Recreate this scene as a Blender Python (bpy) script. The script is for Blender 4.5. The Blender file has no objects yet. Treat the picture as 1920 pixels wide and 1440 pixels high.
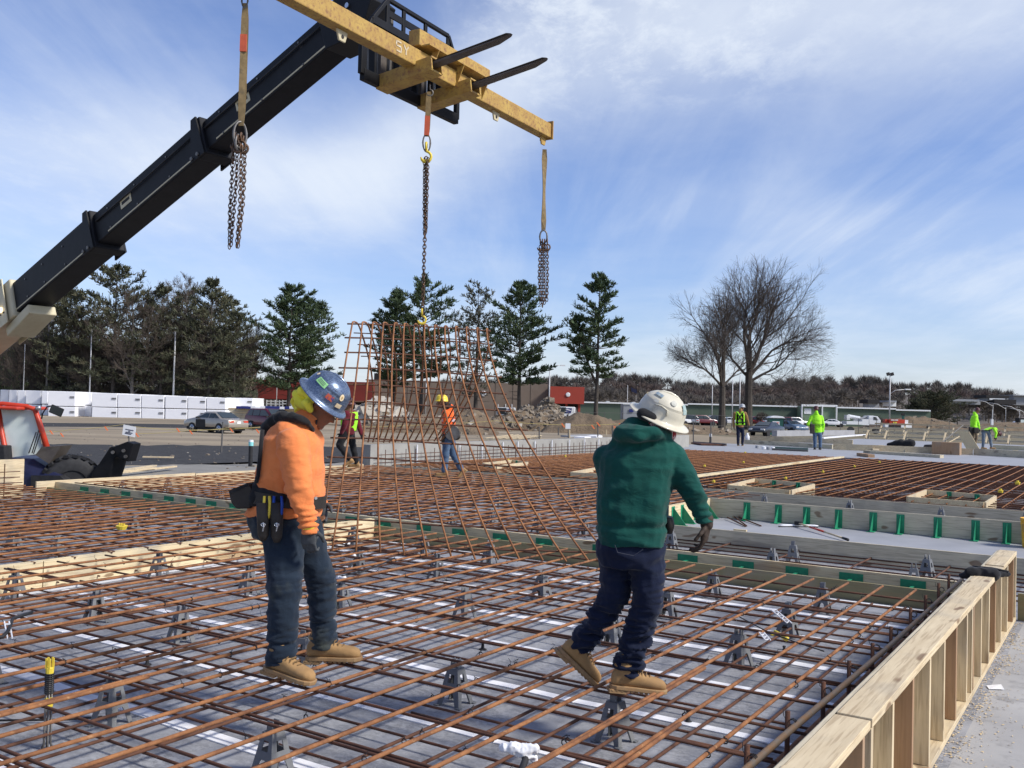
import bpy, bmesh, math, random
import numpy as np
from mathutils import Vector, Matrix, noise, Quaternion
random.seed(7)
scene = bpy.context.scene
V = Vector
R = math.radians
# ------------------------------------------------------------------ camera
FPX, PITCH, ROLL, HCAM = 1790.0, R(1.32), R(1.45), 1.885
_F = V((0, math.cos(PITCH), math.sin(PITCH))); _U = V((0, -math.sin(PITCH), math.cos(PITCH))); _X = V((1, 0, 0))
CR = _X*math.cos(ROLL) + _U*math.sin(ROLL)
CU = -_X*math.sin(ROLL) + _U*math.cos(ROLL)
cam_d = bpy.data.cameras.new('camera'); cam = bpy.data.objects.new('camera', cam_d)
scene.collection.objects.link(cam); scene.camera = cam
cam_d.sensor_width = 36; cam_d.lens = FPX/1920*36; cam_d.clip_end = 5000; cam_d.clip_start = 0.05
cam.matrix_world = Matrix(((CR.x, CU.x, -_F.x, 0), (CR.y, CU.y, -_F.y, 0), (CR.z, CU.z, -_F.z, HCAM), (0, 0, 0, 1)))
def P(x, y, Y):
    "point seen at photo pixel x, y at distance Y ahead of the photographer"
    d = _F + CR*((x-960)/FPX) - CU*((y-720)/FPX)
    return V((0, 0, HCAM)) + d*(Y/d.y)
def GP(x, y, z=0.0):
    "point seen at photo pixel x, y on the level z"
    d = _F + CR*((x-960)/FPX) - CU*((y-720)/FPX)
    return V((0, 0, HCAM)) + d*((z-HCAM)/d.z)
def HZ(x): return 761.26 + (x-960)*0.02531
TH = R(32.9)
A = V((math.sin(TH), math.cos(TH), 0)); B = V((math.cos(TH), -math.sin(TH), 0)); Z = V((0, 0, 1))
def G(s, t, z=0.0): return A*s + B*t + Z*z
GZ = -0.5   # level of the lot round the foundation
# ------------------------------------------------------------------ sun and sky
SUN_HEAD, SUN_EL = 112.0, 40.0      # heading clockwise from the view direction
sd = V((math.sin(R(SUN_HEAD))*math.cos(R(SUN_EL)), math.cos(R(SUN_HEAD))*math.cos(R(SUN_EL)), math.sin(R(SUN_EL))))
sl = bpy.data.lights.new('sun', 'SUN'); sl.energy = 4.2; sl.angle = R(11.0); sl.color = (1, 0.955, 0.88)
so = bpy.data.objects.new('sun', sl); scene.collection.objects.link(so)
so.rotation_euler = sd.to_track_quat('Z', 'Y').to_euler()
scene.view_settings.view_transform = 'Standard'; scene.view_settings.look = 'None'
scene.view_settings.exposure = 0.12; scene.view_settings.gamma = 1
w = bpy.data.worlds.new('World'); scene.world = w; w.use_nodes = True
nt = w.node_tree; nt.nodes.clear(); N = nt.nodes.new; L = nt.links.new
def wn(t, **k):
    n = N(t)
    for a_, b_ in k.items(): setattr(n, a_, b_)
    return n
def wmath(op, a=None, b=None, c=None, clamp=False):
    n = wn('ShaderNodeMath', operation=op, use_clamp=clamp)
    for i, q in enumerate((a, b, c)):
        if q is None: continue
        if isinstance(q, (int, float)): n.inputs[i].default_value = q
        else: L(q, n.inputs[i])
    return n.outputs[0]
out = wn('ShaderNodeOutputWorld'); bg = wn('ShaderNodeBackground'); bg.inputs['Strength'].default_value = 0.13
L(bg.outputs[0], out.inputs[0])
sky = wn('ShaderNodeTexSky', sky_type='NISHITA', sun_disc=False, sun_elevation=R(SUN_EL), sun_rotation=R(SUN_HEAD),
         air_density=1.0, dust_density=0.6, ozone_density=2.2, altitude=50)
geo = wn('ShaderNodeTexCoord'); sep = wn('ShaderNodeSeparateXYZ'); L(geo.outputs['Generated'], sep.inputs[0])
zz = wmath('ADD', wmath('MAXIMUM', sep.outputs[2], 0.0), 0.10)
cx_ = wmath('DIVIDE', sep.outputs[0], zz); cy_ = wmath('DIVIDE', sep.outputs[1], zz)
cv = wn('ShaderNodeCombineXYZ'); L(cx_, cv.inputs[0]); L(cy_, cv.inputs[1])
def cloud(rotz, scl, nscale, detail, dist, lo, hi, off=(0, 0, 0), rough=0.6):
    m = wn('ShaderNodeMapping'); m.inputs['Rotation'].default_value = (0, 0, R(rotz)); m.inputs['Scale'].default_value = scl
    m.inputs['Location'].default_value = off
    L(cv.outputs[0], m.inputs[0])
    n = wn('ShaderNodeTexNoise'); n.inputs['Scale'].default_value = nscale; n.inputs['Detail'].default_value = detail
    n.inputs['Roughness'].default_value = rough; n.inputs['Distortion'].default_value = dist
    L(m.outputs[0], n.inputs['Vector'])
    r = wn('ShaderNodeMapRange', interpolation_type='SMOOTHSTEP'); r.inputs[1].default_value = lo; r.inputs[2].default_value = hi
    L(n.outputs[0], r.inputs[0]); return r.outputs[0]
def bandmask(expr_in, c, wdt):
    r = wmath('DIVIDE', wmath('SUBTRACT', expr_in, c), wdt); r = wmath('MULTIPLY', r, r)
    return wmath('POWER', 2.718, wmath('MULTIPLY', r, -1.0))
#SKYTUNE
el = wmath('MULTIPLY', wmath('ARCSINE', sep.outputs[2]), 57.2958)
az = wmath('MULTIPLY', wmath('ARCTAN2', sep.outputs[0], sep.outputs[1]), 57.2958)
def sstep(v, lo, hi, a=0.0, b=1.0):
    r = wn('ShaderNodeMapRange', interpolation_type='SMOOTHSTEP')
    for i, q in ((1, lo), (2, hi), (3, a), (4, b)): r.inputs[i].default_value = q
    L(v, r.inputs[0]); return r.outputs[0]
# wobble so that no band has a ruled edge
wob = wn('ShaderNodeTexNoise'); wob.inputs['Scale'].default_value = 0.55; wob.inputs['Detail'].default_value = 4; L(cv.outputs[0], wob.inputs['Vector'])
wb = wmath('MULTIPLY', wmath('SUBTRACT', wob.outputs[0], 0.5), 9.0)
elw = wmath('ADD', el, wb)
elc = sstep(az, -13.0, 8.0, 12.3, 22.5)
m1 = bandmask(elw, 0, 3.6); 
d1 = wmath('SUBTRACT', elw, elc); m1 = bandmask(d1, 0.0, 3.9)
m1 = wmath('MULTIPLY', m1, sstep(az, -36, -24, 0.55, 1.0))
mtop = wmath('MULTIPLY', sstep(el, 16.5, 22.5), wmath('MULTIPLY', sstep(az, -6, 2), sstep(az, 12, 20, 1.0, 0.0)))
mlow = sstep(elw, -2.0, 9.0, 0.80, 0.0)
mr = wmath('MULTIPLY', sstep(az, 4, 11), bandmask(wmath('SUBTRACT', elw, sstep(az, 5, 28, 12.5, 8.5)), 0.0, 2.6))
veil = cloud(28, (1.0, 0.22, 1), 1.1, 7, 0.35, 0.36, 0.72)
strk = cloud(-48, (1.0, 0.16, 1), 1.7, 8, 0.5, 0.42, 0.78, (3.1, 0.7, 0))
puff = cloud(35, (1.0, 0.7, 1), 7.5, 9, 0.2, 0.42, 0.70, (1.3, 2, 0), 0.68)
wide = cloud(0, (1, 1, 1), 1.6, 6, 0.3, 0.30, 0.75, (5, 1, 0))
a1 = wmath('MULTIPLY', m1, wmath('ADD', wmath('MULTIPLY', veil, 0.42), 0.58))
a2 = wmath('MULTIPLY', mtop, wmath('ADD', wmath('MULTIPLY', puff, 0.80), 0.0))
a3 = wmath('MULTIPLY', mlow, wmath('ADD', wmath('MULTIPLY', wide, 0.5), 0.5))
a4 = wmath('MULTIPLY', mr, wmath('ADD', wmath('MULTIPLY', strk, 0.60), 0.20))
a5 = wmath('MULTIPLY', wmath('ADD', wmath('MULTIPLY', strk, 0.34), wmath('MULTIPLY', wide, 0.14)), 0.9)
a6 = wmath('MULTIPLY', puff, wmath('ADD', wmath('MULTIPLY', m1, 0.30), wmath('MULTIPLY', mtop, .2)))
def union(a, b): # 1-(1-a)(1-b)
    return wmath('SUBTRACT', 1.0, wmath('MULTIPLY', wmath('SUBTRACT', 1.0, a), wmath('SUBTRACT', 1.0, b)), clamp=True)
al = union(union(union(a1, a2), union(a3, a4)), union(a5, a6))
al = wmath('MULTIPLY', al, 0.93)
tint = wn('ShaderNodeMix', data_type='RGBA', blend_type='MULTIPLY'); tint.inputs[0].default_value = 1.0
tint.inputs[7].default_value = (0.83, 0.88, 1.14, 1); L(sky.outputs[0], tint.inputs[6])
mx = wn('ShaderNodeMix', data_type='RGBA'); L(al, mx.inputs[0]); L(tint.outputs[2], mx.inputs[6]); mx.inputs[7].default_value = (6.0, 6.5, 7.2, 1)
L(mx.outputs[2], bg.inputs[0])
# ------------------------------------------------------------------ materials
def M(name, c1, c2=None, scale=4.0, rough=0.7, metal=0.0, bump=0.0, bscale=30.0, stretch=(1, 1, 1), rotz=0.0, lo=0.35, hi=0.65,
      c3=None, s3=1.0, lo3=0.55, hi3=0.7, spec=0.4, detail=5, bdist=0.01, trans=0.0, emis=None, bstretch=None, coat=0.0):
    m = bpy.data.materials.new(name); m.use_nodes = True; t = m.node_tree; b = t.nodes['Principled BSDF']
    def n(ty, **k):
        q = t.nodes.new(ty)
        for a_, b_ in k.items(): setattr(q, a_, b_)
        return q
    b.inputs['Roughness'].default_value = rough; b.inputs['Metallic'].default_value = metal
    b.inputs['Specular IOR Level'].default_value = spec
    b.inputs['Coat Weight'].default_value = coat
    if trans: b.inputs['Transmission Weight'].default_value = trans
    tc = n('ShaderNodeTexCoord')
    def mp(st):
        q = n('ShaderNodeMapping', vector_type='TEXTURE') if False else n('ShaderNodeMapping')
        q.inputs['Rotation'].default_value = (0, 0, R(rotz)); t.links.new(tc.outputs['Object'], q.inputs[0])
        q2 = n('ShaderNodeMapping'); q2.inputs['Scale'].default_value = st; t.links.new(q.outputs[0], q2.inputs[0]); return q2
    def noi(sc, st, det=detail):
        q = n('ShaderNodeTexNoise'); q.inputs['Scale'].default_value = sc; q.inputs['Detail'].default_value = det
        q.inputs['Roughness'].default_value = 0.6
        t.links.new(mp(st).outputs[0], q.inputs['Vector']); return q.outputs[0]
    def rgb(c): return (*c, 1)
    col = None
    if c2 is None: b.inputs['Base Color'].default_value = rgb(c1)
    else:
        r = n('ShaderNodeMapRange'); r.inputs[1].default_value = lo; r.inputs[2].default_value = hi; t.links.new(noi(scale, stretch), r.inputs[0])
        mxx = n('ShaderNodeMix', data_type='RGBA'); t.links.new(r.outputs[0], mxx.inputs[0])
        mxx.inputs[6].default_value = rgb(c1); mxx.inputs[7].default_value = rgb(c2); col = mxx.outputs[2]
        if c3 is not None:
            r = n('ShaderNodeMapRange'); r.inputs[1].default_value = lo3; r.inputs[2].default_value = hi3; t.links.new(noi(s3, stretch), r.inputs[0])
            m2 = n('ShaderNodeMix', data_type='RGBA'); t.links.new(r.outputs[0], m2.inputs[0]); t.links.new(col, m2.inputs[6]); m2.inputs[7].default_value = rgb(c3); col = m2.outputs[2]
        t.links.new(col, b.inputs['Base Color'])
    if bump:
        q = n('ShaderNodeBump'); q.inputs['Strength'].default_value = bump; q.inputs['Distance'].default_value = bdist
        t.links.new(noi(bscale, bstretch or stretch), q.inputs['Height']); t.links.new(q.outputs[0], b.inputs['Normal'])
    if emis:
        b.inputs['Emission Color'].default_value = rgb(emis[0]); b.inputs['Emission Strength'].default_value = emis[1]
    return m
tdeg = 32.9
def wood(name, c1, c2, d, **k):
    # d: grain direction 'a', 'b' or 'v'
    rz = {'a': -(90-tdeg), 'b': tdeg, 'v': 0}[d]
    st = (0.12, 1, 1) if d != 'v' else (1, 1, 0.1)
    return M(name, c1, c2, scale=k.pop('scale', 22), rough=0.75, stretch=st, rotz=rz, bump=0.25, bscale=60, bdist=0.003, lo=0.3, hi=0.7,
             c3=k.pop('c3', tuple(q*0.78 for q in c1)), s3=k.pop('s3', 5), lo3=0.6, hi3=0.68, **k)
m = {}
m['rust'] = M('orange_rust', (.34, .148, .058), (.16, .066, .030), 9, .85, bump=.9, bscale=110, bdist=.005, c3=(.44, .25, .12), s3=30, lo3=.6, hi3=.75)
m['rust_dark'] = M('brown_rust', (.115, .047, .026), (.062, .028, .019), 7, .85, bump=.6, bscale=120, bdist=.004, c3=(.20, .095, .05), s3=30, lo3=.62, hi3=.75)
m['rust_mid'] = M('red_rust', (.13, .055, .030), (.072, .033, .021), 8, .85, bump=.5, bscale=110, bdist=.004)
m['rust_grey'] = M('scaled_grey_steel', (.22, .19, .15), (.30, .17, .08), 14, .7, metal=.2, bump=.5, bscale=90, bdist=.003)
for d in 'abv':
    m['pine_'+d] = wood('pale_pine_'+d, (.70, .575, .375), (.56, .44, .27), d)
    m['grey_'+d] = wood('weathered_board_'+d, (.62, .54, .385), (.52, .45, .315), d, c3=(.26, .22, .165))
    m['olive_'+d] = wood('treated_board_'+d, (.27, .24, .125), (.20, .175, .09), d)
    m['yellow_'+d] = wood('new_yellow_board_'+d, (.72, .61, .39), (.66, .53, .32), d, c3=(.55, .38, .20))
    m['red_'+d] = wood('reddish_stud_'+d, (.40, .25, .14), (.31, .185, .105), d)
m['green'] = M('green_plastic', (.015, .20, .10), (.02, .26, .13), 20, .55)
m['chair'] = M('grey_plastic', (.145, .15, .158), (.18, .185, .19), 18, .6, bump=.1)
m['white'] = M('white_plastic', (.80, .80, .80), (.72, .72, .74), 12, .5)
m['strip'] = M('white_strip', (.88, .88, .89), (.78, .78, .80), 7, .6, c3=(.60, .60, .62), s3=3, lo3=.62, hi3=.8)
m['foam'] = M('white_foam', (.90, .90, .91), (.86, .86, .88), 1.2, .9, bump=.3, bscale=8, bdist=.05)
m['yellow'] = M('yellow_plastic', (.75, .58, .06), (.68, .50, .05), 10, .5)
m['black'] = M('black_rubber', (.012, .012, .014), (.025, .025, .027), 10, .7)
m['blacksteel'] = M('black_paint', (.0045, .0048, .006), (.009, .009, .011), 5, .55, spec=.22, bump=.05, c3=(.06, .055, .05), s3=9, lo3=.68, hi3=.8)
m['greysteel'] = M('bare_steel', (.20, .19, .18), (.12, .11, .10), 8, .5, metal=.6, bump=.2)
m['chain'] = M('dark_chain', (.09, .065, .05), (.16, .085, .045), 20, .6, metal=.5)
m['beamyel'] = M('worn_yellow_paint', (.47, .31, .075), (.35, .20, .055), 5, .6, bump=.3, bscale=35, c3=(.20, .09, .045), s3=22, lo3=.50, hi3=.72, detail=9)
m['fork'] = M('worn_fork_steel', (.085, .07, .06), (.12, .10, .08), 6, .55, metal=.3, bump=.2)
m['cream'] = M('cream_paint', (.56, .50, .33), (.50, .43, .27), 4, .45, c3=(.28, .20, .12), s3=6, lo3=.68, hi3=.78)
m['red'] = M('red_paint', (.55, .055, .025), (.46, .045, .02), 4, .4)
m['blue'] = M('navy_paint', (.012, .015, .045), (.018, .022, .06), 4, .45)
m['strap'] = M('tan_webbing', (.24, .17, .08), (.17, .12, .055), 14, .85, c3=(.10, .08, .05), s3=6)
m['straptag'] = M('orange_tag', (.62, .12, .05), (.5, .10, .05), 14, .8)
m['glass'] = M('tinted_glass', (.02, .03, .035), rough=.06, spec=.6)
m['cabglass'] = M('cab_glass', (.55, .63, .60), (.66, .72, .69), 2.5, .30, spec=.4)
m['dirt'] = M('lot_dirt', (.33, .265, .18), (.19, .155, .11), .30, .95, bump=.8, bscale=3, bdist=.12, c3=(.38, .32, .23), s3=.12, stretch=(.25, 1, 1), detail=9)
m['blackdirt'] = M('black_gravel', (.030, .029, .030), (.052, .05, .048), 2.5, .95, bump=1, bscale=9, bdist=.08, detail=9)
m['greydirt'] = M('grey_dirt', (.20, .19, .17), (.26, .245, .215), .8, .95, bump=.6, bscale=5, bdist=.05, detail=9)
m['pile'] = M('brown_dirt', (.20, .145, .09), (.13, .095, .06), .9, .95, bump=1, bscale=5, bdist=.15, detail=9)
m['slab'] = M('blue_grey_mud_slab', (.33, .345, .375), (.20, .21, .235), 1.3, .75, bump=.25, bscale=50, bdist=.003, stretch=(1, .45, 1), rotz=30, c3=(.07, .07, .075), s3=42, lo3=.60, hi3=.68, detail=9)
m['floor'] = M('pale_concrete', (.40, .395, .385), (.33, .325, .32), 1.6, .8, bump=.15, bscale=60, bdist=.002, detail=10, c3=(.28, .275, .27), s3=5, lo3=.56, hi3=.66)
m['floorb'] = M('bluish_concrete', (.34, .345, .36), (.28, .285, .30), 1.5, .7, bump=.1, bscale=60, bdist=.002, detail=8)
m['conc'] = M('grey_concrete', (.34, .33, .30), (.27, .26, .24), 1.5, .85, bump=.2, bscale=20)
m['saw'] = M('sawdust', (.55, .43, .25), (.48, .36, .2), 30, .95)
m['orange_tape'] = M('orange_flagging', (.85, .20, .07))
m['tape'] = M('faded_tape', (.50, .40, .16))
m['bark'] = M('bark', (.085, .072, .060), (.055, .046, .038), 4, .95, bump=.6, bscale=12)
m['bark_grey'] = M('grey_bark', (.17, .155, .14), (.11, .10, .09), 3, .95)
m['twig'] = M('twigs', (.10, .083, .072), (.075, .062, .055), 2, .95)
m['twig_brown'] = M('brown_twigs', (.115, .090, .070), (.085, .068, .055), 2, .95)
m['needle'] = M('pine_needles', (.072, .108, .045), (.040, .066, .028), 1.3, .75, c3=(.11, .125, .055), s3=.7, lo3=.55, hi3=.7)
m['needle_dark'] = M('dark_pine_needles', (.085, .092, .050), (.060, .064, .038), 1.1, .8, c3=(.12, .10, .055), s3=.6, lo3=.5, hi3=.7)
m['needle_dry'] = M('dry_pine_needles', (.10, .10, .075), (.075, .08, .055), 1.1, .8)
m['brick'] = M('brown_brick', (.21, .165, .13), (.18, .14, .11), .6, .9)
m['redfascia'] = M('dull_red_fascia', (.20, .028, .020), (.16, .024, .018), .4, .7)
m['redwall'] = M('red_metal_panel', (.38, .055, .035), (.34, .05, .03), .4, .6)
m['dark'] = M('dark_opening', (.02, .018, .018))
m['greenwall'] = M('green_metal_siding', (.085, .12, .085), (.07, .10, .07), .3, .6)
m['palegreen'] = M('pale_green_wall', (.17, .25, .15), (.15, .22, .14), .3, .6)
m['trim'] = M('white_trim', (.75, .76, .76))
m['greywall'] = M('grey_siding', (.30, .31, .32), (.27, .28, .30), .4, .7)
m['pole'] = M('pale_pole', (.52, .52, .52), (.45, .45, .45), 1, .5, metal=.2)
m['darkpole'] = M('dark_pole', (.10, .095, .09), rough=.5)
m['woods'] = M('far_woods', (.150, .132, .112), (.115, .100, .086), .07, .95, c3=(.19, .16, .14), s3=.2)
m['woodsred'] = M('far_reddish_woods', (.155, .115, .098), (.12, .092, .08), .07, .95)
m['grass'] = M('dry_verge', (.19, .155, .085), (.14, .12, .075), .3, .95, bump=.6, bscale=3, bdist=.05)
m['porta'] = M('dark_green_shell', (.012, .075, .06), (.015, .09, .07), 3, .5)
m['cone'] = M('cone_orange', (.80, .13, .03)); m['neon'] = M('neon_yellow', (.42, .95, .03), (.34, .80, .02), 5, .8)
m['paper'] = M('white_paper', (.78, .78, .78)); m['ink'] = M('dark_ink', (.06, .06, .09)); m['postal'] = M('navy_decal', (.02, .03, .16))
m['lamp'] = M('lit_lamp', (.9, .8, .6), emis=((1, .8, .5), 3.0))
m['chrome'] = M('bright_metal', (.6, .6, .6), metal=.9, rough=.25)
def custom_slab():
    mt = m['slab']; t = mt.node_tree; b = t.nodes['Principled BSDF']; tc = t.nodes.new('ShaderNodeTexCoord')
    def mp(sc, rz):
        a = t.nodes.new('ShaderNodeMapping'); a.inputs['Rotation'].default_value = (0, 0, R(rz)); t.links.new(tc.outputs['Object'], a.inputs[0])
        q = t.nodes.new('ShaderNodeMapping'); q.inputs['Scale'].default_value = sc; t.links.new(a.outputs[0], q.inputs[0]); return q.outputs[0]
    def nn(scale, det, v, lo, hi, ro=.65):
        n = t.nodes.new('ShaderNodeTexNoise'); n.inputs['Scale'].default_value = scale; n.inputs['Detail'].default_value = det; n.inputs['Roughness'].default_value = ro
        t.links.new(v, n.inputs['Vector']); r = t.nodes.new('ShaderNodeMapRange'); r.inputs[1].default_value = lo; r.inputs[2].default_value = hi; t.links.new(n.outputs[0], r.inputs[0]); return r.outputs[0]
    def mixc(f, c0, c1):
        x = t.nodes.new('ShaderNodeMix'); x.data_type = 'RGBA'; t.links.new(f, x.inputs[0])
        for i_, c in ((6, c0), (7, c1)):
            if isinstance(c, tuple): x.inputs[i_].default_value = (*c, 1)
            else: t.links.new(c, x.inputs[i_])
        return x.outputs[2]
    def mul(a, c):
        x = t.nodes.new('ShaderNodeMath'); x.operation = 'MULTIPLY'; t.links.new(a, x.inputs[0])
        if isinstance(c, float): x.inputs[1].default_value = c
        else: t.links.new(c, x.inputs[1])
        return x.outputs[0]
    va = mp((.35, 1, 1), tdeg); big = nn(1.1, 4, mp((1, 1, 1), 0), .42, .60); band = nn(2.6, 8, va, .38, .62)
    fine = nn(34, 6, mp((.6, 1, 1), tdeg), .45, .53, .8); patchy = nn(3.2, 6, mp((1, 1, 1), 40), .36, .56)
    c = mixc(band, (.36, .366, .385), (.275, .28, .298)); fp_ = mul(fine, patchy); c = mixc(mul(fp_, .55), c, (.10, .102, .11)); c = mixc(mul(big, .30), c, (.16, .163, .175))
    lt = nn(48, 3, mp((1, 1, 1), 10), .56, .64); c = mixc(mul(lt, .3), c, (.46, .46, .47))
    tn = nn(.8, 6, mp((.6, 1, 1), tdeg+20), .655, .70); c = mixc(mul(tn, .8), c, (.33, .27, .18))
    t.links.new(c, b.inputs['Base Color'])
custom_slab()
for k_ in list(m):
    if k_.split('_')[0] in ('pine', 'grey', 'olive', 'yellow', 'red') and k_[-2:] in ('_a', '_b', '_v'):
        mt = m[k_]; t = mt.node_tree; b = t.nodes['Principled BSDF']; src = b.inputs['Base Color'].links[0].from_socket
        tc = t.nodes.new('ShaderNodeTexCoord'); d_ = k_[-1]; rz = {'a': -(90-tdeg), 'b': tdeg, 'v': 0}[d_]; st = (.35, 1, 1) if d_ != 'v' else (1, 1, .35)
        def chain_(sc, scale, det, lo, hi):
            a = t.nodes.new('ShaderNodeMapping'); a.inputs['Rotation'].default_value = (0, 0, R(rz)); t.links.new(tc.outputs['Object'], a.inputs[0])
            q = t.nodes.new('ShaderNodeMapping'); q.inputs['Scale'].default_value = sc; t.links.new(a.outputs[0], q.inputs[0])
            n = t.nodes.new('ShaderNodeTexNoise'); n.inputs['Scale'].default_value = scale; n.inputs['Detail'].default_value = det; t.links.new(q.outputs[0], n.inputs['Vector'])
            r = t.nodes.new('ShaderNodeMapRange'); r.inputs[1].default_value = lo; r.inputs[2].default_value = hi; t.links.new(n.outputs[0], r.inputs[0]); return r.outputs[0]
        def over(base, f, col, w_):
            mm = t.nodes.new('ShaderNodeMath'); mm.operation = 'MULTIPLY'; t.links.new(f, mm.inputs[0]); mm.inputs[1].default_value = w_
            x = t.nodes.new('ShaderNodeMix'); x.data_type = 'RGBA'; t.links.new(mm.outputs[0], x.inputs[0]); t.links.new(base, x.inputs[6]); x.inputs[7].default_value = (*col, 1); return x.outputs[2]
        gr_ = (.05, 1, 1) if d_ != 'v' else (1, 1, .05)
        c = over(src, chain_(gr_, 70, 3, .50, .62), (.24, .15, .075) if not k_.startswith('grey') else (.20, .165, .11), .38)
        c = over(c, chain_(st, 9, 1, .70, .745), (.17, .09, .04), .8)
        c = over(c, chain_((1, 1, 1), 2.2, 5, .50, .66), (.30, .27, .22), .40)
        t.links.new(c, b.inputs['Base Color'])
# ------------------------------------------------------------------ mesh helpers
COL = scene.collection
def tag(o, label=None, cat=None, group=None, kind=None):
    if label: o['label'] = label
    if cat: o['category'] = cat
    if group: o['group'] = group
    if kind: o['kind'] = kind
    return o
def thing(name, loc, label, cat, group=None, rz=0.0):
    o = bpy.data.objects.new(name, None); COL.objects.link(o); o.location = loc; o.rotation_euler = (0, 0, rz)
    o.empty_display_size = 0.1
    return tag(o, label, cat, group)
def frame(d, up=Z):
    d = V(d).normalized(); s = d.cross(up)
    if s.length < 1e-4: s = d.cross(V((1, 0, 0)))
    s.normalize(); return d, s, s.cross(d).normalized()
class MB:
    def __init__(s): s.v = []; s.f = []; s.mi = []; s.cur = 0
    def add(s, vs, fs):
        o = len(s.v); s.v.extend([tuple(q) for q in vs]); s.f.extend([tuple(i+o for i in f) for f in fs]); s.mi.extend([s.cur]*len(fs)); return s
    def box(s, c, h, x=V((1, 0, 0)), y=V((0, 1, 0)), z=Z):
        c = V(c); x = V(x)*h[0]; y = V(y)*h[1]; z = V(z)*h[2]
        vs = [c+x*i+y*j+z*k for k in (-1, 1) for j in (-1, 1) for i in (-1, 1)]
        return s.add(vs, [(0, 2, 3, 1), (4, 5, 7, 6), (0, 1, 5, 4), (2, 6, 7, 3), (0, 4, 6, 2), (1, 3, 7, 5)])
    def bar(s, p0, p1, w, h, up=Z, chamfer=0.0):
        "box beam from p0 to p1 (centre line), w across, h along up"
        p0 = V(p0); p1 = V(p1); d, sx, u = frame(p1-p0, V(up)); c = (p0+p1)/2
        return s.box(c, ((p1-p0).length/2, w/2, h/2), d, sx, u)
    def tube(s, pts, r, n=6, caps=True):
        pts = [V(p) for p in pts]; k = len(pts); vs = []; fs = []
        rs = r if isinstance(r, (list, tuple)) else [r]*k
        d0 = (pts[1]-pts[0]).normalized(); _, sx, u = frame(d0)
        for i, p in enumerate(pts):
            if i == 0: d = pts[1]-pts[0]
            elif i == k-1: d = pts[-1]-pts[-2]
            else: d = pts[i+1]-pts[i-1]
            if d.length < 1e-9: d = d0
            d = d.normalized(); sx = (sx - d*sx.dot(d))
            if sx.length < 1e-5: _, sx, _u = frame(d)
            sx.normalize(); u = sx.cross(d)
            for j in range(n):
                a = 2*math.pi*j/n; vs.append(p + (sx*math.cos(a) + u*math.sin(a))*rs[i])
        for i in range(k-1):
            for j in range(n):
                j2 = (j+1) % n; fs.append((i*n+j, i*n+j2, (i+1)*n+j2, (i+1)*n+j))
        if caps: fs.append(tuple(range(n))[::-1]); fs.append(tuple((k-1)*n+j for j in range(n)))
        return s.add(vs, fs)
    def lathe(s, c, prof, axis=Z, n=24, sx=None, fy=1.0, caps=True):
        "prof: (radius, height) pairs"
        d, x, u = frame(axis, V((0, 1, 0)) if abs(V(axis).normalized().z) > .9 else Z)
        if sx is not None: x = (V(sx)-d*V(sx).dot(d)).normalized(); u = x.cross(d)
        vs = []; fs = []; c = V(c)
        for (r, h) in prof:
            for j in range(n):
                a = 2*math.pi*j/n; vs.append(c + d*h + x*(r*math.cos(a)) + u*(r*fy*math.sin(a)))
        for i in range(len(prof)-1):
            for j in range(n):
                j2 = (j+1) % n; fs.append((i*n+j, i*n+j2, (i+1)*n+j2, (i+1)*n+j))
        if caps: fs.append(tuple(range(n))[::-1]); fs.append(tuple((len(prof)-1)*n+j for j in range(n)))
        return s.add(vs, fs)
    def ell(s, c, r, x=V((1, 0, 0)), y=V((0, 1, 0)), z=Z, n=16, k=10):
        vs = []; fs = []; c = V(c)
        for i in range(k+1):
            ph = math.pi*i/k
            for j in range(n):
                a = 2*math.pi*j/n
                vs.append(c + V(x)*(r[0]*math.sin(ph)*math.cos(a)) + V(y)*(r[1]*math.sin(ph)*math.sin(a)) + V(z)*(r[2]*math.cos(ph)))
        for i in range(k):
            for j in range(n):
                j2 = (j+1) % n; fs.append((i*n+j, (i+1)*n+j, (i+1)*n+j2, i*n+j2))
        return s.add(vs, fs)
    def prism(s, poly, off):
        "polygon of 3D points swept by the vector off"
        n = len(poly); vs = [V(p) for p in poly] + [V(p)+V(off) for p in poly]
        fs = [tuple(range(n))[::-1], tuple(range(n, 2*n))] + [(i, (i+1) % n, n+(i+1) % n, n+i) for i in range(n)]
        return s.add(vs, fs)
    def quad(s, a, b, c, d): return s.add([a, b, c, d], [(0, 1, 2, 3)])
    def build(s, name, mat, parent=None, smooth=False, bevel=0.0, world=True, fix=False):
        me = bpy.data.meshes.new(name)
        off = V((0, 0, 0))
        if parent is not None and world:
            off = V(parent.location); pp = parent.parent
            while pp is not None: off += V(pp.location); pp = pp.parent
        base = None
        if parent is None:
            a = np.array(s.v); base = V(((a[:, 0].min()+a[:, 0].max())/2, (a[:, 1].min()+a[:, 1].max())/2, a[:, 2].min())); off = base
        vs = np.array(s.v, dtype=float) - np.array(off)
        me.from_pydata(vs.tolist(), [], s.f)
        mats = mat if isinstance(mat, (list, tuple)) else [mat]
        for q in mats: me.materials.append(q)
        if len(mats) > 1: me.polygons.foreach_set('material_index', s.mi)
        if smooth: me.polygons.foreach_set('use_smooth', [True]*len(me.polygons))
        if fix:
            bm = bmesh.new(); bm.from_mesh(me); bmesh.ops.recalc_face_normals(bm, faces=bm.faces); bm.to_mesh(me); bm.free()
        me.update()
        o = bpy.data.objects.new(name, me); COL.objects.link(o)
        if parent is not None: o.parent = parent
        else: o.location = base
        if bevel:
            bv = o.modifiers.new('bevel', 'BEVEL'); bv.width = bevel; bv.segments = 2; bv.limit_method = 'ANGLE'; bv.angle_limit = R(40)
        return o
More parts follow.
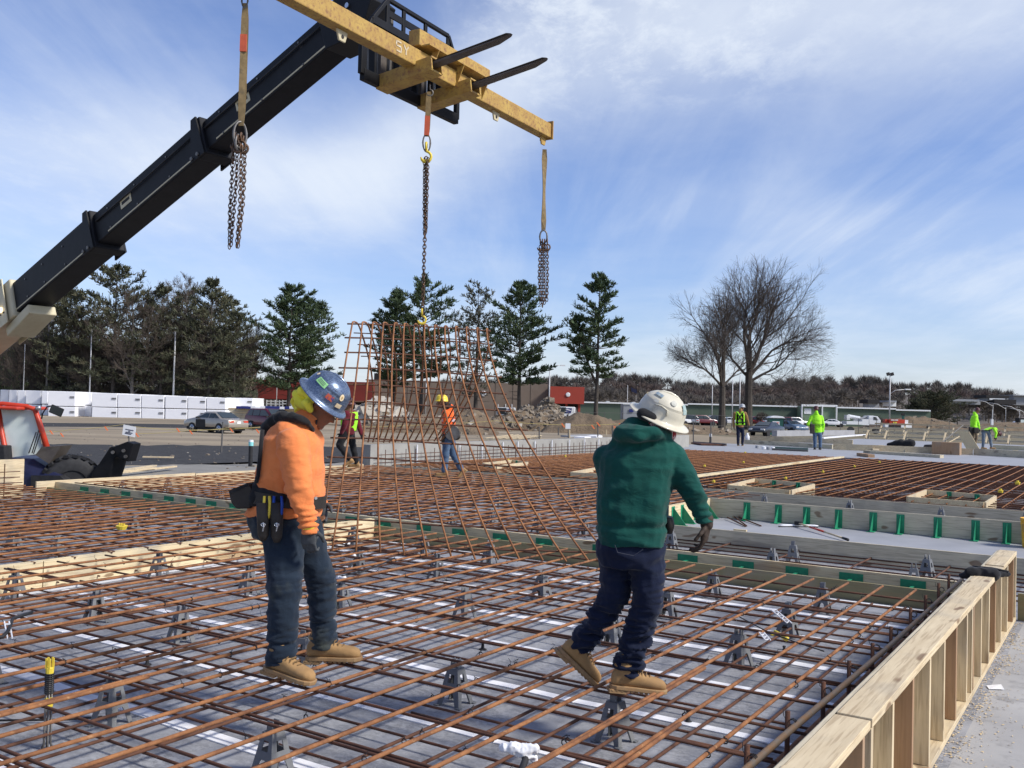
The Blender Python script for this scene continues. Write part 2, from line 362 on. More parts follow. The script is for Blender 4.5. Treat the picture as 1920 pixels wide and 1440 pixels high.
def copy_tree(o, parent=None):
    c = o.copy(); COL.objects.link(c)
    if parent is not None: c.parent = parent
    for ch in list(o.children): copy_tree(ch, c)
    return c
def structure(o): o['kind'] = 'structure'; return o
# ------------------------------------------------------------------ the setting
def sheet(name, poly, z, mat, thick=None):
    b = MB()
    if thick: b.prism([V((p[0], p[1], z)) for p in poly], V((0, 0, -thick)))
    else: b.add([V((p[0], p[1], z)) for p in poly], [tuple(range(len(poly)))])
    o = b.build(name, mat, fix=True); return structure(o)
sheet('ground', [(-3000, -200), (3000, -200), (3000, 4000), (-3000, 4000)], GZ, m['dirt'])
gp = lambda x, y, z=GZ: GP(x, y, z).xy
sheet('black_gravel_strip', [gp(x, y) for x, y in [(-300+k*25, 832+max(0, (k-12))*.22+4*noise.noise(V((k*.9, 1, 0)))) for k in range(41)]] + [gp(x, y) for x, y in [(700-k*25, 868+k*.25+5*noise.noise(V((k*.7, 4, 0)))) for k in range(41)]], GZ+.004, m['blackdirt'])
sheet('grey_path', [gp(-300, 880), gp(250, 874), gp(480, 866), gp(700, 868), (-2.5, 24), (-8, 21), (-11, 17), (-20, 16)], GZ+.004, m['greydirt'])
sheet('dark_lot', [gp(-500, 786.5), gp(300, 795), gp(560, 800), gp(560, 806), gp(250, 801), gp(-500, 797)], GZ+.004, m['blackdirt'])
sheet('verge', [gp(1150, 806), gp(1420, 822), gp(1800, 836), gp(2300, 846), gp(2300, 809), gp(1700, 795), gp(1150, 791)], GZ+.006, m['grass'])
def gsheet(name, s0, s1, t0, t1, z, mat, thick): return sheet(name, [G(s0, t0).xy, G(s1, t0).xy, G(s1, t1).xy, G(s0, t1).xy], z, mat, thick)
gsheet('mud_slab', -4, 37.0, -17.2, -.80, 0.0, m['slab'], .45)
gsheet('outer_floor', -4, 10.2, -.80, 12, 0.0, m['floor'], .45)
gsheet('far_mud_slab', 10.2, 37.0, -.80, 12, 0.0, m['slab'], .45)
gsheet('raised_slab', 12.50, 14.6, -5.42, 6, 0.262, m['floorb'], .255)
# white strips lying on the mud slab
for i in range(9):
    s = 2.73 + i*.905
    b = MB(); x0 = -8.6; k = 0
    pts = []
    for j in range(15):
        t = -8.6 + j*.513
        pts.append((s + random.uniform(-.02, .02), t))
    w = .10 if i % 3 else .08
    for (s0, t0), (s1, t1) in zip(pts[:-1], pts[1:]):
        b.bar(G(s0, t0, .0045), G(s1, t1-.004, .0045), w, .007)
    tag(b.build('joint_strip', m['strip']), 'thin white strip on the grey slab under the rebar, %s from the camera' % ['first', 'second', 'third', 'fourth', 'fifth', 'sixth', 'seventh', 'eighth', 'ninth'][i], 'joint strip', 'white strips laid across the mud slab')
# ------------------------------------------------------------------ rebar mats
def wob_line(p0, p1, amp, n):
    p0 = V(p0); p1 = V(p1); d, sx, u = frame(p1-p0); pts = []
    ph = random.uniform(0, 6.28); f = random.uniform(.7, 1.6)
    for i in range(n+1):
        q = p0.lerp(p1, i/n); pts.append(q + sx*amp*math.sin(ph + f*6.28*i/n) + u*amp*.35*math.cos(ph*2+f*5*i/n))
    return pts
def rebar_mat(label, s0, s1, t0, t1, z0, z1, ra, rb, stepa, stepb, seg=5, n=6, lap=True, aend=0.0, offb=0.0, limit=100, low=True, top=True):
    root = thing('rebar_mat', G((s0+s1)/2, (t0+t1)/2, 0), label, 'rebar mat', 'tied rebar mats in the formwork')
    made = []; rest = MB()
    def emit(p0, p1, r, mat, amp=.008):
        pts = wob_line(p0, p1, amp, seg)
        if len(made) < limit:
            b = MB(); b.tube(pts, r, n); made.append(b.build('bar', mat, root, smooth=True))
        else: rest.tube(pts, r, n)
    J = lambda a=.012: random.uniform(-a, a)
    if top:
        t = t1
        while t > t0:
            e = aend + random.uniform(-.04, .04)
            emit(G(s0, t+J(.02), z1), G(s1+e, t+J(), z1), ra, m['rust'])
            if lap and random.random() < .2:
                q = random.uniform(s0+1, s1-1); emit(G(s0, t+.028, z1-.001), G(q, t+.030, z1-.001), ra, m['rust'])
            t -= stepa + J()
        s = s0 + offb
        while s < s1 + .05:
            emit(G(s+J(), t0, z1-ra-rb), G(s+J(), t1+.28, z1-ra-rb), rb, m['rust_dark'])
            if lap and random.random() < .75:
                q = random.uniform(t0+1.2, t1-.8); dd = .03
                if random.random() < .5: emit(G(s+dd, q, z1-ra-rb), G(s+dd+J(.006), t1+.25, z1-ra-rb), rb, m['rust_mid'])
                else: emit(G(s+dd, t0, z1-ra-rb), G(s+dd+J(.006), q, z1-ra-rb), rb, m['rust_mid'])
            s += stepb + J(.02)
    if low:
        t = t1 - stepa*.42
        while t > t0:
            emit(G(s0, t+J(), z0), G(s1+.25+J(), t+J(), z0), ra*.9, m['rust_mid']); t -= stepa + J()
        s = s0 + stepb*.5 + offb
        while s < s1 + .3:
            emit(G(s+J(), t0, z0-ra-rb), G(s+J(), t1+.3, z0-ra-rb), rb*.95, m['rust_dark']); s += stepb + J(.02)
    if rest.v:
        r = rest.build('bars', m['rust_mid'], root, smooth=True); r['kind'] = 'stuff'
    return root
rebar_mat('two layer rebar mat the two front workers walk on', 1.6, 9.35, -8.62, -1.62, .085, .302, .0110, .0088, .305, .50, aend=0, offb=.28, seg=6, n=8)
rebar_mat('dense rebar mat left of the yellow board, behind the worker in orange', 2.5, 9.30, -16.5, -9.0, .085, .302, .011, .009, .305, .42, offb=.2)
rebar_mat('rebar mat between the green clipped boards and the long grey board, under the hanging cage', 10.45, 18.45, -16.3, -6.3, .085, .290, .011, .009, .305, .46, aend=0, seg=5)
rebar_mat('low narrow strip of rebar in front of the raised slab', 10.50, 12.25, -6.0, 4.0, .115, .26, .011, .0095, .9, .30, top=False)
rebar_mat('low rebar mat between the raised slab and the long grey board', 14.9, 18.4, -5.8, 6.0, .085, .20, .011, .010, .4, .4, top=False, seg=3, n=5)
rebar_mat('wide far rebar mat right of the long yellow batten', 19.1, 36.7, -8.6, 9.0, .085, .290, .013, .011, .305, .42, lap=False, seg=3, n=5)
rebar_mat('wide far rebar mat between the low concrete wall and the long yellow batten', 19.1, 36.7, -16.0, -9.0, .085, .290, .013, .011, .305, .36, lap=False, seg=3, n=5)
# edge bars and dowels along the stud wall
e = thing('edge_rebar', G(5.5, -1.4, 0), 'grey edge bar and short upright dowels beside the pale stud wall', 'edge rebar')
MB().tube(wob_line(G(1.5, -1.36, .375), G(9.9, -1.30, .36), .008, 8), .0165, 8).build('rail', m['rust_grey'], e, smooth=True)
MB().tube(wob_line(G(1.5, -1.47, .15), G(9.9, -1.44, .15), .008, 8), .015, 8).build('rail', m['rust'], e, smooth=True)
for s in (3.5, 4.1, 4.69, 5.34, 5.91, 6.53, 7.1, 7.81, 8.45, 9.09, 9.65):
    MB().tube([G(s, -1.385, 0), G(s, -1.385, .42+random.uniform(-.02, .02))], .013, 8).build('dowel', m['rust_dark'], e, smooth=True)
    b = MB(); c = G(s, -1.36, .378)
    for k in (-.012, 0, .012):
        b.tube([c + A*k + (B*math.cos(q) + Z*math.sin(q))*.021 for q in np.linspace(0, 6.28, 9)], .0022, 4)
    b.tube([c+B*-.02, c+B*-.05+Z*.02+A*.02, c+B*-.06+A*.04+Z*.05], .0022, 4)
    b.build('tie_wire', m['black'], e)
# tie wires of the front mat: loose tails
tw = MB()
for i in range(230):
    s = random.uniform(3, 9); t = -1.62-.305*random.randint(0, 22); c = G(s, t, .30)
    tw.tube([c+(A*math.cos(q)*0+B*math.cos(q)+Z*math.sin(q))*.0145 for q in np.linspace(0, 6.28, 8)], .0034, 4)
    tw.tube([c+Z*.012, c+Z*.03+A*random.uniform(-.03, .03), c+Z*random.uniform(-.02, .05)+B*random.uniform(-.04, .04)], .0018, 4)
tag(tw.build('tie_wires', m['black']), 'tiny black wire ties and tails twisted round the front rebar', 'tie wires', kind='stuff')
# ------------------------------------------------------------------ chairs that carry the bars
def chair_mesh():
    b = MB(); hb, ht, Ht = .076, .036, .225
    def hw(z): return hb + (ht-hb)*min(1, z/Ht)
    def fp(q, x, z, inset=0.0):
        rot = Matrix.Rotation(q*math.pi/2, 3, 'Z'); h = hw(z); return rot @ V((x*h, h-inset, z))
    polys = []
    for sg_ in (-1, 1):
        polys.append([(sg_*1, 0), (sg_*.62, 0), (sg_*.48, .055), (sg_*.36, .085), (sg_*.24, .10), (sg_*1, .10)])
        polys.append([(sg_*1, .140), (sg_*.40, .140), (sg_*.40, .190), (sg_*1, .190)])
    polys.append([(-1, .100), (1, .100), (1, .140), (-1, .140)]); polys.append([(-1, .190), (1, .190), (1, Ht), (-1, Ht)])
    for q in range(4):
        for pl in polys:
            o_ = [fp(q, x, z) for x, z in pl]; i_ = [fp(q, x*.96, z, .006) for x, z in pl]; n = len(pl)
            b.add(o_+i_, [tuple(range(n)), tuple(range(2*n-1, n-1, -1))] + [(k, (k+1) % n, n+(k+1) % n, n+k) for k in range(n)])
    for i in (-1, 1):
        for j in (-1, 1): b.box(V((i*(hb-.002), j*(hb-.002), .003)), (.016, .016, .003))
    b.box((0, 0, Ht), (ht, ht, .004))
    for sgn in (-1, 1): b.prism([V((sgn*.012, -.020, Ht)), V((sgn*.027, -.020, Ht)), V((sgn*.022, -.020, .282)), V((sgn*.014, -.020, .282))], V((0, .040, 0)))
    return b
ch0 = chair_mesh().build('rebar_chair', m['chair'], fix=True); me0 = ch0.data
ch0.data = me0; bv = ch0.modifiers.new('b', 'BEVEL'); bv.width = .0015; bv.segments = 1
CH = {'front bay': [(3.42, -3.58), (3.42, -4.9), (3.4, -6.2), (4.92, -3.55), (4.92, -2.43), (4.85, -7.2), (4.85, -6.12), (4.88, -4.83), (4.9, -8.5), (6.40, -8.45), (6.40, -7.1), (6.45, -5.95), (6.87, -4.88), (6.87, -3.45), (6.93, -2.42), (8.05, -8.4), (8.05, -7.2), (8.2, -6.2), (8.05, -4.8), (8.1, -3.5), (8.12, -2.41), (9.3, -7.25), (9.45, -6.37), (9.3, -8.4), (9.2, -4.6), (9.28, -3.52), (9.28, -2.43)],
      'left bay': [(6.44, -11.23), (6.35, -10.19), (6.4, -12.6), (6.4, -14), (8.03, -11.15), (8.05, -10.17), (7.9, -12.6), (7.9, -14.2), (9.16, -13.84), (9.15, -12.31), (9.22, -11.2), (9.2, -10.1), (9.08, -14.9), (4.9, -10.0), (7.9, -15.3)],
      'middle bay': [(11.21, -15.95), (12.2, -15.92), (12.2, -14.4), (11.2, -13.2), (12.3, -12.2), (11.6, -10.75), (11.2, -9.75), (12.4, -9.9), (11.3, -8.3), (12.31, -8.26), (12.27, -7.41), (12.4, -6.7), (14.88, -12.4), (14.8, -9.8), (14.9, -8.2), (16.6, -12), (16.6, -9), (17.2, -9.08), (17.3, -15.2), (18.3, -14.5), (18.4, -12.97), (18.4, -11.39), (18.0, -10.0), (18.4, -7.4)],
      'narrow strip bay': [(12.0, -5.15), (12.02, -3.52), (11.2, -3.52), (11.97, -1.95), (11.15, -1.95)],
      'gap behind the raised slab': [(17.9, -6.55), (18.2, -5.9), (18.2, -4.3), (18.2, -2.75), (18.2, -1.45)]}
ORD = ['first', 'second', 'third', 'fourth', 'fifth', 'sixth', 'seventh', 'eighth', 'ninth', 'tenth']
first = True
for bay, lst in CH.items():
    rows = {}
    for (s, t) in lst: rows.setdefault(round(s/1.15), []).append((s, t))
    for ri, k in enumerate(sorted(rows)):
        row = sorted(rows[k], key=lambda q: q[1])
        for ci, (s, t) in enumerate(row):
            c = ch0 if first else ch0.copy()
            if not first: COL.objects.link(c)
            first = False
            c.location = G(s, t, .002); c.scale = (1.1, 1.1, 1.0); c.rotation_euler = (0, 0, -TH + random.uniform(-.25, .25) + (math.pi/2 if random.random() < .3 else 0))
            if 'gap' in bay: c.location.z = .03
            lab = 'grey rebar chair, %s, %s row, %s from left' % (bay, ORD[ri], ORD[ci])
            tag(c, lab, 'rebar chair', 'plastic chairs that carry the rebar')
def tall_stub(s, t, lab):
    "low black chair that carries the bottom layer"
    b = MB(); c = G(s, t, 0)
    b.lathe(c, [(.032, 0), (.030, .006), (.014, .012), (.009, .055), (.014, .066), (.012, .07)], n=8)
    tag(b.build('rebar_spacer', m['black'], smooth=True), lab, 'rebar spacer', 'small black spacers under the bottom bars')
for (x, y, lab) in ((1348, 0, ''),):
    pass
for (x, y), lab in zip(((276, 1247), (905, 1218), (1290, 1355), (1470, 1228), (833, 1105)), ('small black spacer on the slab left of the orange worker', 'small black spacer on the slab between the two front workers', 'small black spacer on the slab right of the green worker', 'small black spacer near the two white plastic clips', 'small black spacer on the slab below the hanging cage')):
    g = GP(x, y, 0); tall_stub(g.dot(A), g.dot(B), lab)
# ------------------------------------------------------------------ timber formwork
def plank(s0, t0, s1, t1, zb, zt, mat, name='plank', parent=None, th=.038, off=0):
    return MB().bar(G(s0, t0, (zb+zt)/2), G(s1, t1, (zb+zt)/2), th, zt-zb).build(name, mat, parent)
# tall stud wall on the right
wl = thing('stud_wall', G(5, -.95, 0), 'low stud wall of pale pine along the right edge of the front mat', 'formwork wall')
TI, TO, WT = -1.015, -.868, .645
MB().bar(G(-1.0, TI-.009, .33), G(10.1, TI-.009, .33), .018, .625).build('plywood_facing', m['grey_a'], wl)
MB().bar(G(-1.0, TI-.0275, .325), G(10.1, TI-.0275, .325), .016, .60).build('plywood_facing', m['pine_a'], wl)
for s0, s1, dz, dt in ((0.2, 3.38, .004, 0), (3.385, 4.09, 0, .0), (4.10, 7.15, .006, .012), (7.163, 8.9, .0, 0), (9.02, 10.1, .004, 0)):
    MB().bar(G(s0, (TI+TO)/2+dt*.4, WT-.019+dz), G(s1, (TI+TO)/2+dt*.4, WT-.019+dz), TO-TI-.004, .038).build('top_plate', m['pine_a'], wl, bevel=.003)
MB().bar(G(8.9, (TI+TO)/2, WT-.026), G(9.02, (TI+TO)/2, WT-.026), TO-TI-.01, .038).build('top_plate', m['pine_a'], wl)
for s0, s1 in ((-1, 4.09), (4.1, 7.15), (7.16, 10.1)):
    MB().bar(G(s0, (TI+TO)/2, .021), G(s1, (TI+TO)/2, .021), TO-TI, .038).build('bottom_plate', m['pine_a'], wl, bevel=.003)
ss = [1.2, 1.65, 2.1, 2.6, 3.05, 3.5, 3.97, 4.13, 4.55, 5.0, 5.03+.02, 5.5, 5.97, 6.42, 6.88, 7.13, 7.40, 7.88, 8.38, 8.87, 9.35, 9.83, 10.07]
ss = [1.2, 1.65, 2.1, 2.6, 3.05, 3.45, 3.98, 4.13, 4.55, 5.02, 5.5, 5.97, 6.42, 6.88, 7.125, 7.19, 7.60, 8.05, 8.45, 8.87, 9.35, 9.83, 10.075]
for i, s in enumerate(ss):
    MB().bar(G(s, (TI+TO)/2, .041), G(s, (TI+TO)/2, WT-.040), .038, TO-TI-.006, up=B).build('stud', m['pine_v' if i % 3 else 'red_v'], wl, bevel=.002)
# sawdust on the floor by the wall
b = MB()
for i in range(2600):
    s = random.uniform(2.5, 10); q = abs(random.gauss(0, .09)) if random.random() < .85 else abs(random.gauss(0, .5))
    if noise.noise(V((s*1.8, q*2, 3))) < -.12 and q > .03: continue
    c = G(s, TO+.004+q, .004); a = random.uniform(0, 3.14); l = random.uniform(.002, .009)
    d = V((math.cos(a), math.sin(a), 0))*l; e2 = V((-math.sin(a), math.cos(a), 0))*l*.4
    b.add([c-d-e2, c+d-e2, c+d+e2+Z*.003, c-d+e2+Z*.002], [(0, 1, 2, 3)])
tag(b.build('sawdust', m['saw']), 'pale sawdust scattered on the floor beside the stud wall', 'sawdust', kind='stuff')
b = MB(); c = GP(1865, 1290, .004); 
for (dx, dy, z) in ((0, 0, 0),):
    pts = [c+V((-.055, -.03, 0)), c+V((.045, -.045, .004)), c+V((.06, .03, .018)), c+V((-.035, .045, .004))]
    b.add(pts+[p+V((0, 0, .001)) for p in pts], [(0, 1, 2, 3), (7, 6, 5, 4), (0, 1, 5, 4), (1, 2, 6, 5), (2, 3, 7, 6), (3, 0, 4, 7)])
tag(b.build('paper_scrap', m['paper']), 'crumpled white paper scrap on the concrete floor right of the stud wall', 'paper')
# black glove lying over the wall top
# boards with green clips (front one low and olive, rear one pale with clips)
def clip_boards(label, s, t0, t1, clips, grp='double boards with green clips'):
    r = thing('formwork_board', G(s, (t0+t1)/2, 0), label, 'formwork board', grp)
    plank(s, t0, s, t1, 0, .188, m['olive_b'], 'front_plank', r)
    plank(s+.16, t0, s+.16, t1, .02, .278, m['yellow_b'], 'rear_plank', r)
    for t in clips:
        MB().box(G(s+.137, t, .203), (.004, .12, .042), A, B).build('clip', m['green'], r)
        MB().bar(G(s+.02, t, .185), G(s+.14, t, .185), .03, .006).build('clip', m['green'], r)
    return r
clip_boards('olive board with pale clipped board behind it, crossing right behind the two front workers', 10.12, -16.6, -1.06,
            [-1.8, -2.4, -2.96, -3.55, -4.2, -4.85] + [-5.3, -6.1, -6.75, -7.4, -8.0, -8.7, -9.3] + [-10.0, -10.7, -11.25, -11.75, -12.3, -12.8, -13.35, -13.9, -14.5, -15.1, -15.7])
r = thing('formwork_board', G(10.2, 3, 0), 'olive clipped board continuing right of the stud wall', 'formwork board', 'double boards with green clips')
plank(10.16, -.86, 10.16, 8, 0, .25, m['olive_b'], 'front_plank', r)
# yellow board between the front bay and the left bay
r = thing('formwork_board', G(5, -8.75, 0), 'new yellow pine board running from the left edge to the olive board', 'formwork board')
plank(-2, -8.75, 5.3, -8.75, .004, .284, m['yellow_a'], 'plank', r); plank(5.31, -8.75, 10.09, -8.75, .002, .281, m['yellow_a'], 'plank', r)
plank(1.0, -8.79, 10.09, -8.79, .03, .286, m['yellow_a'], 'backing_plank', r, th=.03)
plank(2, -8.68, 9.6, -8.70, .002, .022, m['white'], 'floor_strip', r, th=.07)
# board in front of the raised slab
tag(MB().bar(G(12.45, -5.45, .143), G(12.45, 6, .143), .038, .284).build('formwork_board', m['grey_b']), 'grey board along the front edge of the raised slab with the brush', 'formwork board')
# raised boards on the slab with green triangular brackets
def tri(root, c, nrm, along):
    "triangular bracket: plate on the board, fin standing out along nrm"
    c = V(c)
    MB().box(c + nrm*.003 + Z*.13, (.052, .003, .13), along, nrm).build('bracket', m['green'], root)
    x = MB(); x.prism([c + nrm*.006 + along*-.004, c + nrm*.20 + along*-.004, c + nrm*.20 + Z*.012 + along*-.004, c + nrm*.006 + Z*.25 + along*-.004], along*.008)
    x.box(c + nrm*.105 + Z*.003, (.05, .10, .003), along, nrm); x.build('bracket', m['green'], root)
r = thing('bracket_board', G(14.05, -2, .262), 'pale board with nine green triangular brackets standing on the raised slab', 'formwork board', 'boards held by green triangular brackets')
plank(14.07, -5.40, 14.07, 4, .266, .548, m['pine_b'] if False else m['grey_b'], 'plank', r)
for x in (1400, 1459, 1512, 1572, 1637, 1688, 1758, 1829, 1888, 1950):
    g = GP(x, 985 + (x-1400)*.055, .262); t = g.dot(B)*14.05/g.dot(A)
    tri(r, G(14.05, t, .264), -A, B)
r = thing('bracket_board', G(13.2, -5.42, .262), 'short board with green triangular brackets at the left end of the raised slab', 'formwork board', 'boards held by green triangular brackets')
plank(12.48, -5.42, 14.05, -5.42, .266, .546, m['yellow_a'], 'plank', r)
for s in (12.62, 12.95, 13.45, 13.85): tri(r, G(s, -5.40, .264), B, A)
# long grey board beyond the middle bay
r = thing('formwork_board', G(18.75, -5, 0), 'long weathered board crossing the picture beyond the hanging cage', 'formwork board')
for t0, t1, q in ((-16.35, -12.2, 'grey_b'), (-12.19, -7.0, 'grey_b'), (-6.99, -1.5, 'grey_b'), (-1.49, 6, 'grey_b')): plank(18.75, t0, 18.75, t1, .0, .284+random.uniform(0, .006), m[q], 'plank', r)
# left side boards towards the lot
r = thing('formwork_board', G(14, -16.6, 0), 'pale board along the left edge between the machine and the rebar', 'formwork board')
plank(9.9, -16.62, 13.4, -16.62, 0, .30, m['olive_a'] if False else m['pine_a'], 'plank', r); plank(13.42, -16.62, 18.7, -16.62, 0, .285, m['pine_a'], 'plank', r)
MB().bar(G(13.5, -16.75, .14), G(18.9, -17.35, .14), .26, .02).build('floor_plank', m['pine_a'], r)
r = thing('plank_wall', G(8, -16.9, 0), 'tall pale plank panel at the left edge in front of the machine', 'formwork panel')
for k in range(3): plank(-2, -16.95, 9.85, -16.95, .0+k*.232, .23+k*.232, m['pine_a'], 'plank', r)
for z in (.28, .38, .48, .58): MB().tube([G(2, -16.8, z), G(9.5+random.uniform(-.3, .3), -16.8, z)], .009, 6).build('bar', m['rust_dark'], r)
for s in (8.9, 9.4): MB().tube([G(s, -16.77, 0), G(s, -16.77, .63)], .009, 6).build('bar', m['rust_dark'], r)
# low concrete wall with grid
r = thing('concrete_wall', G(27, -16.4, 0), 'low pale concrete wall with a rebar grid in front, beyond the hanging cage', 'concrete wall')
MB().bar(G(18.75, -16.55, .40), G(40, -16.55, .40), .25, .78).build('wall', m['conc'], r)
for i in range(40):
    s = 19.2 + i*.42; MB().tube([G(s, -16.3, .1), G(s, -16.3, .66)], .010, 5).build('bar', m['rust_dark'], r)
for z in (.33, .43, .53): MB().tube([G(18.9, -16.28, z), G(36, -16.28, z)], .010, 5).build('bar', m['rust_dark'], r)
for i in range(14):
    s = 20.6 + i*1.05 + random.uniform(-.15, .15); MB().tube([G(s, -16.36, .1), G(s, -16.36, .76)], .022, 8).build('pipe', m['white'], r)
# batten across the far mats
tag(MB().bar(G(19, -8.78, .30), G(36.6, -8.95, .30), .14, .05).build('batten', m['yellow_a']), 'long yellow batten lying across the far rebar mats', 'batten')
# small box-outs on the far mat
def boxout(px, label, zt=.36):
    pts = [GP(x, y, zt) for x, y in px]
    r = thing('box_form', pts[0].xy.to_3d(), label, 'box form', 'open timber box forms on the mats')
    c = sum(pts, V((0, 0, 0)))/4
    for i in range(4):
        p, q = pts[i], pts[(i+1) % 4]; d = (q-p).normalized()
        MB().bar(p + d*.02 - Z*.12, q - d*.02 - Z*.12, .038, .24).build('side', m['pine_b' if i % 2 == 0 else 'yellow_a'], r)
    for i in (1, 2):
        p, q = pts[i], pts[(i+1) % 4]
    for k in (.35, .75):
        p, q = pts[1], pts[2]; g = p.lerp(q, k); d, sx, _ = frame(q-p); sx = sx if sx.dot(c-g) > 0 else -sx
        MB().box(g + sx*.03 - Z*.10, (.05, .005, .10), d, sx).build('bracket', m['green'], r)
        MB().prism([g + sx*.03 - Z*.2, g + sx*.16 - Z*.2, g + sx*.03], d*.01).build('bracket', m['green'], r)
boxout([(1365, 909), (1415, 897), (1527, 907), (1483, 919)], 'small open timber box form on the far mat near the green worker')
boxout([(1701, 931), (1737, 918), (1867, 929), (1847, 942)], 'small open timber box form on the far mat at the right')
boxout([(905, 868), (960, 862), (990, 866), (930, 873)], 'small pale box form behind the worker in the yellow helmet')
boxout([(1070, 885), (1120, 876), (1190, 880), (1150, 890)], 'pale box form left of the green worker')
# yellow caps standing on the far mats
for (x, y, s_) in ((1321, 873, 1), (1394, 866, 1), (1397, 848, 1), (1602, 874, 1), (1543, 884, 1), (1473, 896, 1), (1649, 866, 1), (1908, 906, 1.6), (1876, 921, 1.4), (953, 862, 1), (1060, 855, 1), (1338, 902, 1)):
    g = GP(x, y, .33); b = MB(); b.lathe(g+Z*-.03, [(.035*s_, 0), (.042*s_, .035*s_), (.02*s_, .04*s_), (.02*s_, .06*s_)], n=8)
    tag(b.build('safety_cap', m['yellow']), 'small yellow cap on the far rebar at %s' % ({1321: 'the green worker\'s elbow', 1394: 'the left end of the grey slab', 1397: 'the foot of the vest worker', 1602: 'the middle of the far mat', 1543: 'the far end of the yellow batten', 1473: 'the timber box form', 1649: 'the loose lumber', 1908: 'the right picture edge', 1876: 'the right box form', 953: 'the small pale box form', 1060: 'the concrete wall', 1338: 'the near part of the batten'}[x]), 'rebar cap', 'yellow rebar caps')
# pale slab band and boards farther right
gsheet('far_slab', 37.0, 46.5, -17.5, 30, .27, m['floorb'], .75)
gsheet('farther_slab', 47.5, 70, -16.0, 45, .20, m['floorb'], .7)
def pxboard(p0, p1, zt, h, label, mat='pine_b', th=.05, name='board', cat='board', grp=None):
    a_, b_ = GP(*p0, zt), GP(*p1, zt)
    return tag(MB().bar(a_ - Z*h/2, b_ - Z*h/2, th, h).build(name, m[mat]), label, cat, grp)
gr = 'boards of the far formwork'
def pxb2(x0, yt0, yb0, x1, yt1, yb1, zb, label, mat, th=.06, name='board', cat='board', grp=None):
    "board from its lower edge on the level zb and its upper edge in the photo"
    a_, b_ = GP(x0, yb0, zb), GP(x1, yb1, zb); h0 = P(x0, yt0, a_.y).z-zb; h1 = P(x1, yt1, b_.y).z-zb; hh = (h0+h1)/2
    return tag(MB().bar(a_+Z*hh/2, b_+Z*hh/2, th, hh).build(name, m[mat]), label, cat, grp)
pxb2(1396, 824, 832, 1561, 834, 842, .275, 'long tan board behind the neon worker with blue jeans', 'grey_b', grp=gr)
pxb2(1397, 816, 825, 1599, 825, 834, .275, 'pale board just right of the vest worker', 'pine_b', grp=gr)
pxb2(1562, 832, 843, 1824, 841, 853, .275, 'long orange brown board left of the bending worker', 'pine_b', grp=gr)
pxb2(1826, 841, 853, 1990, 849, 863, .275, 'grey board under the bending worker with a pale cleat', 'grey_b', grp=gr)
pxb2(1862, 834, 842, 1990, 840, 848, .205, 'short grey board right of the bending worker', 'grey_b', grp=gr)
pxb2(1899, 844, 854.5, 1908, 844, 854.8, .276, 'pale cleat on the grey board at the right edge', 'yellow_a', th=.14, grp=gr)
pxb2(1452, 808, 818, 1598, 806, 816, .205, 'pale grey concrete footing behind the neon worker', 'floorb', th=.4, name='concrete_footing', cat='footing')
pxboard((1540, 820), (1622, 814), .42, .08, 'thin white board lying left of the timber rack', 'white', th=.3, grp=gr)
for i, (x0, y0, x1, y1, mt, lb) in enumerate(((1622, 846, 1766, 855, 'grey_b', 'long dark plank on the lumber pile right of the neon worker'), (1612, 851, 1634, 854, 'red_v', 'short dark offcut at the left end of the lumber pile'), (1640, 842, 1700, 845, 'grey_b', 'short plank on top of the lumber pile'), (1636, 836, 1643, 845, 'pine_b', 'pale offcut standing in the lumber pile'), (1652, 836, 1660, 843, 'pine_b', 'small pale offcut leaning on the lumber pile'))):
    a_, b_ = GP(x0, y0, .35), GP(x1, y1, .35)
    tag(MB().bar(a_ - Z*.03, b_ - Z*.03, .25, .14).build('plank', m[mt]), lb, 'plank', 'loose lumber on the far slab')
a_ = GP(1775, 842, .5); tag(MB().box(a_, (.55, .3, .30), B, A).build('timber_box', m['red_v']), 'brown timber box left of the walking neon worker', 'timber box')
a_ = GP(1812, 842, .45); tag(MB().prism([a_, a_+B*.55, a_+B*.1+Z*.8, a_-B*.4+Z*.8], A*.06).build('plank', m['yellow_a']), 'pale plank leaning on the brown timber box', 'plank')
# rack of stakes and rails
def rack(label, x0, x1, yb0, yb1, n, hgt, zb=.2):
    p0, p1 = GP(x0, yb0, zb), GP(x1, yb1, zb); d, sx, _ = frame(p1-p0)
    r = thing('formwork_rack', p0, label, 'formwork', 'stake and rail formwork in the distance')
    for k in range(3): MB().bar(p0+Z*(hgt*(.25+.35*k)), p1+Z*(hgt*(.25+.35*k)), .06, hgt*.13).build('rail', m['pine_b' if k == 2 else 'grey_b'], r)
    for i in range(n):
        g = p0.lerp(p1, (i+.3)/n)
        MB().bar(g, g+Z*hgt, .12, .08, up=sx).build('stake', m['grey_v'], r)
        MB().bar(g-sx*0+A*-.9+Z*.05, g+Z*hgt*.75+A*-.08, .09, .1).build('brace', m['pine_v'], r)
rack('long stake and rail formwork behind the two neon workers', 1618, 2100, 822, 842, 12, .80)
rack('second stake and rail formwork farther back at the right', 1640, 2250, 814, 836, 12, 1.0, zb=.2)
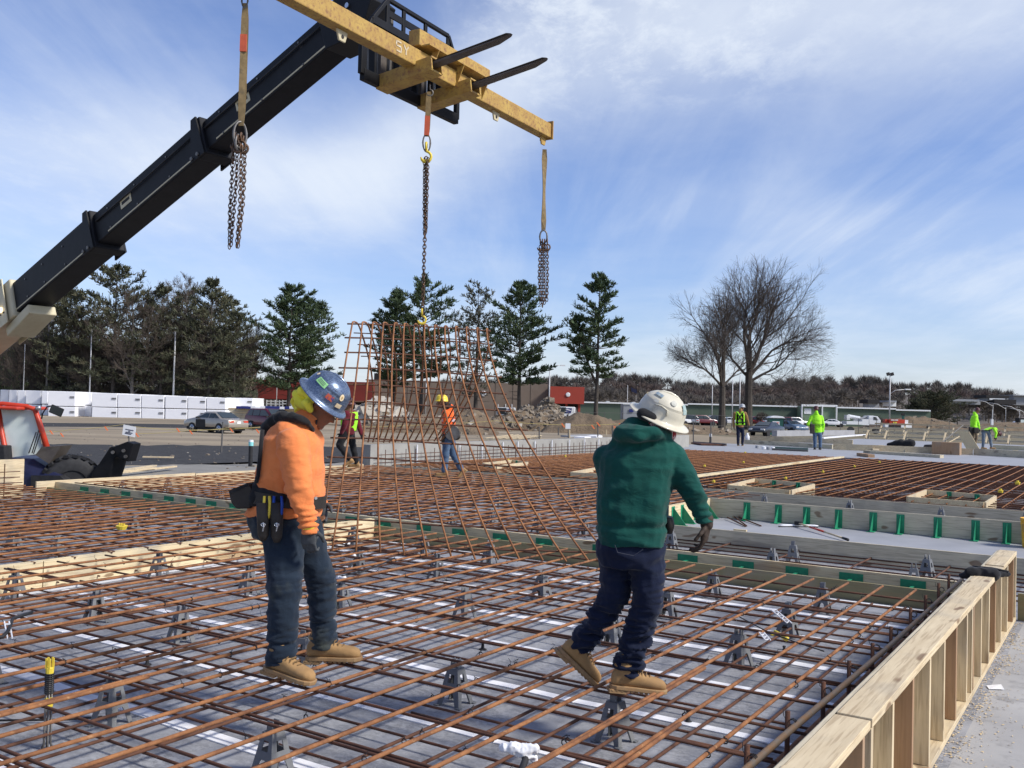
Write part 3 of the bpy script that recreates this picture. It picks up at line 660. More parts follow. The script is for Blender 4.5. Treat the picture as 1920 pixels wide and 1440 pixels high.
# ------------------------------------------------------------------ lifting gear
h_ = 4.05
C0 = V((-1.06, 11.84, HCAM+4.05)); UB = V((.511, .859, 0)).normalized(); WB = V((UB.y, -UB.x, 0))
BT = .215   # beam depth
def L3(u, w_, z): return C0 + UB*u + WB*w_ + Z*z
bm_ = thing('spreader_beam', L3(0, 0, 0), 'long worn yellow steel spreader beam held by the forks', 'spreader beam')
MB().bar(L3(-3.25, 0, BT/2), L3(2.90, 0, BT/2), .17, BT).build('beam', m['beamyel'], bm_, bevel=.012)
MB().box(L3(2.91, 0, BT/2+.01), (.012, .11, BT/2+.03), UB, WB).build('end_plate', m['beamyel'], bm_)
for u in (-3.0, -1.75, 1.45, 2.80):
    b = MB(); b.prism([L3(u-.09, -.012, 0), L3(u+.09, -.012, 0), L3(u+.05, -.012, -.12), L3(u-.05, -.012, -.12)], WB*.024)
    b.build('lug', m['cream' if abs(u) < 2 else 'beamyel'], bm_, bevel=.005)
# holes of the lugs read as dark discs proud of the plate
for u in (-1.75, 1.45):
    MB().lathe(L3(u, .0135, -.07), [(.022, 0), (.022, .003)], axis=WB, n=12).build('lug_hole', m['dark'], bm_)
# top stiffener and gussets
MB().bar(L3(-.45, 0, BT+.16), L3(1.15, 0, BT+.16), .17, .20).build('top_channel', m['beamyel'], bm_, bevel=.01)
for u in (-.2, .35, .95):
    MB().prism([L3(u, .088, BT+.06), L3(u, .088, 0.02), L3(u, .20, BT+.06)], UB*.012).build('gusset', m['beamyel'], bm_)
MB().box(L3(.35, .1, BT+.065), (.75, .10, .008), UB, WB).build('cover_plate', m['beamyel'], bm_)
for u in (-.40, .45):
    p = []
    for (dx, dz, wx, wz) in ((0, -.075, .115, .012), (0, .075, .115, .012), (-.105, 0, .012, .075), (.105, 0, .012, .075)):
        p.append((dx, dz, wx, wz))
    b = MB()
    wt = (WB+Z*.13).normalized(); zt_ = wt.cross(UB)*-1 if wt.cross(UB).z < 0 else wt.cross(UB)
    for dx, dz, wx, wz in p: b.box(L3(u+dx, -.10, -.075+dz+.02), (wx, .42, wz), UB, wt, zt_)
    b.build('fork_pocket', m['beamyel'], bm_, bevel=.004)
# worn white lettering on the beam side facing the camera
def stroke(b, pts, th, n_, z_off=0):
    for p, q in zip(pts[:-1], pts[1:]): b.bar(p, q, .006, th, up=(V(q)-V(p)).cross(n_))
b = MB()
def LT(u, z): return L3(u, .0875, z)
gl = {'S': [(.09, .13), (.0, .13), (.0, .08), (.09, .08), (.09, .02), (0, .02)], 'K': [(0, .02), (0, .13)], 'Y': [(.0, .13), (.045, .075), (.045, .02)]}
uu = -.90
for chs in ('S', 'Y'):
    stroke(b, [LT(uu+x, z+.04) for x, z in gl[chs]], .02, WB); uu += .14
stroke(b, [LT(uu-.095+.0, .115), LT(uu-.05, .17)], .02, WB)
b.build('lettering', M('worn_lettering', (.62, .55, .42), (.45, .33, .18), 22, .7), bm_)
# slings
def torus(b, c, n1, n2, rx, ry, r, k=12, n=5):
    "stadium ring: long axis n1"
    pts = [c + n1*(rx*math.cos(q)) + n2*(ry*math.sin(q)) for q in np.linspace(0, 2*math.pi, k, endpoint=False)]
    vs = []; fs = []; nn = V(n1).cross(V(n2)).normalized()
    for i, p in enumerate(pts):
        o_ = (p-c).normalized()
        for j in range(n):
            a = 2*math.pi*j/n; vs.append(p + (o_*math.cos(a) + nn*math.sin(a))*r)
    for i in range(k):
        i2 = (i+1) % k
        for j in range(n):
            j2 = (j+1) % n; fs.append((i*n+j, i*n+j2, i2*n+j2, i2*n+j))
    b.add(vs, fs)
def chain(pts, pitch, w, r, parent, name='chain_strand', k=8):
    b = MB(); pts = [V(p) for p in pts]
    ds = [0]
    for p, q in zip(pts[:-1], pts[1:]): ds.append(ds[-1]+(q-p).length)
    n = int(ds[-1]/pitch)
    ph = random.uniform(0, 3)
    for i in range(n+1):
        t = min(i*pitch, ds[-1]-1e-6); j = max(q for q in range(len(ds)-1) if ds[q] <= t)
        f = (t-ds[j])/(ds[j+1]-ds[j]); c = pts[j].lerp(pts[j+1], f); d, sx, u = frame(pts[j+1]-pts[j], Z if abs((pts[j+1]-pts[j]).normalized().z) < .9 else V((0, 1, 0)))
        a = ph + (i % 2)*math.pi/2 + i*.05 + random.uniform(-.15, .15)
        s2 = sx*math.cos(a)+u*math.sin(a); dd = (d + s2*random.uniform(-.12, .12)).normalized()
        torus(b, c, dd, s2, pitch*.78, w, r, k, 4)
    return b.build(name, m['chain'], parent, smooth=True)
def strap(p0, p1, w, parent, tag0=None, twist=.3):
    b = MB(); n = 8; vs = []; p0 = V(p0); p1 = V(p1)
    for i in range(n+1):
        c = p0.lerp(p1, i/n); a = twist*math.sin(i/n*3); d = V((math.cos(a), math.sin(a), 0))
        for s_ in (-1, 1):
            pass
    for off, tw_ in ((V((0, -.012, 0)), .9), (V((.006, .012, 0)), 1.0)):
        vs = []
        for i in range(n+1):
            c = p0.lerp(p1, i/n)+off*min(1, min(i, n-i)/1.5); a = twist*math.sin(i/n*3)*tw_
            d = V((math.cos(a), math.sin(a), 0))*w/2*(.75 if i in (0, n) else 1); nrm = V((-math.sin(a), math.cos(a), 0))*.004
            vs += [c-d-nrm, c+d-nrm, c+d+nrm, c-d+nrm]
        fs = [(0, 1, 2, 3)]
        for i in range(n):
            for j in range(4): fs.append((i*4+j, i*4+(j+1) % 4, i*4+4+(j+1) % 4, i*4+4+j))
        fs.append(tuple(n*4+j for j in range(4))); b.add(vs, fs)
    b.build('strap', m['strap'], parent, smooth=False)
    if tag0:
        c = p0.lerp(p1, tag0[0]); c2 = p0.lerp(p1, tag0[1]); c.y -= .02; c2.y -= .02; MB().bar(c, c2, w*1.06, .012, up=V((0, 1, 0))).build('strap_tag', m['straptag'], parent)
def hook(c, sc, mat, parent):
    b = MB(); pts = [c+V((math.sin(q)*.05*sc, 0, math.cos(q)*.05*sc-.05*sc)) for q in np.linspace(.1, 4.6, 10)]
    b.tube([c+V((0, 0, .03*sc))]+pts, [.013*sc]*6+[.018*sc]*3+[.012*sc, .006*sc], 8)
    torus(b, c+V((0, 0, .05*sc)), Z, V((0, 1, 0)), .035*sc, .03*sc, .012*sc, 10, 6)
    return b.build('hook', mat, parent, smooth=True)
# left (near) sling with four hanging strands
YL, YC, YR = 9.30, 11.84, 14.36
s1 = thing('chain_sling', P(458, 0, YL), 'tan strap sling with orange tag and four loose chains hanging below it', 'lifting sling', 'slings hung from the spreader beam')
b = MB(); torus(b, P(459, -2, YL), Z, V((1, 0, 0)), .09, .03, .011, 14, 6); b.build('shackle', m['greysteel'], s1, smooth=True)
strap(P(460, 6, YL), P(452, 236, YL), .062, s1, (.26, .40))
b = MB(); torus(b, P(450, 253, YL), Z, V((.8, .6, 0)), .13, .065, .014, 18, 6); torus(b, P(447, 268, YL), Z, V((.3, .9, 0)), .08, .05, .012, 14, 6); b.build('ring', m['greysteel'], s1, smooth=True)
for x, y in ((441, 262), (446, 268), (452, 264), (457, 270)):
    hook(P(x, y, YL+random.uniform(-.05, .05)), .9, m['chain'], s1)
for pts in (((438, 272), (435, 330), (431, 400), (430, 466)), ((445, 275), (443, 340), (438, 400), (433, 460)), ((452, 276), (451, 340), (450, 385), (444, 462)), ((459, 278), (458, 330), (455, 385), (446, 464))):
    dy = random.uniform(-.06, .06); chain([P(x, y, YL+dy) for x, y in pts], .040, .017, .0062, s1)
s2 = thing('chain_sling', P(803, 160, YC), 'middle tan strap sling whose single chain carries the hanging rebar cage', 'lifting sling', 'slings hung from the spreader beam')
hook(P(806, 168, YC), .8, m['greysteel'], s2)
strap(P(804, 172, YC), P(800, 256, YC), .06, s2, (.55, .98), .1)
b = MB(); torus(b, P(800, 268, YC), Z, V((.9, .3, 0)), .11, .05, .012, 16, 6); b.build('ring', m['greysteel'], s2, smooth=True)
hook(P(799, 284, YC), 1.3, m['yellow'], s2)
chain([P(799, 298, YC), P(797, 430, YC), P(794, 520, YC), P(792, 590, YC)], .044, .020, .0075, s2)
chain([P(802, 300, YC-.03), P(801, 350, YC-.03), P(799, 438, YC)], .044, .018, .007, s2)
chain([P(796, 300, YC+.03), P(795, 380, YC+.03), P(796, 440, YC)], .044, .018, .007, s2)
hook(P(791, 592, YC), 1.0, m['yellow'], s2)
s3 = thing('chain_sling', P(1020, 282, YR), 'farthest tan strap sling with a short bunch of loose chains at the beam end', 'lifting sling', 'slings hung from the spreader beam')
strap(P(1021, 280, YR), P(1019, 432, YR), .085, s3, None, 1.2)
b = MB(); torus(b, P(1019, 444, YR), Z, V((1, 0, 0)), .10, .055, .014, 16, 6); b.build('ring', m['greysteel'], s3, smooth=True)
for x in (1013, 1017, 1021, 1026):
    hook(P(x, 458, YR), .9, m['chain'], s3)
    chain([P(x, 464, YR), P(x-1+(x-1019)*.2, 520, YR), P(1019+(x-1019)*.9, 576 - abs(x-1017)*1.5, YR)], .046, .020, .0075, s3)
# ------------------------------------------------------------------ the telehandler
Jn = P(52, 560, 17.6); Tn = P(668, 36, 12.35)
bd = (Tn-Jn).normalized(); th_loc = V((-12, 21, GZ))
te = thing('telehandler', th_loc, 'telehandler with long black boom, red cab and navy hood lifting the spreader beam', 'telehandler')
_, bs, bu = frame(bd)
def boomsec(p0, p1, w_, hh, mat, name='boom_section', bev=.02): return MB().bar(p0, p1, w_, hh, up=bu).build(name, mat, te, bevel=bev)
def BP(f): return Jn.lerp(Tn, f)
boomsec(BP(-.04), BP(.30), .47, .58, m['blacksteel']); boomsec(BP(.28), BP(.64), .42, .52, m['blacksteel']); boomsec(BP(.62), BP(1.02), .37, .46, m['blacksteel'])
for f, w_, hh in ((.30, .54, .68), (.645, .49, .61)):
    c = BP(f)
    MB().bar(BP(f-.012), BP(f+.012), w_, hh, up=bu).build('collar', m['blacksteel'], te, bevel=.02)
    for s_ in (-1, 1):
        MB().prism([c+bs*s_*w_/2-bu*hh*.5-bd*.25, c+bs*s_*w_/2-bu*hh*.5+bd*.1, c+bs*s_*w_/2+bu*hh*.52+bd*.06, c+bs*s_*w_/2+bu*hh*.52-bd*.06], bs*s_*.03).build('collar_plate', m['blacksteel'], te)
    for k in (-.2, -.05): MB().lathe(c+bs*(w_/2+.03)-bu*hh*(.42)+bd*k, [(.03, 0), (.03, .02)], axis=bs, n=10).build('bolt', m['greysteel'], te)
# worn light streak along the lower chord of the boom
for f0, f1, sec in ((.0, .28, .31), (.35, .62, .28), (.68, .95, .25)):
    MB().bar(BP(f0)-bu*(sec-.07)+bs*(.236 if f0 < .1 else .211 if f0 < .5 else .186)+bs*.001, BP(f1)-bu*(sec-.07)+bs*(.236 if f0 < .1 else .211 if f0 < .5 else .186), .006, .022, up=bu).build('wear_strip', m['cream'], te)
for f0, f1 in ((.32, .60),):
    MB().tube([BP(f0)+bu*.30, BP(f1)+bu*.30], .012, 6).build('hose', m['black'], te)
for s_ in (-1, 1):
    for f0, f1, wd in ((.32, .63, .20), (.66, .97, .175)): MB().tube([BP(f0)+bs*s_*(wd+.03)+bu*.10, BP((f0+f1)/2)+bs*s_*(wd+.035)+bu*.09, BP(f1)+bs*s_*(wd+.03)+bu*.11], .014, 6).build('hose', m['black'], te, smooth=True)
for f in (.05, .12, .20, .36, .45, .55, .70, .80, .90):
    wd = .238 if f < .3 else .213 if f < .64 else .188
    for q in (-.18, .16): MB().lathe(BP(f)+bs*wd+bu*q, [(.016, 0), (.016, .010)], axis=bs, n=8).build('bolt', m['greysteel'], te)
for f, wd in ((.40, .211), (.74, .186)):
    MB().bar(BP(f)+bs*(wd+.002)+bu*.02, BP(f+.035)+bs*(wd+.002)+bu*.02, .004, .14, up=bu).build('decal', m['cream'], te)
    MB().bar(BP(f+.005)+bs*(wd+.005)+bu*.03, BP(f+.030)+bs*(wd+.005)+bu*.03, .003, .05, up=bu).build('decal', m['black'], te)
# cream outer section
c0 = BP(-.02); c1 = BP(-.75)
MB().bar(BP(-.75), BP(.0), .58, .74, up=bu).build('outer_boom', m['cream'], te, bevel=.03)
for s_ in (1, -1):
    MB().prism([c0+bs*s_*.32-bu*.42, c0+bs*s_*.32+bu*.44+bd*.0, c0+bs*s_*.32+bu*.44-bd*.9, c0+bs*s_*.32-bu*.42-bd*1.0], bs*s_*.02).build('boom_plate', m['cream'], te)
MB().bar(BP(-.05)-bu*.50, BP(.05)-bu*.42, .5, .18, up=bu).build('boom_nose', m['cream'], te, bevel=.02)
MB().lathe(c0+bs*.345-bu*.12-bd*.15, [(.05, 0), (.045, .05)], axis=bs, n=14).build('work_light', m['lamp'], te, smooth=False)
for k in (.35, -.2):
    for q in (.08, .2): MB().lathe(c0+bs*.34+bu*k-bd*q, [(.018, 0), (.018, .012)], axis=bs, n=8).build('bolt', m['black'], te)
# boom head and carriage
MB().prism([Tn-bd*.45+bs*.22-bu*.25, Tn-bd*.45+bs*.22+bu*.25, Tn+bd*.25+bs*.22+bu*.33, Tn+bd*.50+bs*.22-bu*.10, Tn+bd*.2+bs*.22-bu*.42], -bs*.44).build('boom_head', m['blacksteel'], te, bevel=.01)
MB().lathe(Tn+bs*.225+bd*.1+bu*.05, [(.035, 0), (.035, .02)], axis=bs, n=14).build('pin', m['chrome'], te)
wc = -.50
def CP(u, z, w_=0.0): return L3(u, wc+w_, z)
def cbar(u0, z0, u1, z1, wd, hh=.05, w0=0.0, name='carriage_bar'): return MB().bar(CP(u0, z0, w0), CP(u1, z1, w0), wd, hh, up=WB).build(name, m['blacksteel'], te, bevel=.006)
U0, U1, ZB, ZM, ZT = -.80, 1.22, -.10, .62, .98
cbar(U0, ZB, U1, ZB, .14, .08); cbar(U0+.15, ZM, U1, ZM, .10, .06)
cbar(U0+.45, ZT, U1-.25, ZT, .05, .05); cbar(U0+.45, ZT-.17, U1-.25, ZT-.17, .09, .02)
for u in (U0+.45, -.02, .45, U1-.25): cbar(u, ZM, u, ZT, .06, .03)
cbar(U1, ZM, U1-.25, ZT, .05, .05); cbar(U0+.15, ZM, U0+.45, ZT, .05, .05)
cbar(U0, ZB, U0, ZB+.42, .10, .06); cbar(U0, ZB+.42, U0+.15, ZM, .06, .05); cbar(U1, ZB, U1, ZM, .07, .06)
for u in (-.55, -.32, -.05, .12, .30, .48, .66, .85): cbar(u, ZB, u+random.uniform(-.02, .02), ZM, .05 if abs(u) > .2 else .10, .10, -.04)
for u in (-.15, .42):
    MB().prism([CP(u, ZB+.05, -.10), CP(u, ZM+.25, -.10), CP(u, ZM-.05, -.55), CP(u, ZB+.2, -.45)], UB*.05).build('carriage_plate', m['greysteel'], te)
for u in (-.40, .45):
    MB().bar(L3(u, wc-.02, ZB+.02), L3(u, wc-.02, ZM+.04), .12, .05, up=WB).build('fork_shank', m['fork'], te)
    b = MB(); pr = [(wc, -.035), (1.15, -.035), (1.32, -.012), (1.35, 0.0), (1.30, .012), (wc, .015)]
    vs = [];
    tipw = [.065, .065, .040, .022, .045, .065]
    A_ = [L3(u-q, w_, z-.09+.155*(w_+.5)) for (w_, z), q in zip(pr, tipw)]; B_ = [L3(u+q, w_, z-.09+.155*(w_+.5)) for (w_, z), q in zip(pr, tipw)]
    b.add(A_+B_, [tuple(range(6)), tuple(range(11, 5, -1))] + [(i, (i+1) % 6, 6+(i+1) % 6, 6+i) for i in range(6)])
    b.build('fork', m['fork'], te, fix=True)
# cab, hood, wheel, stabiliser at the left edge
YM = 19.8
def Q(x, y, dy=0.0): return P(x, y, YM+dy)
b = MB()
fr = [Q(76, 832), Q(70, 862)]
MB().tube([Q(-48, 868), Q(-42, 800), Q(-30, 762), Q(4, 757), Q(50, 762), Q(66, 768), Q(76, 800), Q(90, 846)], [.06, .06, .055, .05, .05, .055, .06, .065], 8).build('cab_frame', m['red'], te, smooth=True)
MB().tube([Q(-2, 764, .1), Q(1, 800, .02), Q(8, 835, -.05), Q(16, 862, -.1)], .055, 8).build('cab_post', m['red'], te, smooth=True)
MB().bar(Q(-20, 762, .3), Q(62, 766, .3), 1.3, .07, up=Z).build('cab_roof', m['red'], te, bevel=.03)
MB().prism([Q(2, 768, .05), Q(66, 770, .05), Q(80, 850, -.02), Q(18, 858, -.02)], V((0, .02, 0))).build('windscreen', m['cabglass'], te)
MB().prism([Q(-40, 775, .2), Q(-2, 768, .12), Q(14, 862, .0), Q(-46, 868, .0)], V((0, .02, 0))).build('side_window', m['cabglass'], te)
for x0, y0, x1, y1 in ((54, 850, 68, 810), (60, 850, 73, 806), (63, 851, 76, 812)): MB().tube([Q(x0, y0, -.12), Q(x1, y1, -.12)], .012, 5).build('wiper', m['black'], te)
for x, y in ((5, 765), (70, 765)):
    MB().lathe(Q(x, y, -.12), [(.05, 0), (.055, .06), (.03, .1)], axis=V((0, 1, 0)), n=12).build('lamp', m['chrome'], te, smooth=True)
MB().tube([Q(78, 785, -.1), Q(80, 775, -.15), Q(88, 763, -.2), Q(98, 761, -.2)], .015, 6).build('mirror_arm', m['black'], te, smooth=True)
b = MB(); c = Q(106, 770, -.2); b.box(c, (.14, .02, .09), V((.93, 0, -.36)), V((0, 1, 0)), V((.36, 0, .93))); b.build('mirror', [m['black'], m['glass']], te, bevel=.02)
MB().box(c+V((0, -.022, 0)), (.125, .003, .075), V((.93, 0, -.36)), V((0, 1, 0)), V((.36, 0, .93))).build('mirror_glass', m['glass'], te)
MB().prism([Q(8, 858, .0), Q(62, 860, .0), Q(112, 892, -.3), Q(105, 893, -.3), Q(60, 893, -.3), Q(60, 920, -.3), Q(-20, 920, -.3), Q(-20, 862, -.3)], V((0, 1.0, 0))).build('hood', m['blue'], te, bevel=.02)
MB().prism([Q(-30, 834, -.4), Q(8, 836, -.4), Q(10, 866, -.4), Q(-30, 870, -.4)], V((0, .3, 0))).build('side_box', m['black'], te, bevel=.02)
MB().prism([Q(58, 892, -.35), Q(112, 892, -.35), Q(126, 905, -.35), Q(126, 925, -.35), Q(58, 925, -.35)], V((0, .6, 0))).build('axle_frame', m['black'], te)
MB().prism([Q(78, 838, -.2), Q(115, 836, -.2), Q(92, 870, -.25), Q(66, 853, -.2)], V((0, .5, 0))).build('mudguard', m['fork'], te)
wc_ = Q(134, 908, .1)
b = MB(); ax = V((.45, -.89, 0)).normalized(); wd_ = .40
b.lathe(wc_-ax*wd_/2, [(.30, .03), (.50, .0), (.57, .06), (.59, .2), (.57, .34), (.50, .40), (.30, .37)], axis=ax, n=36)
tyre = b.build('tyre', m['black'], te, smooth=True)
b = MB(); d_, sx_, u_ = frame(ax)
for i in range(22):
    a = i*2*math.pi/22
    for s_ in (-1, 1):
        a2 = a + (0 if s_ > 0 else math.pi/22); rd = sx_*math.cos(a2)+u_*math.sin(a2); tg = -sx_*math.sin(a2)+u_*math.cos(a2)
        b.box(wc_+rd*.59+ax*s_*.09, (.045, .11, .03), (tg+ax*.4*s_).normalized(), (ax-tg*.4*s_).normalized(), rd)
b.build('tread', m['black'], tyre)
b = MB(); b.lathe(wc_+ax*.12, [(.30, .08), (.28, .0), (.12, -.02), (.10, .06), (.0, .06)], axis=ax, n=24, caps=False); b.build('rim', m['dark'], te, smooth=True)
MB().prism([Q(166, 910), Q(186, 906), Q(200, 905), Q(208, 882), Q(214, 860), Q(226, 850), Q(226, 836), Q(206, 838), Q(197, 852), Q(186, 868), Q(172, 885)], V((.1, .45, 0))).build('stabiliser_arm', m['blacksteel'], te, bevel=.015)
MB().prism([Q(212, 838, -.05), Q(238, 828, -.05), Q(250, 832, -.05), Q(240, 866, -.05), Q(228, 862, -.05), Q(218, 856, -.05)], V((.05, .30, 0))).build('stabiliser_foot', m['blacksteel'], te, bevel=.015)
for x, y in ((232, 845), (236, 856), (212, 848)): MB().lathe(Q(x, y, -.08), [(.035, 0), (.035, .03)], axis=V((0, -1, 0)), n=12).build('pin', m['greysteel'], te)
# ------------------------------------------------------------------ the hanging rebar cage (a mat lifted by its middle)
hm = thing('hanging_rebar_mat', P(800, 1000, 10.5), 'tall rebar mat hanging folded over the crane chain, its front edge touching the floor mat', 'rebar mat')
TOPX = [661, 679.5, 699, 719, 739.5, 758, 777, 796, 815, 834, 854, 874, 894, 912]
BOT = [(600, 1030), (622.5, 1033), (667.5, 1034), (713, 1037), (758, 1041), (801, 1044), (847, 1047), (891, 1048.5), (934.7, 1049), (975, 1051), (1018, 1051), (1062, 1053), (1105, 1054), (1150, 1054)]
MID = [(631+26.1*i_, 790+.3*i_) for i_ in range(14)]
BACK = [(690, 829), (699, 829), (709, 829.5), (719, 829.5), (730, 829.5), (741, 829), (753, 829), (765, 828.5), (777, 828), (789, 828), (802, 827), (814, 827), (820, 827), (826, 827)]
fronts, backs = [], []
nb = 14
for i in range(nb):
    f = i/(nb-1); Yt = 11.45 + .95*f
    top = P(TOPX[i], 604 + 13*f**1.5, Yt)
    bo = P(*BOT[i], 10.15 - .25*f); mi = P(*MID[i], (Yt*.50+10.1*.50)-.12)
    bk = P(*BACK[i], Yt+1.6)
    # rounded fold: front curve through mid, back curve
    def q3(a_, b_, c_, t): # quadratic through b_ at .5
        ctrl = b_*2 - (a_+c_)/2
        return a_*(1-t)**2 + ctrl*2*t*(1-t) + c_*t**2
    fr_ = [q3(top, mi, bo, t) for t in np.linspace(0, 1, 17)]
    fold = V((0, .22, .015))
    bt = top + V((0.02, .42, -.03-.05*f)); bm2 = bt.lerp(bk, .5) + V((.10*(1-f)+.32*f*.55, .12, .1*f))
    bkc = [q3(bt, bm2, bk, t) for t in np.linspace(0, 1, 12)]
    arc = [top + V((.006, .10, .014)), top + V((.012, .22, .014)), top + V((.016, .33, .0))]
    if f > .55:
        for k in range(3): fr_[k] = fr_[k] + V((0, -.02*k, 0))
    pts = fr_[::-1] + arc + bkc
    fronts.append(fr_); backs.append(bkc)
    MB().tube(pts, .0108, 8).build('long_bar', m['rust'], hm, smooth=True)
def along(cs, t):
    n = len(cs)-1; x = t*n; i = min(int(x), n-1); return cs[i].lerp(cs[i+1], x-i)
def arcpos(cs, L_):
    d = 0
    for p, q in zip(cs[:-1], cs[1:]):
        l = (q-p).length
        if d + l >= L_: return p.lerp(q, (L_-d)/l)
        d += l
    return cs[-1]
def clen(cs): return sum((q-p).length for p, q in zip(cs[:-1], cs[1:]))
for k in range(13):
    pts = []
    for i, cs in enumerate(fronts):
        T = clen(cs); pts.append(arcpos(cs, T*((k+.12)/12.55)) + V((0, .022, 0)))
    e0 = pts[0] - (pts[1]-pts[0])*random.uniform(.25, .6); e1 = pts[-1] + (pts[-1]-pts[-2])*random.uniform(.2, .5)
    pts = [e0]+pts+[e1]
    MB().tube(pts, .0095, 8).build('cross_bar', m['rust_mid'], hm, smooth=True)
for k in range(10):
    pts = []
    for i, cs in enumerate(backs): pts.append(arcpos(cs, clen(cs)*(k+.5)/9.6) + V((0, -.02, 0)))
    e0 = pts[0] - (pts[1]-pts[0])*.8; pts = [e0]+pts
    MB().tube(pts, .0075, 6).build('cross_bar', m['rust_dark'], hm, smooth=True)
# ------------------------------------------------------------------ trees
def rot_about(v, axis, ang): return Quaternion(axis, ang) @ v
def perp(v):
    a = V((random.gauss(0, 1), random.gauss(0, 1), random.gauss(0, 1))); a = a - v*a.dot(v)
    return a.normalized() if a.length > 1e-5 else frame(v)[1]
def seg3(b, p, q, r0, r1, n=3):
    d, s, u = frame(q-p); o = len(b.v)
    for c, r in ((p, r0), (q, r1)):
        for j in range(n):
            a = 2*math.pi*j/n; b.v.append(tuple(c + (s*math.cos(a)+u*math.sin(a))*r))
    for j in range(n):
        j2 = (j+1) % n; b.f.append((o+j, o+j2, o+n+j2, o+n+j)); b.mi.append(0)
def tuft(b, c, d, size, n=6, wd=.16):
    for i in range(n):
        dd = (d + perp(d)*random.uniform(.3, 1.1)).normalized(); s = perp(dd)*size*wd; l = size*random.uniform(.7, 1.2)
        o = len(b.v); b.v += [tuple(c-s*.5), tuple(c+s*.5), tuple(c+dd*l+s*.35), tuple(c+dd*l*1.05-s*.3)]; b.f.append((o, o+1, o+2, o+3)); b.mi.append(0)
def pine(loc, H, Wd, label, mat='needle', crown=.22, dens=1.0, name='pine_tree', group='pines along the far side of the lot', fork=None, sparse=0.0, rad=None, topround=.55, seed=0, lean=0.0, deadlow=True):
    random.seed(seed+int(H*100)); root = thing(name, loc, label, 'pine tree', group)
    t = MB(); r0 = rad or H*.016
    pts = [V((0, 0, -.1))]; 
    for i in range(1, 9): pts.append(V((lean*H*(i/8)**1.5+random.uniform(-.06, .06)*H/15, random.uniform(-.06, .06)*H/15, H*.97*i/8)))
    t.tube(pts, [r0*(1-.93*i/8) for i in range(9)], 7)
    leaders = [(pts, 1.0)]
    if fork:
        fz, ang, l2 = fork; p0 = V((lean*H*fz**1.5, 0, H*fz)); p = [p0]
        for i in range(1, 7):
            f = i/6; p.append(p0 + V((ang*H*l2*(f**.8), 0, H*l2*f)))
        t.tube(p, [r0*.6*(1-.9*i/6) for i in range(7)], 6); leaders.append((p, .55))
    fo = MB(); br = t
    def on(pl, z):
        for p, q in zip(pl[:-1], pl[1:]):
            if p.z <= z <= q.z: return p.lerp(q, (z-p.z)/(q.z-p.z))
        return pl[-1]
    for pl, sc in leaders:
        z = max(H*crown, pl[0].z + (0 if sc == 1 else .15*H)); ztop = pl[-1].z
        while z < ztop:
            f = (z-H*crown)/(ztop-H*crown) if sc == 1 else (z-pl[0].z)/(ztop-pl[0].z)
            prof = (1-f**(1.0+topround*2))**.70*(.60+.40*min(1, f*3.2))*1.28
            k = random.randint(3, 5) if sc == 1 else 3
            a0 = random.uniform(0, 6.28)
            for j in range(k):
                if random.random() < sparse: continue
                a = a0 + j*6.28/k + random.uniform(-.4, .4)
                l = Wd*prof*sc*random.uniform(.45, 1.15) + .25
                up = random.uniform(-.06, .14) + f*.5
                d = V((math.cos(a), math.sin(a), up)).normalized(); p = on(pl, z+random.uniform(-.2, .2)); n = 5; pr = p
                side = V((-math.sin(a), math.cos(a), 0))
                for i in range(1, n+1):
                    q = p + d*l*i/n + Z*(l*.10*((i/n)**2)) + side*random.uniform(-.08, .08)*l
                    seg3(br, pr, q, .016*l*(1-(i-1)/n)+.012, .016*l*(1-i/n)+.010)
                    if i >= 2:
                        m_ = int((5+l*1.5)*dens*(.5+.5*i/n))
                        for _ in range(m_):
                            o_ = side*random.gauss(0, .17*l*(1.15-.5*i/n)) + Z*random.gauss(.06, .10) + d*random.uniform(-.15, .15)*l
                            c = q + o_; dd = (d*.7 + V((0, 0, .55)) + side*random.uniform(-.8, .8)*(1 if o_.dot(side) > 0 else 1)).normalized()
                            tuft(fo, c, dd, .46*(H/15)**.4, 5, .20)
                    pr = q
            z += H*random.uniform(.028, .050)
        for _ in range(int(14*dens)): tuft(fo, pl[-1]+V((random.gauss(0, .15), random.gauss(0, .15), random.uniform(-.6, .2))), Z, .5, 5, .18)
    if deadlow:
        for _ in range(9):
            z = H*random.uniform(crown*.4, crown+.1); a = random.uniform(0, 6.28); p = on(pts, z); l = Wd*random.uniform(.25, .6)
            q = p+V((math.cos(a), math.sin(a), random.uniform(-.15, .15)))*l; seg3(t, p, q, .04, .012)
            for _ in range(3): q2 = p.lerp(q, random.uniform(.4, .9)); seg3(t, q2, q2+V((math.cos(a), math.sin(a), 0))*.3*l+perp(Z)*.2*l, .015, .008)
    t.build('trunk', m['bark'], root, smooth=True, world=False); fo.build('crown', m[mat], root, world=False)
    return root
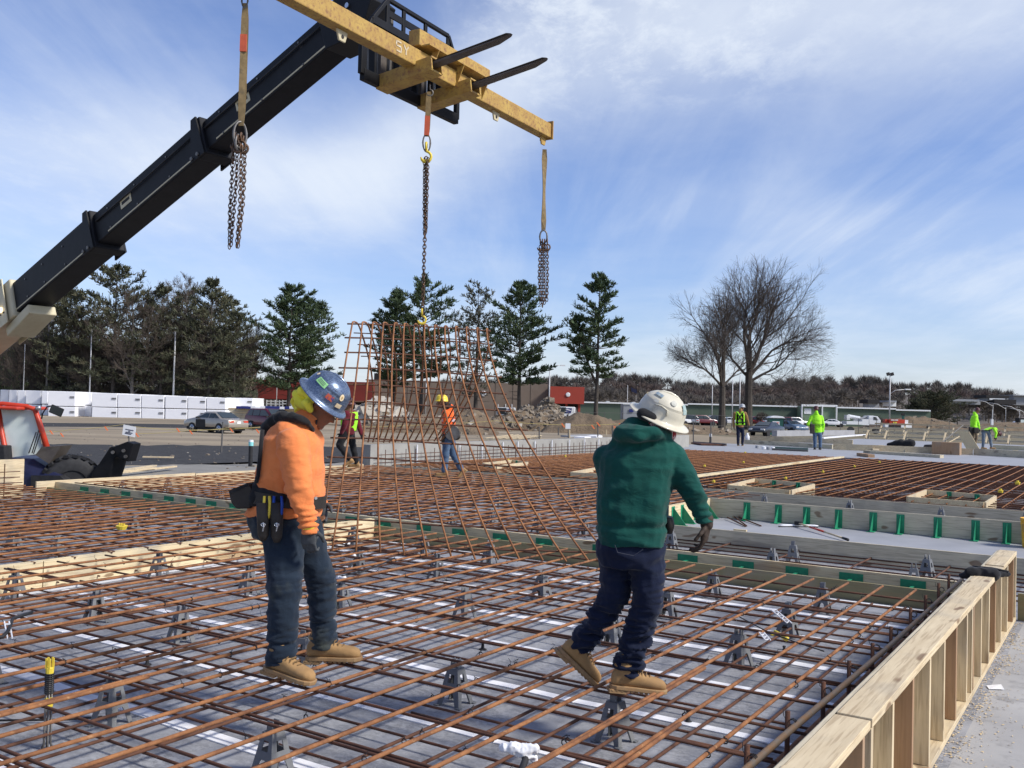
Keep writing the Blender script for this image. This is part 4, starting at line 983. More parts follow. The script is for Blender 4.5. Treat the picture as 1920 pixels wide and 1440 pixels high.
def bare(loc, H, label, spread=.55, levels=6, mat='twig', name='bare_tree', group=None, trunkf=.25, r0=None, seed=1, n1=5, upb=.25, minr=.014, twigs=3, cat='bare tree', dirs=None, tmat='bark', gn=.80, droop=0.0):
    random.seed(seed); root = thing(name, loc, label, cat, group)
    t = MB(); c = MB(); r0 = r0 or H*.020
    def grow(p, d, l, r, lev):
        b = t if lev <= 1 else c
        n = 4 if lev < 3 else 3 if lev < 5 else 2; pr = p
        for i in range(n):
            d = (d + perp(d)*random.uniform(.05, .20) + Z*(upb*.10 if lev < 5 else -droop*.1)).normalized(); q = pr + d*l/n
            ra = r*(1-.42*i/n); rb = r*(1-.42*(i+1)/n)
            seg3(b, pr, q, max(ra, minr*.6), max(rb, minr*.5), 6 if lev <= 1 else 3)
            if lev < levels and i >= (1 if lev else 3):
                for _ in range(1 if lev < 2 else random.choice((1, 1, 2))):
                    dd = (d + perp(d)*random.uniform(.55, .95)*spread*1.7).normalized()
                    grow(q, dd, l*random.uniform(.45, .72), rb*random.uniform(.42, .62), lev+1)
            pr = q
        if lev < levels:
            for _ in range(2 if lev else n1):
                dd = (d + perp(d)*random.uniform(.35, .8)*spread*1.3).normalized()
                grow(pr, dd, l*gn*random.uniform(.75, 1.05), r*.58*random.uniform(.8, 1.1), lev+1)
    if dirs:
        # trunk then given main limbs (direction, length, radius)
        pt = [V((0, 0, -.1)), V((0, 0, H*trunkf*.5)), V((dirs[0][3], 0, H*trunkf))] if len(dirs[0]) > 3 else [V((0, 0, -.1)), V((0, 0, H*trunkf*.5)), V((0, 0, H*trunkf))]
        t.tube(pt, [r0*1.25, r0, r0*.92], 9)
        for q in dirs:
            hz = q[4] if len(q) > 4 else 1.0
            grow(V((0, 0, 0)).lerp(pt[-1], hz), V(q[0]).normalized(), q[1]*H, q[2]*r0, 1)
    else: grow(V((0, 0, -.1)), Z, H*trunkf, r0, 0)
    t.build('trunk', m[tmat], root, world=False); c.build('crown', m[mat], root, world=False)
    return root
def leader_tree(loc, H, label, group=None, seed=1, mat='twig_brown', tmat='bark_grey', wd=.42, name='bare_tree', low=.18):
    "bare tree with one leading stem and ascending side branches"
    random.seed(seed); root = thing(name, loc, label, 'bare tree', group); t = MB(); c = MB(); r0 = H*.016
    pts = [V((0, 0, -.1))]
    for i in range(1, 11): pts.append(V((pts[-1].x+random.uniform(-.02, .02)*H*.6, pts[-1].y+random.uniform(-.02, .02)*H*.5, H*.96*i/10)))
    t.tube(pts, [r0*(1-.95*i/10)+.01 for i in range(11)], 7)
    def br(p, d, l, r, lev):
        n = 4; pr = p
        for i in range(n):
            d = (d+perp(d)*random.uniform(.05, .2)+Z*.06).normalized(); q = pr+d*l/n; seg3(c if lev else t, pr, q, max(r*(1-i/n*.8), .010), max(r*(1-(i+1)/n*.8), .009), 3)
            if lev < 3:
                for _ in range(2 if lev < 2 else 1): br(q, (d+perp(d)*random.uniform(.4, .8)).normalized(), l*random.uniform(.35, .6), r*.5, lev+1)
            pr = q
        if lev < 3: br(pr, d, l*.4, r*.3, lev+1)
    for k in range(24):
        f = low+(.97-low)*k/24; a = k*2.4+random.uniform(-.3, .3); x = f*10; i = min(int(x), 9); p = pts[i].lerp(pts[i+1], x-i)
        br(p, V((math.cos(a), math.sin(a), random.uniform(.5, 1.1))).normalized(), H*wd*(1-f)**.65*random.uniform(.7, 1.1)+.5, r0*.38*(1-f)+.02, 0)
    t.build('trunk', m[tmat], root, world=False); c.build('crown', m[mat], root, world=False); return root
def tloc(x, Y, z=GZ):
    p = P(x, HZ(x), Y); return V((p.x, p.y, z))
def theight(x, ytop, Y, z=GZ): return P(x, ytop, Y).z - z
def TP(x, ytop, Y, hw, label, **k): return pine(tloc(x, Y), theight(x, ytop, Y), hw/1790*Y, label, **k)
# the row of single pines
TP(541, 532, 118, 66, 'dense full pine standing alone just left of the blue hard hat', dens=1.25, crown=.22, seed=3, topround=.35)
TP(575, 560, 121, 44, 'narrower pine leaning right behind the lone full pine', dens=.9, crown=.2, seed=31, lean=.03)
TP(738, 545, 122, 44, 'pine with pale green crown left of the crane chain', dens=1.1, crown=.25, seed=4)
TP(790, 520, 118, 62, 'tall dark pine directly behind the crane chain', dens=1.1, crown=.30, seed=5)
TP(892, 525, 120, 48, 'thin greyish half bare pine between two full pines', mat='needle_dry', dens=.42, sparse=.15, crown=.2, seed=6, group=None)
TP(972, 528, 112, 58, 'dark pine with layered crown behind the farthest lifting chain', dens=1.1, crown=.30, seed=7, topround=.5)
TP(1118, 510, 110, 50, 'sparse layered pine with a forked trunk right of the red wall', dens=.95, crown=.33, seed=8, fork=(.28, -.34, .42), sparse=.1, topround=.3)
# left grove
for (x, yt, Y, hw, mt, dn, cr, sd_, lb, sp) in (
    (212, 497, 113, 78, 'needle_dark', 1.25, .22, 11, 'tallest broad pine of the left grove, with an open rounded top', .12),
    (128, 545, 114, 60, 'needle_dark', 1.1, .15, 12, 'dark pine behind the boom at the left of the grove', .1),
    (60, 585, 130, 55, 'needle_dark', 1.1, .12, 13, 'dark pine behind the dark lamp post', .1),
    (8, 600, 126, 55, 'needle', 1.0, .12, 14, 'pine at the left edge below the cream boom section', .2),
    (300, 535, 113, 52, 'needle_dark', 1.1, .2, 15, 'thin pine with dry crown near the middle of the grove', .2),
    (392, 525, 112.5, 58, 'needle_dark', 1.15, .2, 16, 'large dark pine at the right part of the grove', .1),
    (262, 575, 119, 44, 'needle', .9, .3, 17, 'lower green pine behind the pale bare tree', .2),
    (438, 582, 113, 44, 'needle_dark', .95, .15, 18, 'smaller pine closing the grove at its right end', .15),
    (350, 600, 128, 50, 'needle_dark', .9, .1, 19, 'dense dark pine low in the grove behind the white pole', .1),
    (170, 600, 132, 55, 'needle_dark', .9, .05, 20, 'dense dark pine low in the grove left of the white pole', .1),
    (340, 545, 131, 60, 'needle_dark', 1.0, .12, 44, 'broad dark pine filling the middle of the grove', .1),
    (420, 555, 130, 55, 'needle_dark', 1.0, .12, 45, 'broad dark pine filling the right part of the grove', .1),
    (95, 570, 132, 60, 'needle_dark', 1.0, .08, 46, 'broad dark pine filling the left part of the grove', .1)):
    TP(x, yt, Y, hw, lb, mat=mt, dens=dn*.72, crown=cr, seed=sd_, sparse=sp, topround=.55, group='pines of the left grove')
for (x, yt, Y, sd_, lb, sprd, tm) in (
    (248, 545, 112, 21, 'bare tree with pale grey trunk in front of the tallest pine', .42, 'bark_grey'),
    (110, 570, 116, 22, 'wide bare tree beside the dark lamp post', .5, 'bark'),
    (345, 520, 117, 23, 'bare tree with one pale broken trunk in the grove', .38, 'bark_grey'),
    (40, 640, 116, 24, 'small bare tree behind the leftmost thin pole', .55, 'bark'),
    (175, 655, 115, 25, 'brownish bare tree behind the white foam blocks', .55, 'bark'),
    (455, 620, 118, 26, 'small bare tree at the right end of the foam blocks', .5, 'bark'),
    (295, 650, 114, 27, 'brownish bare tree just left of the tallest white pole', .5, 'bark'),
    (405, 650, 115, 28, 'brownish bare tree right of the tallest white pole', .5, 'bark'),
    (75, 640, 117, 29, 'brownish bare tree left of the dark lamp post', .55, 'bark'),
    (215, 640, 117, 30, 'tall bare tree right of the slim white pole', .42, 'bark')):
    leader_tree(tloc(x, Y), theight(x, yt, Y), lb, 'bare trees of the left grove', sd_, tmat=tm, wd=sprd)
# dense undergrowth behind the grove
def woods(name, x0, x1, ytop, ybot, Y, mat, label, n, depth=20, hmin=.35, size=1.1, zb=GZ, kind='stuff', wob=9):
    random.seed(n); b = MB()
    for i in range(n):
        x = random.uniform(x0, x1); yt = ytop(x) + noise.noise(V((x*.03, Y*.1, 1)))*wob + noise.noise(V((x*.11, 2, 1)))*wob*.6
        Yd = Y + random.uniform(0, depth); top = P(x, yt, Y).z; zb_ = zb
        g = tloc(x, Yd, zb_); hh = (top-zb_)*random.uniform(hmin, 1.0)
        zc = random.triangular(zb_, top, top-(top-zb_)*.25) if hmin < 1 else top
        c = V((g.x, g.y, zc)); d = (V((random.gauss(0, .35), random.gauss(0, .35), 1))).normalized(); s = perp(d)*size*random.uniform(.03, .10); l = size*random.uniform(.5, 1.6)
        l = min(l, top+size*.5-zc + .2)
        o = len(b.v); b.v += [tuple(c-s), tuple(c+s), tuple(c+d*l)]; b.f.append((o, o+1, o+2)); b.mi.append(0)
    o = b.build(name, m[mat]); tag(o, label, 'woods', kind=kind); return o
woods('undergrowth', -120, 480, lambda x: 640, 760, 133, 'twig_brown', 'tangled dark undergrowth between the trees of the left grove', 20000, depth=8, size=1.2, wob=22)
structure(MB().prism([tloc(-160, 143), tloc(480, 143), tloc(480, 143)+Z*3.8, tloc(-160, 143)+Z*4.2], V((0, 1, 0))).build('thicket_bank', m['bark']))
# the two oaks
Yo = 128
bare(tloc(1403, Yo), theight(1403, 487, Yo), 'big spreading bare oak with a dark straight trunk, right of the pair', seed=47, levels=6, r0=.52, trunkf=.34, upb=.3, spread=.50, group='pair of bare oaks', minr=.011, cat='oak tree', name='oak_tree',
     dirs=[((.04, .1, 1), .24, .75), ((.45, .2, 1), .22, .6), ((-.35, -.1, 1), .22, .6), ((.85, 0, .9), .21, .5, 0, .9), ((1.2, .2, .55), .19, .42, 0, .82), ((-.8, .3, 1.), .15, .42, 0, .9), ((.2, -.6, .9), .19, .45, 0, .95), ((1.5, .1, .12), .17, .28, 0, .68), ((.75, .5, 1.), .22, .5)])
bare(tloc(1354, Yo-4), theight(1354, 540, Yo-4), 'smaller bare oak with a forked trunk, left of the pair', seed=52, levels=6, r0=.42, trunkf=.30, upb=.3, spread=.48, group='pair of bare oaks', minr=.011, cat='oak tree', name='oak_tree',
     dirs=[((-.38, .1, 1), .25, .62), ((.22, 0, 1), .25, .75), ((-.75, .2, 1.), .18, .42), ((.6, .3, .8), .16, .4), ((-.3, -.5, .9), .2, .4), ((.0, .5, 1), .22, .5), ((-.9, 0, .6), .15, .32)])
bare(tloc(1430, 150), 5.5, 'small dark bare tree behind the right oak', seed=33, levels=5, spread=.6, trunkf=.15, upb=.2, group=None)
bare(tloc(1625, 165), 5.5, 'small bare tree beside the white bucket truck', seed=34, levels=5, spread=.6, trunkf=.15, upb=.2)
bare(tloc(1650, 168), 5.0, 'small leaning bare tree right of the white bucket truck', seed=35, levels=5, spread=.55, trunkf=.15, upb=.2)
# far wooded ridge: solid bank plus twiggy edge
def ridge_y(x):
    pts = [(380, 742), (640, 730), (800, 716), (1000, 712), (1100, 706), (1160, 700), (1250, 712), (1330, 722), (1450, 714), (1560, 708), (1640, 708), (1700, 716), (1800, 722), (1860, 728), (1920, 745), (2100, 752)]
    for (a_, b_), (c_, d_) in zip(pts[:-1], pts[1:]):
        if x <= c_: return b_ + (d_-b_)*max(0, (x-a_))/(c_-a_)
    return pts[-1][1]
rb = MB(); top = []; bot = []; n_ = 140
for i in range(n_+1):
    x = 380 + i*(2140-380)/n_; yt = ridge_y(x)+24 + noise.noise(V((x*.02, 5, 0)))*6
    top.append(P(x, yt, 400)); bot.append(tloc(x, 330))
tb = [V((p.x*1.2, p.y*1.2, p.z*.9)) for p in top]
rb.add(bot+top+tb, [(i, i+1, n_+2+i, n_+1+i) for i in range(n_)] + [(n_+1+i, n_+2+i, 2*n_+3+i, 2*n_+2+i) for i in range(n_)])
structure(rb.build('wooded_ridge', m['woods']))
def far_crowns(name, x0, x1, dy, Y, mat, label, count, per=260, hw=9, seed=1, tall=1.0):
    random.seed(seed); b = MB()
    for i in range(count):
        x = random.uniform(x0, x1); g = tloc(x, Y+random.uniform(-10, 10)); yt = ridge_y(x) + 4 + dy + random.uniform(-5, 10)
        top = P(x, yt, g.y).z; W_ = hw/1790*Y*random.uniform(.6, 1.3); Hc = W_*random.uniform(1.6, 2.3)*tall; cz = top-Hc*.5
        seg3(b, V((g.x, g.y, cz-Hc*.9)), V((g.x, g.y, cz)), .25, .15)
        for k in range(per):
            a = random.uniform(0, 6.28); el_ = random.uniform(-.5, 1.45); rr = random.uniform(.25, 1)**.5
            d = V((math.cos(a)*math.cos(el_), math.sin(a)*math.cos(el_)*.6, math.sin(el_)))
            c = V((g.x, g.y, cz)) + V((d.x*W_, d.y*W_, d.z*Hc*.5))*rr; dd = (d + V((random.gauss(0, .3), 0, random.gauss(.3, .3)))).normalized()
            s = perp(dd)*random.uniform(.05, .14); l = random.uniform(.8, 2.2)
            o = len(b.v); b.v += [tuple(c-s), tuple(c+s), tuple(c+dd*l)]; b.f.append((o, o+1, o+2)); b.mi.append(0)
    return tag(b.build(name, m[mat]), label, 'woods', kind='stuff')
far_crowns('far_trees', 560, 2050, 0, 345, 'woods', 'brown leafless woods along the horizon', 330, 300, 12, 1)
far_crowns('far_trees', 1060, 1900, 14, 325, 'woodsred', 'reddish leafless woods lower on the horizon', 130, 260, 10, 2)
far_crowns('far_trees', 1060, 1900, 26, 300, 'woods', 'nearer brown leafless woods behind the long green building', 170, 260, 10, 3)
TP(1752, 738, 215, 42, 'broad dark evergreen in front of the far woods at the right', mat='needle_dark', dens=1.6, crown=.0, seed=41, group=None, topround=.6)
TP(1722, 752, 220, 26, 'smaller dark evergreen beside the broad evergreen', mat='needle_dark', dens=1.4, crown=.0, seed=42, group=None)
# ------------------------------------------------------------------ buildings
def pbox(parent, name, mat, x0, x1, yt, Y, dY, zb=GZ, ztop=None, yb=None):
    p0 = tloc(x0, Y, 0); p1 = tloc(x1, Y, 0); xm = (x0+x1)/2
    zt = P(xm, yt, Y).z if ztop is None else ztop; zb_ = zb if yb is None else P(xm, yb, Y).z
    return MB().box(V(((p0.x+p1.x)/2, Y+dY/2, (zt+zb_)/2)), ((p1.x-p0.x)/2, dY/2, (zt-zb_)/2)).build(name, m[mat], parent)
b1 = thing('flat_roof_building', tloc(780, 150), 'long brown brick building with red metal fascia behind the pines', 'building')
pbox(b1, 'wall', 'brick', 690, 1031, 716, 150, 25); pbox(b1, 'wall', 'brick', 430, 690, 716, 152, 25)
pbox(b1, 'fascia', 'redfascia', 470, 700, 714, 149, 2.5, yb=750); pbox(b1, 'entrance', 'dark', 500, 770, 750, 151.5, 1, yb=775)
pbox(b1, 'wall', 'greywall', 430, 520, 748, 150.5, 2)
pbox(b1, 'red_box', 'redwall', 1031, 1095, 725, 147, 14, yb=757); pbox(b1, 'entrance', 'dark', 1036, 1088, 757, 149, 3)
for x in (1040, 1062, 1086): pbox(b1, 'column', 'redwall', x-2, x+2, 757, 147.5, .6)
for x in (1046, 1070): pbox(b1, 'door', 'greywall', x, x+12, 764, 148.8, .1)
for x in range(730, 1031, 33): pbox(b1, 'wall_joint', 'dark', x-.25, x+.25, 717, 149.97, .03)
for x0, x1, yt in ((985, 1010, 708), (700, 730, 700), (600, 625, 704)): pbox(b1, 'roof_unit', 'dark', x0, x1, yt, 158, 4, yb=720)
for x in (934, 948, 960, 975, 991): pbox(b1, 'light_fixture', 'trim', x-.8, x+.8, 758, 149.9, .1, yb=763)
MB().lathe(P(907, 738, 149.9), [(.45, 0), (.35, .05)], axis=V((0, -1, 0)), n=12).build('wall_light', m['white'], b1)
MB().lathe(P(1065, 740, 146.9), [(.35, 0), (.25, .05)], axis=V((0, -1, 0)), n=12).build('emblem', m['white'], b1)
b2 = thing('long_green_building', tloc(1400, 190), 'very long low green metal building with a white roof edge', 'building')
for i, (x0, x1, yt) in enumerate(((1080, 1290, 756), (1290, 1504, 759.5), (1569, 1680, 765), (1680, 1745, 769))):
    pbox(b2, 'wall', 'greenwall', x0, x1, yt, 190, 30); pbox(b2, 'roof_edge', 'trim', x0, x1, yt-.9, 189.6, .4, yb=yt+1.6)
pbox(b2, 'wall', 'palegreen', 1506, 1568, 762, 186, 30); pbox(b2, 'roof_edge', 'trim', 1503, 1570, 758.5, 185.5, .5, yb=762.5)
for x in (1504, 1542, 1569): pbox(b2, 'corner_post', 'trim', x-1, x+1, 761, 185.4, .5)
pbox(b2, 'window', 'trim', 1508, 1521, 766, 185.9, .1, yb=776)
for x in (1140, 1188, 1240, 1320, 1350, 1410, 1452, 1630, 1655): pbox(b2, 'roof_vent', 'trim', x-3, x+3, HZ(x)-13.5+(x-1100)*.004, 200, 2, yb=HZ(x)-7)
random.seed(5)
hs = thing('distant_house', tloc(1868, 380), 'long dark roofed house with white walls on the far ridge at the right', 'house')
def hbox(h, nm, mt, x0, x1, yt, yb, Y, dY): return pbox(h, nm, mt, x0, x1, yt, Y, dY, yb=yb)
hbox(hs, 'wall', 'greywall', 1851, 1890, 745, 752, 285, 6); hbox(hs, 'roof', 'dark', 1849, 1892, 741, 746, 284, 8); hbox(hs, 'wall', 'dark', 1864, 1905, 749, 758, 283, 5)
hbox(hs, 'window', 'trim', 1855, 1884, 747, 750, 283.9, .2)
h2 = thing('distant_house', tloc(1912, 380), 'pale flat house at the right edge of the far ridge', 'house')
hbox(h2, 'wall', 'greywall', 1900, 1960, 742, 760, 288, 6); hbox(h2, 'roof', 'greywall', 1899, 1961, 741, 742.5, 287, 8)
h3 = thing('distant_house', tloc(1800, 330), 'low house with long pale roof among the far trees', 'house')
hbox(h3, 'wall', 'greywall', 1776, 1838, 752, 758, 280, 6); hbox(h3, 'roof', 'greywall', 1774, 1836, 748.5, 752.5, 279, 8)
h4 = thing('distant_house', tloc(1650, 300), 'small grey house among the trees left of the floodlight mast', 'house')
hbox(h4, 'wall', 'greywall', 1629, 1648, 756, 764, 282, 5); hbox(h4, 'roof', 'dark', 1627, 1649, 749, 756.5, 281, 7)
h5 = thing('distant_house', tloc(1675, 300), 'tiny pale house just right of the floodlight mast', 'house')
hbox(h5, 'wall', 'trim', 1667, 1680, 754, 762, 281, 5); hbox(h5, 'roof', 'greywall', 1666, 1681, 751, 754.5, 280, 7)
# poles
def pole(x, yt, yb, Y, lab, r=.10, mat='pole', head=None, lean=0):
    r *= .75
    t_ = P(x, yt, Y); g = V((t_.x-lean*.02, Y, GZ)); o = thing('pole' if head is None else 'street_lamp', g, lab, 'pole' if head is None else 'lamp post')
    MB().tube([g, t_], [r*1.2, r*.8], 8).build('mast', m[mat], o, smooth=True)
    if head == 'box': MB().box(t_+V((0, 0, .1)), (.55, .35, .14)).build('lamp_head', m['greywall'], o, bevel=.04)
    if head == 'cap': MB().lathe(t_, [(r*1.5, 0), (r*1.5, .15), (.02, .25)], n=8).build('cap', m['trim'], o)
    if head == 'arm':
        b = MB(); b.tube([t_+V((0, 0, -.2)), t_+V((.6, 0, .35)), t_+V((1.6, 0, .45))], [.06, .05, .05], 6); b.build('arm', m[mat], o, smooth=True)
        MB().box(t_+V((1.9, 0, .42)), (.35, .15, .08)).build('lamp_head', m['trim'], o)
    if head == 'arm2':
        MB().tube([t_+V((0, 0, -.5)), t_+V((-1.8, 0, .55)), t_+V((-4.0, 0, .9))], [.08, .07, .06], 6).build('arm', m[mat], o, smooth=True)
    if head == 'flood':
        for dx in (-.35, .35): MB().box(t_+V((dx, 0, .15)), (.25, .2, .28), V((1, 0, .3)).normalized(), V((0, 1, 0)), V((-.3, 0, 1)).normalized()).build('floodlight', m['dark'], o)
        MB().tube([t_-Z*3.4, t_+V((1.0, 0, -2.7)), t_+V((3.0, 0, -2.5))], .07, 6).build('arm', m[mat], o, smooth=True)
        MB().box(t_+V((3.2, 0, -2.5)), (.5, .2, .1)).build('lamp_head', m['trim'], o)
    return o
pole(92, 602, 745, 112, 'dark lamp post with a flat box head below the cream boom', .16, 'darkpole', 'box')
pole(172, 622, 733, 110, 'slim white pole in front of the grove, nearest the dark lamp post', .10, 'pole', 'cap')
pole(329, 618, 738, 111, 'tallest white pole in front of the grove', .14, 'pole', 'cap')
pole(47, 645, 730, 112, 'thin faint pole at the left edge of the grove', .07, 'pole')
pole(1031, 690, 760, 140, 'pale lamp post at the left corner of the red box wall', .13, 'pole', 'arm')
pole(1177, 722, 770, 150, 'short flagpole with a dark flag behind the white hard hat', .07, 'pole')
fl = P(1183, 726, 150); tag(MB().prism([fl, fl+V((.9, 0, -.4)), fl+V((1.0, 0, -1.0)), fl+V((.1, 0, -.7))], V((0, .03, 0))).build('flag', m['blue']), 'small dark flag on the short flagpole', 'flag')
pole(1336, 722, 800, 165, 'pale pole left of the smaller oak', .11); pole(1374, 712, 800, 165, 'pale pole between the two oak trunks', .12); pole(1388, 703, 800, 165, 'taller pale pole touching the right oak trunk', .13)
pole(520, 700, 750, 140, 'pale pole behind the burgundy car', .08); 
pole(738, 690, 790, 142, 'white pole behind the hanging cage, left of the yellow helmet', .10); pole(800, 690, 790, 142, 'second white pole behind the hanging cage, nearer the yellow helmet', .10)
pole(1669, 703, 790, 170, 'tall mast with two dark floodlights and a lamp arm', .16, 'pole', 'flood')
for i, (x, y) in enumerate(((1842, 752), (1866, 757), (1892, 762), (1908, 768), (1930, 760))):
    pole(x+20, y+6, 800, 230-i*8, 'curved arm street lamp at the right, %s from the left' % ORD[i], .07, 'pole', 'arm2')
# ------------------------------------------------------------------ white foam stacks
YF0 = 107
random.seed(11)
def foam(x0, x1, yt, yb, Y, dY, label, mark=True):
    p0, p1 = P(x0, (yt+yb)/2, Y), P(x1, (yt+yb)/2, Y); zt, zb = P((x0+x1)/2, yt, Y).z, P((x0+x1)/2, yb, Y).z
    o = thing('foam_block', V(((p0.x+p1.x)/2, Y, zb)), label, 'foam block', 'white foam blocks stacked two high')
    MB().box(V(((p0.x+p1.x)/2, Y+dY/2, (zt+zb)/2)), ((p1.x-p0.x)/2-.005, dY/2, (zt-zb)/2-.015)).build('block', m['foam'], o, bevel=.045)
    if mark:
        q = P(x1-6, yt+(yb-yt)*.38, Y-.03); MB().box(q, (.26, .008, .055)).build('printed_mark', m['greysteel'], o); MB().box(q-Z*.13, (.26, .008, .03)).build('printed_mark', m['greywall'], o)
    return o
xs = [(90, 141, 0), (172, 219.5, 0), (220.5, 264, 0), (265, 307.5, .0), (309.5, 351, 0), (352, 386, 0), (387, 423, 0)]
for i, (x0, x1, q) in enumerate(xs):
    yt = 733.5 + (x0-90)*.040; yb = 787.5 + (x0-250)*.0; ym = (yt+yb)/2 + 1.5; Y = 106
    foam(x0, x1, yt, ym-.4, Y, 10 if i != 1 else 10, 'upper white foam block, %s from the left in its row' % ORD[i])
    foam(x0, x1, ym+.4, yb, Y, 10, 'lower white foam block, %s from the left in its row' % ORD[i])
for i, (x0, x1) in enumerate(((0, 16), (16.5, 32), (32.5, 47), (48, 76), (78, 89.5))):
    foam(x0, x1, 730.5+x0*.03, 757.5, 109+(4-i)*1.2, 6, 'upper grey shaded foam block at the left end, %s from the left' % ORD[i], False)
    foam(x0, x1, 758.5, 786, 109+(4-i)*1.2, 6, 'lower grey shaded foam block at the left end, %s from the left' % ORD[i], False)
for i, (x0, x1) in enumerate(((142, 157), (157.5, 171.5))):
    foam(x0, x1, 735.5, 759.5, 108.5, 6, 'upper narrow foam block set back in the gap, %s from the left' % ORD[i], False); foam(x0, x1, 760.5, 786, 108.5, 6, 'lower narrow foam block set back in the gap, %s from the left' % ORD[i], False)
foam(424, 442, 745.5, 763, 110, 5, 'upper foam block at the right end, next to last'); foam(442.5, 474, 746, 764, 110, 5, 'upper foam block at the right end, last of the row')
foam(424, 436, 766, 780, 110, 5, 'lower foam block at the right end', False)
o = thing('lumber_stack', tloc(455, 100), 'stacks of grey lumber behind the burgundy car', 'lumber stack')
for k in range(6):
    a_ = P(432+k*1.5, 766+k*3.4, 98); b_ = P(640, 766+k*3.4+6, 98); MB().bar(a_, b_, 1.5, .16).build('board_layer', m['grey_b' if k % 2 else 'pine_b'], o)
o = thing('wrapped_stack', tloc(560, 100), 'purple and white wrapped bundles on the lumber behind the burgundy car', 'wrapped bundles')
random.seed(3)
for k in range(16):
    a_ = P(450+k*9, 764.5+random.uniform(-1, 1), 97); MB().box(a_, (.26, .5, .13)).build('bundle', m[random.choice(('white', 'foam', 'postal'))], o, bevel=.03)
for k, (x0, x1, y) in enumerate(((505, 530, 752), (535, 600, 752))):
    o = thing('white_rail', tloc(x0, 130), 'white rail fence %s of the burgundy car' % ('above the left end' if k == 0 else 'above and right'), 'rail fence')
    for yy in (y, y+5): MB().bar(P(x0-5, yy, 130), P(x1, yy+1, 130), .08, .15).build('rail', m['trim'], o)
    for x in range(x0-5, x1+1, 8): MB().bar(P(x, y-2, 130), P(x, y+12, 130), .12, .12, up=V((0, 1, 0))).build('post', m['trim'], o)
